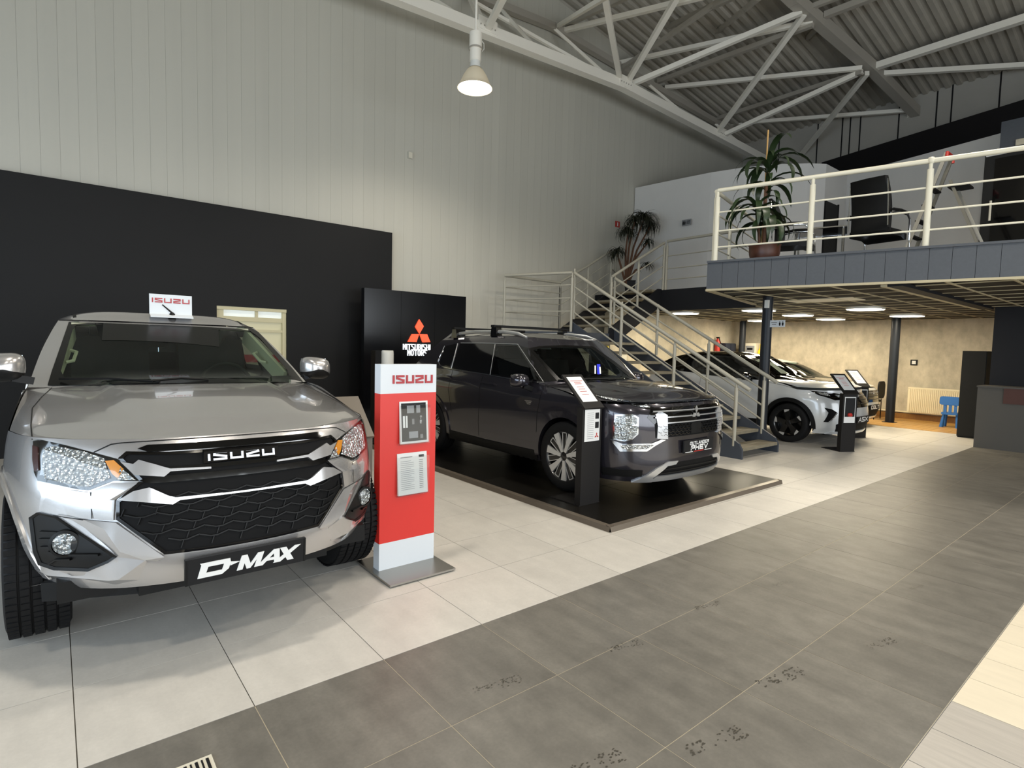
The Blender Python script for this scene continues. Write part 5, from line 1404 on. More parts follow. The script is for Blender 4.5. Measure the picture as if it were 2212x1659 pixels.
# ---- roof: silver rails, two black cross bars
for sd in (-1, 1):
    P = [ol.hit((sd*x, y), 'top')[0]+Vector((0, 0, h)) for x, y, h in ((.625, 1.98, .0), (.612, 2.15, .03), (.60, 2.45, .05), (.592, 3.1, .052), (.575, 3.7, .045), (.56, 4.02, .025), (.555, 4.14, 0))]
    MB().tube(P, [.014, .022, .024, .024, .023, .02, .013], 8).build('roof_rail', 'satin_silver', ol.t, smooth=60)
for y in (2.62, 3.55):
    zt_ = ol.hit((0, y), 'top')[0].z
    b0 = MB().bar((ol.o.x-.66, ol.o.y+y, zt_+.075), (ol.o.x+.66, ol.o.y+y, zt_+.075), .075, .030).build('cross_bar', 'black_plastic', ol.t)
    for sd in (-1, 1):
        e_ = ol.hit((sd*.597, y), 'top')[0]
        f_ = MB(); f_.prism([(-.07, -.01), (.07, -.01), (.05, .10), (.035, .125), (-.035, .125), (-.05, .10)], (e_.x-.045, e_.y, e_.z), (0, 1, 0), (0, 0, 1), (1, 0, 0), .09)
        f_.build('bar_foot', 'black_gloss', b0)
# ---- mirrors
for sd in (-1, 1):
    c = ol.W(sd*1.02, 1.60, 1.135); rows = []
    for f_, w_, h_ in ((-.085, .04, .03), (-.075, .12, .09), (-.03, .20, .145), (.03, .225, .16), (.06, .215, .15)):
        rows.append([c+Vector((sd*.0+w_/2*math.copysign(abs(math.cos(a))**.7, math.cos(a)), f_, h_/2*math.copysign(abs(math.sin(a))**.75, math.sin(a)))) for a in [2*math.pi*k/24 for k in range(24)]])
    g = MB().grid(rows, close_u=True); g.add(rows[0], [tuple(range(24))]); g.add(rows[-1], [tuple(range(24))]); mo = g.build('door_mirror', 'grey_paint', ol.t, smooth=40, recalc=True)
    MB().bar(ol.W(sd*.88, 1.58, 1.04), c+Vector((-sd*.03, 0, -.06)), .09, .05).build('mirror_arm', 'black_plastic', mo); MB().box(c+Vector((0, .061, 0)), (.19, .004, .13)).build('mirror_glass', 'chrome', mo)
# ---- wheels: alternating silver and outlined black spokes
SO = dict(barrel='rim_black', n=7, dish=.70, rot=.2, spokes=[([(.18, -.07), (.55, -.10), (.97, -.16), (.97, .06), (.55, .06), (.18, .05)], 'rim_silver', .018, .004),
   ([(.20, -.04), (.97, -.10), (.97, -.07), (.30, -.02)], 'rim_silver', .012, .002)])
a2 = math.pi/7
def rotp(poly, a): return [(r*math.cos(a)-t_*math.sin(a), r*math.sin(a)+t_*math.cos(a)) for r, t_ in poly]
SO['spokes'] = [([(.18, -.07), (.55, -.12), (.98, -.17), (.98, .13), (.55, .07), (.18, .06)], 'rim_silver', .02, .006),
   (rotp([(.20, -.09), (.97, -.12), (.97, .12), (.20, .09)], a2), 'rim_black', .012, -.004), (rotp([(.24, -.10), (.97, -.13), (.97, -.105), (.24, -.075)], a2), 'rim_silver', .008, .009), (rotp([(.24, .075), (.97, .105), (.97, .13), (.24, .10)], a2), 'rim_silver', .008, .009), (rotp([(.94, -.12), (.97, -.12), (.97, .12), (.94, .12)], a2), 'rim_silver', .008, .009)]
for X in (-.815, .815):
    make_wheel(ol, X, .98, .37, .37, .245, .262, SO); make_wheel(ol, X, 3.69, .37, .37, .245, .262, SO)
# ---- interior
MB().box(ol.W(0, 1.75, .99), (1.45, .55, .20)).build('dashboard', 'interior_dark', ol.t); MB().box(ol.W(0, 2.7, .50), (1.5, 2.6, .1)).build('cabin_floor', 'interior_dark', ol.t)
for X in (-.38, .38):
    s_ = MB(); seat(s_, ol, X, 2.25, .72, .52, .62); s_.build('seat', 'seat_black', ol.t)
s_ = MB().box(ol.W(0, 3.1, .75), (1.35, .5, .18)).box(ol.W(0, 3.38, 1.02), (1.35, .14, .5)).build('rear_bench', 'seat_black', ol.t)
MB().box(ol.W(.10, 1.98, 1.52), (.22, .03, .07)).build('rear_view_mirror', 'black_plastic', ol.t)
rg = [ol.W(.38+.18*math.cos(a), 1.98+.07*math.sin(a), 1.08+.165*math.sin(a)) for a in [2*math.pi*k/24 for k in range(24)]]
MB().tube(rg, .016, 8, closed=True).build('steering_wheel', 'seat_black', ol.t, smooth=60)
# paper hang tag behind the screen
h1, hn = ol.hit((1292, 800), 'cam'); e1_ = ol.hit((1299, 800), 'cam')[0]; e2_ = ol.hit((1292, 786), 'cam')[0]
def quad_on(car, name, px, m, off):
    P = [(lambda q: q[0]+q[1]*off)(car.hit(p, 'cam')) for p in px]; return MB().add(P, [(0, 1, 2, 3)]).build(name, m, car.t)
quad_on(ol, 'screen_sticker', [(1289, 787), (1296, 787), (1297, 809), (1290, 809)], 'blue_sticker', .0035)
quad_on(ol, 'screen_sticker', [(1284, 790), (1287, 790), (1287, 808), (1284, 808)], 'letter_white', .0035); quad_on(ol, 'screen_sticker', [(1294, 793), (1297, 793), (1298, 808), (1295, 808)], 'letter_white', .0045)
A_w, nA_w = ol.hit((1205, 823), 'cam'); B_w, nB_w = ol.hit((1330, 821), 'cam'); MB().tube([A_w+nA_w*.015, (A_w+B_w)/2+nA_w*.03, B_w+nB_w*.015], .008, 6).build('wiper', 'black_plastic', ol.t)
ol.patch('tail_lamp', [(-.88, .95), (-.55, .98), (-.55, 1.08), (-.88, 1.06)], 'red_lens', off=.004, mode='rear')

# ================================================================== WHITE CROSSOVER AND WHITE HATCHBACK
def small_car(name, ox, oy, label, L, hw, H, wb, foh, R, paint, plate, zf=.88, dark_roof=True):
    c = Car(name, ox, oy, 0, label, 'car'); k = hw/.90
    car_shell(c, dict(L=L, RC=.25, zf=zf, zbf=.21, zbs=.22, cowl=.98, cowlc=.36, crown=.05,
        NOSE=[(0, 0), (.3, .015), (.5, .05), (.65, .10), (.78, .18), (.88, .28), (.95, .40), (1, .62)], HW=[(.2, .84*k), (.35, .875*k), (.6, .90*k), (.8, .90*k), (.9, .885*k), (1.0, .86*k), (1.12, .82*k)],
        LEAN=[(.2, .08), (.32, .02), (.45, 0), (.6, .012), (.75, .04), (.84, .09), (.88, .13)], ZT=[(.62, zf-.012), (.8, zf+.045), (1.1, zf+.10), (1.5, zf+.13), (2.4, zf+.15), (3.3, zf+.20), (L, zf+.22)],
        SIDE=[(.3, 1), (.7, 1), (1.5, .985), (2.4, .985), (3.2, 1), (L-.4, .98), (L, .93)], LEANR=[(.2, .05), (.5, 0), (.9, .06), (1.2, .16)], TAIL=[(0, 0), (.5, .12), (.8, .4), (1, 1)],
        glass=(.98, 1.78, L-.12, L-.62), NC=[(0, 0), (.4, .04), (.7, .13), (.88, .24), (1, .38)], CW=[(0, .83*k), (.35, .775*k), (.7, .69*k), (.9, .625*k), (1, .57*k)], zcab=(zf+.10, H-.065), ZBELT=[(1, 0), (2.2, .03), (3.2, .10), (L, .12)], ZR=[(1.7, -.03), (2.3, .01), (2.9, .01), (L-.6, -.10)],
        WSP=[(0, 0), (.5, .47), (.85, .84), (1, 1)], rcrown=.05, taper=.08))
    zb = zf+.17; zt = H-.115
    fw = [(1.62, zb+.01), (2.05, zt-.04), (2.25, zt), (2.62, zt), (2.62, zb+.03)]; rw = [(2.68, zb+.03), (2.68, zt), (3.10, zt-.01), (3.45, zb+.20), (3.42, zb+.10)]
    wsx = [(-.60*k, zf+.165), (-.50*k, H-.12), (.50*k, H-.12), (.60*k, zf+.165)]
    fwi = inset(fw, .01); c.cut(fwi, 'side', 'cab')
    # windscreen hole
    for key, bm in c.shells:
        if key == 'cab':
            dead = [f for f in bm.faces if f.normal.y < -.3 and pip((f.calc_center_median().x-c.o.x, f.calc_center_median().z), inset(wsx, .015))]; bmesh.ops.delete(bm, geom=dead, context='FACES')
    c.cut_arch(foh, R, R+.055); c.cut_arch(foh+wb, R, R+.055)
    c.finish({'body': ('body', paint), 'deck': ('deck', 'interior_dark'), 'cab': ('cab', 'black_gloss' if dark_roof else paint)})
    c.patch('windscreen', inset(wsx, -.03), 'windscreen_glass', off=.002, mode='front', mirror=False, thick=0, step=.05)
    c.ring('windscreen_border', inset(wsx, -.035), .06, 'black_gloss', off=.004, mode='front', mirror=False, thick=.004)
    c.patch('front_window', inset(fw, -.012), 'smoked_glass', off=.002, mode='side', thick=0); c.patch('rear_window', rw, 'black_gloss', off=.003, mode='side'); c.ring('window_frame', inset(fw, -.02), .03, 'black_gloss', off=.004, mode='side')
    c.arch(foh, R, R+.05, .055, 'black_plastic', off=.016); c.arch(foh+wb, R, R+.05, .055, 'black_plastic', off=.016)
    c.patch('sill_cladding', [(foh+.42, .225), (foh+wb-.42, .225), (foh+wb-.42, .38), (foh+1.3, .33), (foh+.42, .36)], 'black_plastic', off=.010, mode='side', thick=.015)
    for ln in ([(1.38, .36), (1.40, .70), (1.46, zf+.10)], [(2.64, .34), (2.66, zb)], [(3.30, .60), (3.42, .85), (3.40, zb+.08)]): c.strip('panel_gap', ln, .005, 'black_plastic', mode='side')
    for y in (2.46, 3.2): c.patch('door_handle', [(y-.1, zf-.02), (y+.1, zf-.02), (y+.1, zf+.015), (y-.1, zf+.015)], paint, off=.03, mode='side', thick=.03)
    # front end in car coordinates
    hl = c.patch('headlamp', [(-.84*k, zf-.02), (-.80*k, zf-.09), (-.66*k, zf-.165), (-.42*k, zf-.15), (-.36*k, zf-.08), (-.60*k, zf-.045)], 'black_gloss', off=.004, mode='front', thick=.01, step=.025)
    c.patch('reflector', [(-.80*k, zf-.035), (-.77*k, zf-.085), (-.68*k, zf-.10), (-.70*k, zf-.05)], 'lamp_reflector', off=.008, mode='front', parent=hl, step=.02); c.patch('lens_unit', [(-.60*k, zf-.075), (-.58*k, zf-.115), (-.45*k, zf-.11), (-.44*k, zf-.08)], 'lamp_reflector', off=.008, mode='front', parent=hl, step=.02)
    c.patch('grille', [(-.40*k, zf-.05), (.40*k, zf-.05), (.46*k, zf-.13), (.44*k, zf-.30), (-.44*k, zf-.30), (-.46*k, zf-.13)], 'black_gloss', off=.004, mode='front', mirror=False, thick=.008, step=.05)
    for z in (zf-.10, zf-.17, zf-.24): c.strip('grille_slat', [(-.40*k, z), (.40*k, z)], .012, 'satin_silver' if z > zf-.12 else 'black_plastic', off=.006, mode='front', mirror=False, h=.006, step=.06)
    ec, en = c.hit((0, zf-.10), 'front'); em = MB()
    for a in (90, 210, 330):
        u = Vector((math.cos(math.radians(a)), math.sin(math.radians(a)))); v = Vector((-u.y, u.x)); s_ = .045
        em.prism([tuple(u*0), tuple(u*s_*.55-v*s_*.33), tuple(u*s_*1.1), tuple(u*s_*.55+v*s_*.33)], ec+Vector((0, -.016, 0)), (1, 0, 0), (0, 0, 1), (0, -1, 0), .008)
    em.build('emblem', 'satin_silver', c.t, recalc=True)
    fv = c.patch('corner_lamp', [(-.80*k, .66), (-.73*k, .645), (-.66*k, .585), (-.75*k, .42), (-.80*k, .42), (-.765*k, .58)], 'grille_black', off=.004, mode='front', thick=.008, step=.025)
    c.patch('lamp_edge', [(-.67*k, .585), (-.655*k, .58), (-.745*k, .42), (-.76*k, .42)], 'lamp_reflector', off=.008, mode='front', parent=fv, step=.02)
    c.patch('lower_grille', [(-.62*k, .235), (-.66*k, .38), (-.48*k, .50), (.48*k, .50), (.66*k, .38), (.62*k, .235)], 'grille_black', off=.004, mode='front', mirror=False, thick=.008, step=.05)
    c.patch('chin', [(-.72*k, .215), (.72*k, .215), (.66*k, .26), (-.66*k, .26)], paint, off=.02, mode='front', mirror=False, thick=.03, step=.05)
    po = c.W(0, -.012, .45); pt = MB().box(po, (.52, .016, .115)).build('plate', 'print_black', c.t, label='black display plate with white lettering'); tx = MB()
    text_mesh(tx, plate, .082, .125 if len(plate) < 4 else .098, .018, .018, po+Vector((0, -.008, .004)), (1, 0, 0), (0, 0, 1), (0, -1, 0), .002, .15); tx.build('plate_lettering', 'letter_white', pt)
    for sd in (-1, 1):
        cc = c.W(sd*(hw+.09), 1.62, zf+.17); rows = []
        for f_, w_, h_ in ((-.08, .05, .04), (-.06, .14, .10), (0, .20, .15), (.05, .19, .14)):
            rows.append([cc+Vector((w_/2*math.copysign(abs(math.cos(a))**.7, math.cos(a)), f_, h_/2*math.copysign(abs(math.sin(a))**.75, math.sin(a)))) for a in [2*math.pi*q/20 for q in range(20)]])
        g = MB().grid(rows, close_u=True); g.add(rows[0], [tuple(range(20))]); g.add(rows[-1], [tuple(range(20))]); mo = g.build('door_mirror', 'black_gloss', c.t, smooth=40, recalc=True)
        MB().bar(c.W(sd*(hw-.06), 1.62, zf+.10), cc+Vector((-sd*.03, 0, -.05)), .08, .045).build('mirror_arm', 'black_plastic', mo)
    SA = dict(barrel='rim_black', n=5, dish=.66, rot=.3, spokes=[([(.18, -.16), (.55, -.22), (.93, -.30), (.93, .10), (.5, .14), (.18, .12)], 'rim_black', .02, 0), ([(.74, -.26), (.98, -.33), (.99, .10), (.88, .02)], 'rim_silver', .012, .012)])
    for X in (-(hw-.115), hw-.115):
        make_wheel(c, X, foh, R, R, .225, R*.70, SA); make_wheel(c, X, foh+wb, R, R, .225, R*.70, SA)
    MB().box(c.W(0, 1.68, zf+.06), (1.35*k, .5, .18)).build('dashboard', 'interior_dark', c.t); MB().box(c.W(0, 2.4, .45), (1.4*k, 2.2, .1)).build('cabin_floor', 'interior_dark', c.t)
    for X in (-.36, .36):
        s_ = MB(); seat(s_, c, X, 2.1, .62, .48, .60); s_.build('seat', 'seat_black', c.t)
    MB().box(c.W(0, 2.95, .78), (1.25*k, .14, .5)).build('rear_bench', 'seat_black', c.t)
    c.strip('bonnet_gap', [(1.32, zf+.085), (1.0, zf+.045), (.75, zf-.005)], .006, 'black_plastic', mode='side')
    A, nA = c.hit((-.45, zf+.175), 'front'); B, nB = c.hit((.2, zf+.165), 'front'); MB().tube([A+nA*.015, B+nB*.015], .008, 6).build('wiper', 'black_plastic', c.t)
    c.patch('tail_lamp', [(-.84*k, .85), (-.5*k, .88), (-.5*k, .96), (-.84*k, .95)], 'red_lens', off=.004, mode='rear')
    return c
asx = small_car('crossover_car', 10.88, 1.23, 'white crossover with dark roof parked behind the stair', 4.24, .90, 1.585, 2.64, .87, .345, 'white_car_paint', 'ASX', zf=.955)
colt = small_car('hatchback_car', 13.75, 1.98, 'white hatchback mostly hidden beyond the white crossover', 4.05, .865, 1.44, 2.58, .83, .315, 'white_car_paint_plain', 'COLT', zf=.86, dark_roof=False)
# ================================================================== DISPLAY PLATFORM UNDER THE DARK SUV
px0, px1, py0, py1 = 3.62, 6.72, .64, 5.52
pf = thing('display_platform', ((px0+px1)/2, (py0+py1)/2, 0), 'low black platform underneath the dark grey SUV', 'platform')
MB().box2((px0+.02, py0+.02, 0), (px1-.02, py1-.02, .038)).build('base', 'black_plastic', pf)
nx, ny = 3, 5; sx, sy = (px1-px0-.08)/nx, (py1-py0-.08)/ny
for i in range(nx):
    for j in range(ny):
        MB().box((px0+.04+sx*(i+.5), py0+.04+sy*(j+.5), .043), (sx-.005, sy-.005, .014)).build('platform_panel', 'platform_black', pf)
for a, b in (((px0, py0), (px1, py0)), ((px0, py1), (px1, py1)), ((px0, py0), (px0, py1)), ((px1, py0), (px1, py1))):
    d = Vector((b[0]-a[0], b[1]-a[1], 0)).normalized(); n = Vector((d.y, -d.x, 0))
    c = Vector(((px0+px1)/2, (py0+py1)/2, 0))
    if (Vector((a[0], a[1], 0))-c).dot(n) < 0: n = -n
    A, B = Vector((a[0], a[1], 0)), Vector((b[0], b[1], 0))
    MB().add([A+n*.012, B+n*.012, B+Vector((0, 0, .044))+n*0, A+Vector((0, 0, .044))+n*0, A-n*.045+Vector((0, 0, .0505)), B-n*.045+Vector((0, 0, .0505)), A-n*.045, B-n*.045], [(0, 1, 2, 3), (3, 2, 5, 4), (4, 5, 7, 6), (6, 7, 1, 0)]).build('edge_profile', 'platform_edge', pf, recalc=True)

# ================================================================== INFORMATION KIOSKS
def kiosk(x0, y0, z0, label, sheet=None, w=.268, m='kiosk_black', hcol=.945, rise=.29, run=.31, photo=True, paper=True, yaw=0.0):
    t = thing('info_kiosk', (x0+w/2, y0+.1, z0), label, 'kiosk', 'black information kiosks in front of the cars' if m == 'kiosk_black' else None); t.rotation_euler = (0, 0, math.radians(yaw))
    MB().box2((x0-.01, y0, z0), (x0+w+.01, y0+.40, z0+.008)).build('foot', m, t)
    MB().box2((x0, y0, z0+.008), (x0+w, y0+.075, z0+hcol)).build('column', m, t)
    ang = math.atan2(rise, run); L = math.hypot(rise, run); ey = Vector((0, math.cos(ang), math.sin(ang))); ez = Vector((0, -math.sin(ang), math.cos(ang))); o = Vector((x0-.004, y0, z0+hcol))
    MB().prism([(0, -.02), (w+.008, -.02), (w+.008, L), (0, L)], o, (1, 0, 0), ey, ez, .02).build('reading_panel', m, t)
    if not paper: return t
    s1 = MB().prism([(.035, .06), (w-.03, .06), (w-.03, L-.035), (.035, L-.035)], o+ez*.02, (1, 0, 0), ey, ez, .003).build('sheet', 'paper_white', t)
    ln = MB(); k = 0
    for yy in (.33, .31, .29, .25, .22, .19, .15):
        ln.box(o+ez*.0235+Vector((w*.5, 0, 0))+ey*(yy*L/.42), (w*(.62 if k == 0 else .34), .004, .004), Matrix.Rotation(ang, 3, 'X')); k += 1
    ln.build('sheet_print', 'print_red', s1, kind='stuff')
    if sheet:
        a, b = sheet; s2 = MB().box2((x0+.03, y0-.003, z0+a), (x0+w-.03, y0, z0+b)).build('sheet', 'paper_white', t)
        if photo == 'list':
            pr = MB().box2((x0+w-.095, y0-.005, z0+b-.11), (x0+w-.045, y0-.003, z0+b-.05)).box2((x0+w-.095, y0-.005, z0+b-.20), (x0+w-.045, y0-.003, z0+b-.14)); pr.build('sheet_picture', 'print_black', s2, kind='stuff')
            em = MB(); ctr = Vector((x0+w-.07, y0-.003, z0+b-.275))
            for aa in (90, 210, 330):
                u = Vector((math.cos(math.radians(aa)), math.sin(math.radians(aa)))); v = Vector((-u.y, u.x)); q = .028
                em.prism([tuple(u*0), tuple(u*q*.55-v*q*.33), tuple(u*q*1.1), tuple(u*q*.55+v*q*.33)], ctr, (1, 0, 0), (0, 0, 1), (0, -1, 0), .002)
            em.build('sheet_emblem', 'plastic_red', s2, recalc=True); tl = MB()
            for r_ in range(14): tl.box((x0+w*.40, y0-.0035, z0+b-.05-.019*r_), (w*.34, .001, .004))
            tl.build('sheet_print', 'print_mid', s2, kind='stuff')
        else:
            MB().box2((x0+.042, y0-.005, z0+a+.10), (x0+w-.042, y0-.003, z0+b-.015)).build('sheet_picture', 'print_black', s2); MB().lathe([(0, -.03), (.035, -.02), (.045, 0), (.03, .03), (0, .035)], (x0+w*.5, y0-.004, z0+a+.13), (0, -.05, 1), 12).build('sheet_car', 'plastic_red', s2)
    return t
kiosk(3.85, 1.22, .0505, 'black kiosk with a white price sheet beside the dark SUV wheel', (.62, .95-.005), photo='list')
kiosk(9.806, 1.07, 0, 'black kiosk with a red car picture before the white crossover', (.47, .89), yaw=-27)
k3 = at_z(1834, 800, 1.268); kiosk(k3.x-.20, k3.y-.31, 0, 'black kiosk partly hidden behind the nearer kiosk by the white hatchback', (.50, .92), hcol=.978, yaw=-27)
g3 = at_z(741, 849, 1.135); kg = kiosk(g3.x-.20, g3.y-.30, 0, 'grey lectern stand half hidden behind the silver truck fender', None, w=.33, m='lectern_grey', hcol=.80, paper=False)

# ================================================================== RED AND WHITE MAKER'S STAND
sx0, sx1, sy0 = 1.643, 2.072, .968; zt = at_y(880, 787, sy0).z
ss = thing('display_stand', ((sx0+sx1)/2, sy0+.04, 0), 'tall red and white upright stand with brochures beside the silver truck', 'stand')
MB().box2((1.60, .715, .010), (2.095, 1.235, .022)).build('foot', 'brushed_steel', ss)
for x in (1.63, 2.065):
    for y in (.745, 1.205): MB().cyl((x, y, 0), (x, y, .010), .012, 10).build('rubber_foot', 'black_plastic', ss)
dpt = .085; zr0 = at_y(820, 1176, sy0).z; zr1 = at_y(880, 849, sy0).z
MB().box2((sx0, sy0, .022), (sx1, sy0+dpt, zr0)).build('lower_panel', 'sign_white', ss)
red = MB().box2((sx0, sy0, zr0), (sx1, sy0+dpt, zr1)).build('red_panel', 'red_panel', ss)
hd = MB().box2((sx0, sy0, zr1), (sx1, sy0+dpt, zt)).build('header', 'sign_white', ss)
la, lb = at_y(848, 820, sy0), at_y(934, 818, sy0); lh = at_y(890, 809, sy0).z-at_y(890, 827, sy0).z; W = lb.x-la.x
tx = MB(); text_mesh(tx, 'ISUZU', lh, (W-lh*.24-4*.013)/4, lh*.24, .013, ((la.x+lb.x)/2, sy0, (la.z+lb.z)/2), (1, 0, 0), (0, 0, 1), (0, -1, 0), .006); tx.build('lettering', 'red_letter', hd)
def leaflet(name, ctr, m, px):
    # brochure stack in a clear pocket; corners measured on the stand face
    P = [at_y(x, y, sy0-.02) for x, y in px]; x0 = (P[0].x+P[3].x)/2; x1 = (P[1].x+P[2].x)/2; z1 = (P[0].z+P[1].z)/2; z0 = (P[2].z+P[3].z)/2
    t = thing(name, ((x0+x1)/2, sy0-.015, z0), m[0], 'brochure')
    MB().add([(x0, sy0-.030, z0), (x1, sy0-.030, z0), (x1, sy0-.006, z1), (x0, sy0-.006, z1), (x0, sy0-.012, z0), (x1, sy0-.012, z0), (x1, sy0-.001, z1), (x0, sy0-.001, z1)], [(0, 1, 2, 3), (0, 4, 5, 1), (0, 3, 7, 4), (1, 5, 6, 2), (3, 2, 6, 7), (4, 7, 6, 5)]).build('sheets', 'paper_white', t, recalc=True)
    MB().box2((x0-.008, sy0-.034, z0-.006), (x1+.008, sy0-.032, z0+(z1-z0)*.92)).box2((x0-.010, sy0-.034, z0-.008), (x1+.010, sy0-.001, z0-.006)).build('pocket', 'acrylic', t)
    def on(u, v): return Vector((x0+(x1-x0)*u, sy0-.0305+.024*v, z0+(z1-z0)*v))
    return t, on
t1, on = leaflet('brochure_stack', 0, ['black printed brochures in the upper pocket of the red stand'], [(866, 869), (928, 865), (922, 955), (863, 958)])
def rect_on(name, par, on, u0, v0, u1, v1, m, e=0.0): MB().add([on(u0, v0)-Vector((0, e, 0)), on(u1, v0)-Vector((0, e, 0)), on(u1, v1)-Vector((0, e, 0)), on(u0, v1)-Vector((0, e, 0))], [(0, 1, 2, 3)]).build(name, m, par)
rect_on('cover_print', t1, on, .05, .05, .93, .96, 'print_black', .0005)
for (a, b, c, d, m) in [(.25, .72, .50, .90, 'print_mid'), (.58, .72, .72, .90, 'print_mid'), (.30, .12, .62, .28, 'print_mid'), (.10, .38, .17, .66, 'letter_white'), (.20, .38, .26, .66, 'letter_white'), (.42, .45, .50, .58, 'print_grey'), (.70, .10, .80, .2, 'print_grey')]:
    rect_on('cover_picture', t1, on, a, b, c, d, m, .001)
tq, Wq = text_quads('D-MAX', .016, .013, .0042, .002); cq = on(.73, .52); mbq = MB()
ezq = Vector((0, -1, 0)); mbq2 = [mbq.prism([(y*1.0, -x) for x, y in q], cq+Vector((0, -.0015, 0)), (1, 0, 0), (0, 0, 1), ezq, .0005) for q in tq]; mbq.build('cover_title', 'letter_white', t1)
t2, on = leaflet('price_sheet', 0, ['white printed price list in the lower pocket of the red stand'], [(862, 982), (926, 974), (920, 1063), (857, 1070)])
for k in range(16):
    v = .80-.045*k; rect_on('list_line', t2, on, .10, v, .55-(.1 if k % 4 == 0 else 0), v+.010, 'print_mid', .0006)
    rect_on('list_line', t2, on, .72, v, .86, v+.012, 'print_grey', .0006)
rect_on('list_title', t2, on, .10, .89, .50, .91, 'print_grey', .0006); rect_on('list_car', t2, on, .72, .87, .90, .93, 'print_black', .0006)

# ================================================================== BLACK BRAND WALL WITH ILLUMINATED SIGN
yp = 6.52; bx0, bx1 = at_y(787, 622, yp).x, at_y(1007, 640, yp).x
bp = thing('brand_panel', ((bx0+bx1)/2, yp+.06, 0), 'free-standing black panel wall with a glowing red three-diamond sign', 'panel')
w3 = (bx1-bx0)/3
for k in range(3): MB().box2((bx0+w3*k+.002, yp, 0), (bx0+w3*(k+1)-.002, yp+.12, 2.497)).build('wall_board', 'black_gloss_panel', bp)
D3 = [[(904.5, 690), (913.8, 705), (905, 720.5), (896, 706)], [(904, 721.5), (889, 721.5), (880, 738.5), (898, 739)], [(905.5, 721.5), (921, 722), (928, 739), (912, 739.5)]]
for d in D3:
    P = [at_y(x, y, yp) for x, y in d]; MB().prism([(p.x, p.z) for p in reversed(P)], (0, yp, 0), (1, 0, 0), (0, 0, 1), (0, -1, 0), .03).build('sign_diamond', 'sign_letter_red', bp, recalc=True)
c1 = at_y(870, 749, yp); c2 = at_y(879.5, 762, yp); hL = at_y(890, 742.5, yp).z-at_y(890, 755, yp).z
for txt, left, nch in (('MITSUBISHI', c1, 10), ('MOTORS', c2, 6)):
    cw = .056; st_ = .0145; gp = .0135; q, Wt = text_quads(txt, hL, cw, st_, gp); mbt = MB(); text_mesh(mbt, txt, hL, cw, st_, gp, (left.x+Wt/2, yp, left.z), (1, 0, 0), (0, 0, 1), (0, -1, 0), .02); mbt.build('sign_lettering', 'sign_letter_white', bp)
# charging post standing in front of it
yc_ = 5.60; a = at_y(811, 757, yc_); b = at_y(848, 757, yc_); m_ = at_y(824, 757, yc_); z0_ = at_y(830, 803, yc_).z
cp = thing('charging_post', ((a.x+b.x)/2, yc_+.08, 0), 'black charging post with a curved white cover behind the red stand', 'charger')
MB().box2((a.x, yc_, 0), (a.x+.13, yc_+.16, a.z)).build('post', 'black_plastic', cp)
rows = []
for k in range(13):
    f_ = k/12; an_ = math.pi*f_; xx = m_.x+(b.x-m_.x)*(.5-.5*math.cos(an_)); yy = yc_-.02-.09*math.sin(an_); rows.append([Vector((xx, yy, z0_-.18)), Vector((xx, yy, b.z-.06)), Vector((xx, yy+.01, b.z-.015)), Vector((xx, yy+.05*math.sin(an_), b.z))])
g = MB().grid(rows); g.build('cover', 'white_plastic', cp, smooth=50, recalc=True); MB().box2((m_.x, yc_-.02, z0_-.18), (b.x, yc_+.02, b.z-.01)).build('back_plate', 'white_plastic', cp)

# ================================================================== PENDANT HIGH-BAY LAMPS
def bay(x, y, z, label, power):
    t = thing('pendant_lamp', (x, y, z), label, 'lamp', 'high bay lamps hanging from the roof')
    MB().cyl((x, y, z+.80), (x, y, roof_z(x)), .018, 10).build('suspension_rod', 'truss_white', t)
    h_ = MB().lathe([(.06, .39), (.085, .39), (.085, .56), (.095, .565), (.095, .80), (.03, .82)], (x, y, z), n=24).build('gear_housing', 'truss_white', t, smooth=35)
    MB().lathe([(.098, .56), (.103, .565), (.103, .585), (.098, .59)], (x, y, z), n=24, cap=False).build('clamp_ring', 'truss_grey', h_, smooth=35)
    MB().tube([(x+.09, y, z+.74), (x+.15, y, z+.70), (x+.155, y, z+.62), (x+.11, y, z+.57)], .008, 6).build('cable', 'white_plastic', h_)
    MB().lathe([(.075, .40), (.08, .30), (.10, .285)], (x, y, z), n=24, cap=False).build('neck', 'white_plastic', t, smooth=35)
    MB().lathe([(.085, .29), (.13, .25), (.18, .17), (.225, .07), (.262, 0), (.268, -.004), (.262, -.006), (.222, .066), (.175, .165), (.125, .24), (.0, .26)], (x, y, z), n=40, cap=False).build('reflector', 'lamp_shade', t, smooth=50)
    MB().lathe([(0, .012), (.12, .010), (.235, .03)], (x, y, z), n=32, cap=False).build('bulb_glass', 'lamp_bulb', t, smooth=60)
    d = bpy.data.lights.new('bay_light', 'SPOT'); d.energy = power; d.color = (1, .93, .82); d.spot_size = math.radians(158); d.spot_blend = .55; d.shadow_soft_size = .22
    o = bpy.data.objects.new('bay_light', d); COL.objects.link(o); o.parent = t; o.location = (0, 0, -.03)
    return t
mat('lamp_shade', '#d9cfb8', .5, emis=(1, .80, .50), estr=.10)
mat('lamp_bulb', '#fff3d8', .5, emis=(1, .90, .70), estr=14)
bay(5.0, 4.76, 5.45, 'glowing bell-shaped pendant lamp hanging before the grey side wall', 150)
for (x, y, z, lab) in ((.6, .9, 6.3, 'above the silver truck bonnet'), (5.0, .6, 6.3, 'above the dark SUV front'), (9.0, -.6, 6.9, 'above the mezzanine front'), (.6, -3.6, 6.0, 'behind the camera'), (5.0, -3.6, 6.0, 'above the pale planks'), (9.6, -3.6, 6.3, 'above the end of the aisle')):
    bay(x, y, z, 'bell-shaped pendant lamp hanging '+lab, LAMP_W)

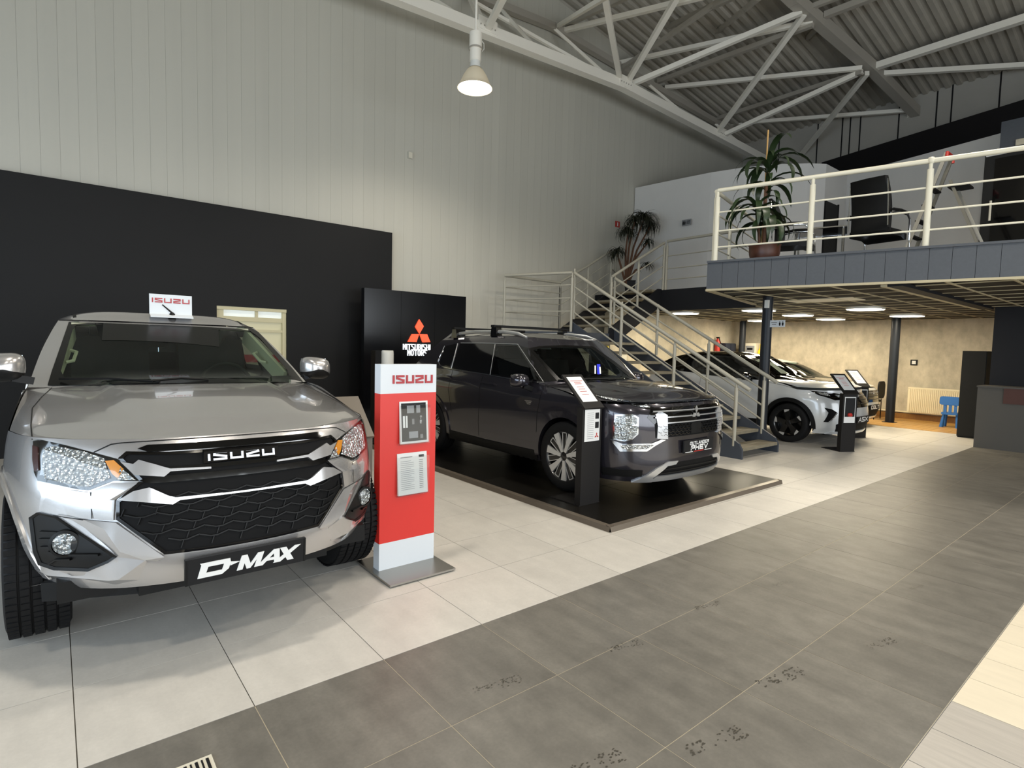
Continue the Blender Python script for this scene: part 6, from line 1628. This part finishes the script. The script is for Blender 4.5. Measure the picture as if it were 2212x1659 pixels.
# ================================================================== ON THE MEZZANINE
def leaf_mesh(name, L, w, droop, m, fold=.25, seg=9):
    rows = []; z = 0; y = 0
    for k in range(seg+1):
        f_ = k/seg; a = math.radians(62-droop*f_); ww = w*math.sin(math.pi*min(1, .12+.88*f_))**.7*(1 if f_ < .999 else .05)
        rows.append([(-ww, y, z+ww*fold), (0, y, z), (ww, y, z+ww*fold)]); y += math.cos(a)*L/seg; z += math.sin(a)*L/seg
    mb = MB().grid(rows); me = mb.mesh(name, smooth=60); me.materials.append(MATS[m]); return me
# broad-leaved plant in a brown pot
pc_ = Vector((8.27, 1.80, ZM))
dr = thing('potted_dracaena', pc_, 'tall broad-leaved plant with a cane in a brown pot behind the railing', 'plant')
MB().lathe([(.15, 0), (.19, .06), (.215, .16), (.22, .27), (.23, .285), (.21, .29), (.20, .25), (0, .24)], pc_, n=28).build('pot', 'pot_brown', dr, smooth=40)
MB().tube([pc_+Vector((.02, .02, .24)), pc_+Vector((.0, .03, .9)), pc_+Vector((-.02, .0, 1.45))], [.03, .027, .02], 8).build('stem', 'trunk_brown', dr, smooth=60)
MB().tube([pc_+Vector((-.05, .05, .24)), pc_+Vector((-.09, .09, .75))], [.022, .016], 8).build('stem', 'trunk_brown', dr, smooth=60)
MB().cyl(pc_+Vector((.01, .05, .24)), pc_+Vector((.0, .04, 1.98)), .011, 8).build('cane', 'cane', dr)
rng = random.Random(3); variants = [leaf_mesh('leaf', .70, .052, 155, 'leaf_green'), leaf_mesh('leaf', .62, .060, 175, 'leaf_green'), leaf_mesh('leaf', .80, .046, 140, 'leaf_green')]
for (c, n, tilt, sc) in ((Vector((-.02, 0, 1.42)), 16, 0, 1.0), (Vector((0, .02, 1.12)), 10, -18, .9), (Vector((-.09, .09, .86)), 15, -25, .95), (Vector((.0, .03, .68)), 16, -35, .95)):
    for k in range(n):
        o = inst('leaf', rng.choice(variants), pc_+c+Vector((0, 0, rng.uniform(-.10, .06))), dr, (math.radians(tilt+rng.uniform(-22, 20)), 0, 2*math.pi*k/n+rng.uniform(-.3, .3)))
        s_ = sc*rng.uniform(.75, 1.12); o.scale = (s_, s_, s_)
# narrow-leaved plant at the head of the stair
yc2 = Vector((10.62, 6.25, ZM)); yu = thing('potted_yucca', yc2, 'narrow-leaved palm-like plant in a black pot at the stair head', 'plant')
MB().lathe([(.13, 0), (.17, .30), (.18, .31), (.165, .31), (.15, .26), (0, .26)], yc2, n=4).build('pot', 'pot_black', yu)
def yp_(px, py): return at_y(px, py, 6.25)
crowns = [((1390, 476), .62, 190), ((1404, 490), .5, 90), ((1356, 505), .50, 130), ((1333, 548), .42, 110), ((1398, 525), .36, 45), ((1397, 575), .34, 50), ((1370, 480), .5, 90)]
for (px, py), L, n in crowns:
    c = yp_(px, py); b0 = yp_(1352, 616); mid = (b0+c)/2+Vector((-.05, 0, .12)); MB().tube([b0, mid, c], [.028, .024, .018], 7).build('stem', 'trunk_brown', yu, smooth=60)
    mb = MB()
    for k in range(n):
        a = rng.uniform(0, 2*math.pi); e = math.radians(rng.uniform(15, 85)); l = L*rng.uniform(.6, 1.1); d = Vector((math.cos(a), math.sin(a), 0)); P = []; p = c.copy(); side = Vector((-d.y, d.x, 0))
        for s_ in range(6):
            w_ = .011*(1-(s_/5)**2)+.001; P.append((p-side*w_, p+side*w_)); e2 = e-math.radians(34*s_*1.1); p = p+(d*math.cos(e2)+Vector((0, 0, 1))*math.sin(e2))*(l/5)
        mb.grid(P)
    mb.build('foliage', 'leaf_dark', yu, kind='stuff')
# cantilever armchairs
def armchair(x, y, rz, label, sc=1.0):
    t = thing('office_armchair', (x, y, ZM), label, 'chair', 'black armchairs on the mezzanine'); R = Matrix.Rotation(rz, 3, 'Z'); o = Vector((x, y, ZM))
    def T(px_, py_, pz): return o+R@Vector((px_, py_, pz))
    # local: +x is the direction the sitter faces
    rows = []
    for k in range(10):
        f_ = k/9; zz = .40+.72*f_; xx = -.20-.12*f_+.05*math.sin(math.pi*f_); th = .05+.015*math.sin(math.pi*f_); hw = .265*(1-.07*f_**3)
        rows.append([T(xx-th/2, -hw+.02, zz), T(xx-th, 0, zz), T(xx-th/2, hw-.02, zz), T(xx+th/2, hw, zz), T(xx+th*.7, 0, zz), T(xx+th/2, -hw, zz)])
    g = MB().grid(rows, close_u=True); g.add(rows[0], [tuple(range(6))]); g.add(rows[-1], [tuple(range(6))]); g.build('backrest', 'leather_black', t, smooth=50, recalc=True)
    s_ = MB(); sr = [[T(-.22+.50*k/6, -.26, .42-.03*math.sin(math.pi*k/6)*0+(.02 if k < 5 else -.01)) for k in range(7)], [T(-.22+.50*k/6, .26, .42+(.02 if k < 5 else -.01)) for k in range(7)]]
    s_.grid(sr); sb = [[p-Vector((0, 0, .085)) for p in r] for r in sr]; s_.grid(sb); s_.grid([sr[0], sb[0]]); s_.grid([sr[1], sb[1]]); s_.grid([[sr[0][0], sr[1][0]], [sb[0][0], sb[1][0]]]); s_.grid([[sr[0][-1], sr[1][-1]], [sb[0][-1], sb[1][-1]]]); s_.build('seat', 'leather_black', t, recalc=True, smooth=40)
    for sd in (-1, 1):
        P = [T(-.24, sd*.29, .62), T(-.05, sd*.295, .665), T(.20, sd*.295, .655), T(.26, sd*.295, .60), T(.28, sd*.295, .30), T(.29, sd*.295, .03), T(.24, sd*.295, .014), T(-.26, sd*.28, .014)]
        MB().tube(P, .014, 8).build('frame_tube', 'chrome', t, smooth=60); MB().tube([T(-.20, sd*.295, .675), T(0, sd*.295, .69), T(.20, sd*.295, .675)], .022, 8).build('armrest', 'leather_black', t, smooth=60)
        MB().tube([T(-.16-.10, sd*.262, .46), T(-.275, sd*.255, .85), T(-.30, sd*.245, 1.08)], .010, 6).build('back_trim', 'chrome', t, smooth=60)
    MB().tube([T(-.26, -.28, .014), T(-.26, .28, .014)], .014, 8).build('frame_tube', 'chrome', t, smooth=60)
    return t
armchair(9.12, .60, math.radians(-8), 'black leather armchair with chrome arms seen from behind on the mezzanine')
ch2 = at_z(1712, 530, ZM+.40); armchair(ch2.x, ch2.y, math.radians(-75), 'black armchair half hidden behind the potted plant and glass table')
# glass table
ta, tb = at_z(1712, 497, ZM+.73), at_z(1830, 488, ZM+.73); tb_ = thing('glass_table', ((ta.x+tb.x)/2, (ta.y+tb.y)/2, ZM), 'smoked glass table with chrome legs on the mezzanine', 'table')
dx = (tb-ta); dx.z = 0; Lx = dx.length; dx.normalize(); dn = Vector((-dx.y, dx.x, 0)); 
if dn.x < 0: dn = -dn
cen = (ta+tb)/2+dn*.35; cen.z = ZM+.73
rz_ = math.atan2(dx.y, dx.x); MB().box(cen, (Lx, .75, .012), rz_).build('glass_top', 'smoked_glass', tb_)
for a_, b_ in ((-1, -1), (1, -1), (1, 1), (-1, 1)):
    p = cen+dx*(a_*(Lx/2-.05))+dn*(b_*.32); MB().cyl((p.x, p.y, ZM), (p.x, p.y, ZM+.725), .02, 10).build('leg', 'chrome', tb_, smooth=40)
for s_ in (-1, 1):
    A = cen+dx*(-Lx/2)+dn*(s_*.375); B = cen+dx*(Lx/2)+dn*(s_*.375); MB().bar(A, B, .012, .02).build('rim', 'chrome', tb_)
# step ladder
lx, lt = 11.35, Vector((11.4, .33, ZM+1.98)); ld = thing('step_ladder', (11.4, .33, ZM), 'aluminium step ladder with a red top leaning open on the mezzanine', 'ladder')
for sd in (-1, 1):
    A = Vector((11.4+sd*.24, .98, ZM)); B = lt+Vector((sd*.16, .05, 0)); MB().bar(A, B, .025, .055).build('rail', 'ladder_alu', ld)
    A2 = Vector((11.4+sd*.24, -.30, ZM)); B2 = lt+Vector((sd*.15, -.02, -.45)); MB().bar(A2, B2, .022, .04).build('rear_leg', 'ladder_alu', ld)
for k in range(6):
    f_ = .10+.125*k; y_ = .98+(.38-.98)*f_; w_ = .24-.08*f_; MB().box((11.4, y_, ZM+1.98*f_), (w_*2, .09, .025)).build('step', 'kiosk_black', ld)
MB().box((11.4, .20, ZM+1.98*.72), (.38, .26, .03)).build('platform', 'kiosk_black', ld)
MB().bar(Vector((11.16, -.20, ZM+.30)), Vector((11.64, -.20, ZM+.30)), .03, .03).build('brace', 'ladder_alu', ld)
MB().tube([lt+Vector((-.17, .04, -.10)), lt+Vector((-.17, .04, 0)), lt+Vector((.17, .04, 0)), lt+Vector((.17, .04, -.10))], .025, 8).build('top_handle', 'plastic_red', ld)

# ================================================================== WALL SIGNS AND SMALL FITTINGS
def plate_on_y(name, px, yv, m, label, cat, th=.01):
    P = [at_y(x, y, yv) for x, y in px]; x0, x1 = P[0].x, P[1].x; z1, z0 = P[0].z, P[1].z
    t = thing(name, ((x0+x1)/2, yv, z0), label, cat); MB().box2((x0, yv-th, z0), (x1, yv, z1)).build('plate', m, t); return t, x0, x1, z0, z1
t, x0, x1, z0, z1 = plate_on_y('fire_sign', [(1329, 477), (1338, 492)], Y1-.014, 'plastic_red', 'small red fire sign high on the wall above the stair', 'sign')
MB().box2(((x0*.6+x1*.4), Y1-.026, z0+(z1-z0)*.2), ((x0*.4+x1*.6), Y1-.024, z0+(z1-z0)*.8)).build('pictogram', 'letter_white', t)
def figure(mb, x, y, z, h, ex, ez):
    ex = Vector(ex); ez = Vector(ez); o = Vector((x, y, z)); u = Vector((0, 0, 1))
    mb.prism([(-.14*h, 0), (.14*h, 0), (.2*h, .45*h), (.16*h, .72*h), (-.16*h, .72*h), (-.2*h, .45*h)], o, ex, u, ez, .002); mb.prism([(.11*h*math.cos(2*math.pi*k/10), .87*h+.11*h*math.sin(2*math.pi*k/10)) for k in range(10)], o, ex, u, ez, .002)
# toilet sign on the curved partition
pa = at_x(1478, 477, 11.93); pb = at_x(1497, 486.5, 11.93); xs_ = 11.84
t = thing('toilet_sign', (xs_, (pa.y+pb.y)/2, pb.z), 'grey toilet sign with two figures on the curved white partition', 'sign')
MB().box2((xs_, pb.y, pb.z), (xs_+.01, pa.y, pa.z)).build('plate', 'print_mid', t); mb = MB(); hh = pa.z-pb.z
for f_ in (.15, .33): figure(mb, xs_-.001, pa.y+(pb.y-pa.y)*f_, pb.z+hh*.15, hh*.7, (0, -1, 0), (-1, 0, 0))
mb.build('pictogram', 'print_black', t, kind='stuff'); mb = MB()
for k in range(3): mb.box((xs_-.002, pa.y+(pb.y-pa.y)*.72, pb.z+hh*(.3+.2*k)), (.003, abs(pb.y-pa.y)*.4, hh*.09))
mb.build('sign_text', 'print_black', t, kind='stuff')
# hanging toilet sign by the column
xs_ = 9.06; pa = at_x(1662, 692, xs_); pb = at_x(1695, 706.5, xs_)
t = thing('toilet_sign', (xs_, (pa.y+pb.y)/2, pb.z), 'white toilet sign with two figures projecting from the front column', 'sign')
MB().box2((xs_, pb.y, pb.z), (xs_+.012, pa.y, pa.z)).build('plate', 'sign_white', t); hh = pa.z-pb.z; mb = MB()
for f_ in (.68, .87): figure(mb, xs_-.001, pa.y+(pb.y-pa.y)*f_, pb.z+hh*.2, hh*.62, (0, -1, 0), (-1, 0, 0))
mb.build('pictogram', 'print_black', t, kind='stuff'); mb = MB()
mb.box((xs_-.002, pa.y+(pb.y-pa.y)*.32, pb.z+hh*.66), (.003, abs(pb.y-pa.y)*.36, hh*.12)).box((xs_-.002, pa.y+(pb.y-pa.y)*.32, pb.z+hh*.40), (.003, abs(pb.y-pa.y)*.26, hh*.11)); mb.build('sign_text', 'print_grey', t, kind='stuff')
j = at_y(885, 336, Y1-.014); t = thing('junction_box', (j.x, Y1-.04, j.z-.05), 'small pale junction box high on the grey side wall', 'box')
MB().box2((j.x-.045, Y1-.05, j.z-.06), (j.x+.045, Y1-.012, j.z+.06)).build('case', 'wall_panel', t); MB().box2((j.x-.035, Y1-.054, j.z-.05), (j.x+.035, Y1-.05, j.z+.05)).build('lid', 'offwhite_metal', t)
s = at_x(1974.5, 783, XB-.001); t = thing('wall_switch', (XB-.01, s.y, s.z-.07), 'black framed light switch on the plastered back wall', 'switch')
MB().box2((XB-.015, s.y-.075, s.z-.07), (XB, s.y+.075, s.z+.07)).build('frame', 'black_plastic', t); MB().box2((XB-.022, s.y-.04, s.z-.04), (XB-.014, s.y+.04, s.z+.04)).build('rocker', 'white_plastic', t)
# radiator
XR = XB-.055; ra_ = thing('radiator', (XR-.08, 1.45, .17), 'cream ribbed panel radiator under the switch', 'radiator'); yl, yr = 2.11, .55
MB().box2((XR-.12, yr, .19), (XR-.05, yl, .80)).build('panel', 'radiator_cream', ra_)
for k in range(int((yl-yr-.06)/.0375)):
    y = yl-.045-.0375*k; MB().box((XR-.128, y, .49), (.022, .018, .55)).build('rib', 'radiator_cream', ra_)
MB().box2((XR-.128, yr, .775), (XR-.045, yl, .812)).build('top_grille', 'radiator_cream', ra_)
for y in (yl-.1, yr+.1): MB().box2((XR-.05, y-.02, .2), (XR, y+.02, .6)).build('bracket', 'radiator_cream', ra_)
# child's blue chair
kx, ky = 15.55, 1.02; kc = thing('child_chair', (kx, ky, 0), "child's blue plastic chair in front of the radiator", 'chair')
MB().prism(rrect(.34, .32, .06), (kx, ky, .29), (0, 1, 0), (-1, 0, 0), (0, 0, 1), .045).build('seat', 'plastic_blue', kc, recalc=True)
for a_ in (-1, 1):
    for b_ in (-1, 1): MB().cyl((kx+a_*.12, ky+b_*.15, 0), (kx+a_*.10, ky+b_*.12, .29), .042, 14, .026).build('leg', 'plastic_blue', kc, smooth=40)
for k in (-1, 0, 1): MB().box((kx-.145, ky+k*.095, .42), (.025, .055, .22)).build('slat', 'plastic_blue', kc)
MB().prism(rrect(.40, .19, .05), (kx-.13, ky, .60), (0, 1, 0), (0, 0, 1), (-1, 0, 0), .035).build('backrest', 'plastic_blue', kc, recalc=True)
# black visitor chair beyond the hatchback
vx, vy = 15.75, 2.75; vc = thing('visitor_chair', (vx, vy, 0), 'black slim visitor chair partly hidden by the far column', 'chair')
MB().prism(rrect(.46, .46, .08), (vx, vy, .43), (1, 0, 0), (0, 1, 0), (0, 0, 1), .05).build('seat', 'seat_black', vc, recalc=True)
MB().prism(rrect(.44, .42, .12), (vx, vy-.24, .73), (1, 0, 0), (0, 0, 1), (0, -1, 0), .03).build('backrest', 'seat_black', vc, recalc=True)
for a_ in (-1, 1):
    MB().tube([(vx+a_*.23, vy+.20, 0), (vx+a_*.23, vy+.20, .64), (vx+a_*.23, vy-.22, .66)], .011, 6).build('frame_tube', 'black_plastic', vc); MB().cyl((vx+a_*.22, vy-.20, 0), (vx+a_*.22, vy-.20, .5), .011, 6).build('leg', 'black_plastic', vc)

# ================================================================== RECEPTION SIDE
dk_ = thing('reception_desk', (12.75, -1.0, 0), 'dark grey reception counter with a brown inset at the right', 'desk')
MB().box2((12.5, -2.4, 0), (13.08, .0, 1.06)).build('body', 'desk_grey', dk_); MB().box2((12.48, -2.4, 1.06), (13.09, .012, 1.085)).build('counter_top', 'desk_grey', dk_)
dz1 = at_x(2166, 872, 12.48); MB().box2((12.485, -2.4, dz1.z), (12.5, dz1.y, 1.06)).build('inset', 'desk_brown', dk_)
cb = thing('tall_cabinet', (14.05, .33, 0), 'tall black cabinet between the desk and the wood floor', 'cabinet')
MB().box2((13.8, .15, .02), (14.3, .53, 1.70)).build('carcass', 'cabinet_black', cb); MB().box2((13.79, .16, .03), (13.8, .52, 1.69)).build('door', 'cabinet_black', cb); MB().box2((13.81, .16, 0), (14.29, .52, .02)).build('plinth', 'black_plastic', cb)
# objects in the far corner under the mezzanine
yy = YB-.25; n1 = at_y(1566, 741, yy); n2 = at_y(1600, 741, yy)
nc = thing('navy_cabinet', ((n1.x+n2.x)/2, yy+.1, 0), 'dark navy storage cabinet in the far corner under the mezzanine', 'cabinet'); nx1 = min(n2.x, XB-.75)
MB().box2((n1.x, yy, .06), (nx1, YB-.01, n1.z)).build('carcass', 'shelf_navy', nc)
for k in range(2):
    xa_ = n1.x+(nx1-n1.x)*k/2; MB().box2((xa_+.01, yy-.02, .08), (xa_+(nx1-n1.x)/2-.01, yy, n1.z-.02)).build('door', 'shelf_navy', nc)
MB().box2((n1.x+.02, yy+.02, 0), (nx1-.02, YB-.02, .06)).build('plinth', 'black_plastic', nc)
xw = XB-.55; w1_ = at_x(1601, 741, xw); w2_ = at_x(1633, 743, xw)
wc = thing('white_cabinet', (xw+.25, (w1_.y+w2_.y)/2, 0), 'white cabinet with a printed window beside the front column', 'cabinet')
MB().box2((xw, w2_.y, 0), (XB-.02, min(w1_.y, YB-.3), w1_.z)).build('carcass', 'offwhite_metal', wc)
q0_ = at_x(1611, 747, xw-.01); q1_ = at_x(1629, 757, xw-.01); MB().box2((xw-.012, q1_.y, q1_.z-.5), (xw, q0_.y, q0_.z)).build('window', 'print_mid', wc)
for k in range(3): MB().box2((xw-.016, q1_.y+.05, q0_.z-.12-.16*k), (xw-.012, q0_.y-.05, q0_.z-.06-.16*k)).build('print', 'print_black', wc)
yl_ = at_x(1637, 752, xw-.05); yb_ = thing('yellow_canister', (xw+.1, yl_.y-.02, 0), 'tall bright yellow upright canister beside the white cabinet', 'canister')
MB().lathe([(.09, 0), (.09, yl_.z-.10), (.04, yl_.z), (.035, yl_.z+.12), (0, yl_.z+.13)], (xw+.1, yl_.y-.02, 0), n=16).build('body', 'plastic_yellow', yb_, smooth=40); MB().box((xw+.005, yl_.y-.02, yl_.z-.35), (.02, .08, .1)).build('tag', 'print_black', yb_)
re_ = at_y(1555, 748, YB-.1); fe = thing('fire_extinguisher', (re_.x-.12, YB-.1, re_.z-.25), 'red fire extinguisher hung on the plastered wall by the navy cabinet', 'fire extinguisher')
MB().lathe([(.065, -.25), (.075, -.2), (.075, .12), (.03, .2), (.02, .24)], (re_.x-.12, YB-.09, re_.z), n=16).build('body', 'plastic_red', fe, smooth=40); MB().box((re_.x-.12, YB-.10, re_.z+.25), (.05, .09, .04)).build('valve', 'black_plastic', fe); MB().tube([(re_.x-.10, YB-.12, re_.z+.24), (re_.x-.03, YB-.14, re_.z+.1), (re_.x-.04, YB-.13, re_.z-.15)], .012, 6).build('hose', 'black_plastic', fe)
# things stored behind the stair
sz = at_y(1297, 761, 6.30); sh = thing('storage_shelf', (sz.x+.1, 6.35, 0), 'pale sideboard standing behind the open stair', 'sideboard')
MB().box2((sz.x-1.2, 6.15, .06), (sz.x+.75, 6.58, sz.z-.03)).build('carcass', 'offwhite_metal', sh); MB().box2((sz.x-1.22, 6.13, sz.z-.03), (sz.x+.77, 6.6, sz.z)).build('top', 'tread_wood', sh); MB().box2((sz.x-1.15, 6.2, 0), (sz.x+.7, 6.55, .06)).build('plinth', 'black_plastic', sh)
for k in range(3): MB().box2((sz.x-1.18+.65*k, 6.135, .1), (sz.x-1.18+.65*k+.62, 6.15, sz.z-.06)).build('door', 'slate_dark' if k == 1 else 'offwhite_metal', sh)
t = thing('blue_carton', (sz.x, 6.3, sz.z), 'blue and white carton on the sideboard behind the stair', 'box'); b0 = at_y(1286, 749, 6.22); b1 = at_y(1308, 749, 6.22)
MB().box2((b0.x, 6.22, sz.z), (b1.x, 6.4, b0.z)).build('box', 'blue_box', t); MB().box2((b0.x+.02, 6.215, sz.z+.05), (b1.x-.05, 6.22, b0.z-.02)).build('label', 'sign_white', t)
t = thing('yellow_cup', (b1.x+.12, 6.28, sz.z), 'small yellow container with a black dot beside the blue carton', 'container'); MB().lathe([(.045, 0), (.05, .12), (.03, .15), (0, .15)], (b1.x+.12, 6.28, sz.z), n=16).build('body', 'plastic_yellow', t, smooth=40); MB().box((b1.x+.12, 6.232, sz.z+.06), (.04, .01, .04)).build('mark', 'print_black', t)

# ================================================================== ON THE FLOOR
fo = thing('floor_socket', (.30, -.27, 0), 'flush metal floor box with striped print at the bottom edge', 'floor box')
MB().box((.33, -.285, .002), (.125, .16, .004)).build('frame', 'offwhite_metal', fo)
for k in range(6): MB().box((.285+.018*k, -.285, .0045), (.010 if k % 2 else .006, .13, .002)).build('stripe', 'print_black', fo)
prints = [(1075, 1478, .8, -14), (1350, 1395, .7, -14), (1530, 1308, .7, -14), (1690, 1462, 1.0, -14), (1545, 1600, 1.0, -14), (1905, 1390, .7, -14), (1690, 1260, .6, -14), (1980, 1268, .5, -14), (1280, 1650, .9, -14)]
plab = ['in the middle of the first dark tile row', 'on the joint ahead of the red stand', 'on the joint beside the platform corner', 'nearest the pale planks, the darkest one', 'largest, at the bottom of the picture', 'on the outer row near the pale planks', 'faintest, in the middle row', 'farthest, on the outer dark row', 'at the bottom edge left of the largest one']
for k, (px, py, sc, ang_) in enumerate(prints):
    c = at_z(px, py); mb = MB(); r2 = random.Random(k); A = math.radians(ang_)
    for q in range(70):
        u = r2.uniform(-.15, .15)*sc; v = r2.uniform(-.038, .038)*sc*(1 if u > 0 else .75)
        if abs(u) < .03*sc and r2.random() < .7: continue
        x, y = c.x+u*math.cos(A)-v*math.sin(A), c.y+u*math.sin(A)+v*math.cos(A); s1, s2 = r2.uniform(.003, .009)*sc, r2.uniform(.002, .005)*sc
        n = 6; mb.add([(x+s1*math.cos(2*math.pi*t_/n+.5)*1.0, y+s2*math.sin(2*math.pi*t_/n+.5), .0006+.00001*q) for t_ in range(n)], [tuple(range(n))])
    mb.build('wet_footprint', 'wet_mark', label='dark wet shoe print '+plab[k], cat='footprint', group='wet shoe prints on the dark tiles', kind='stuff')
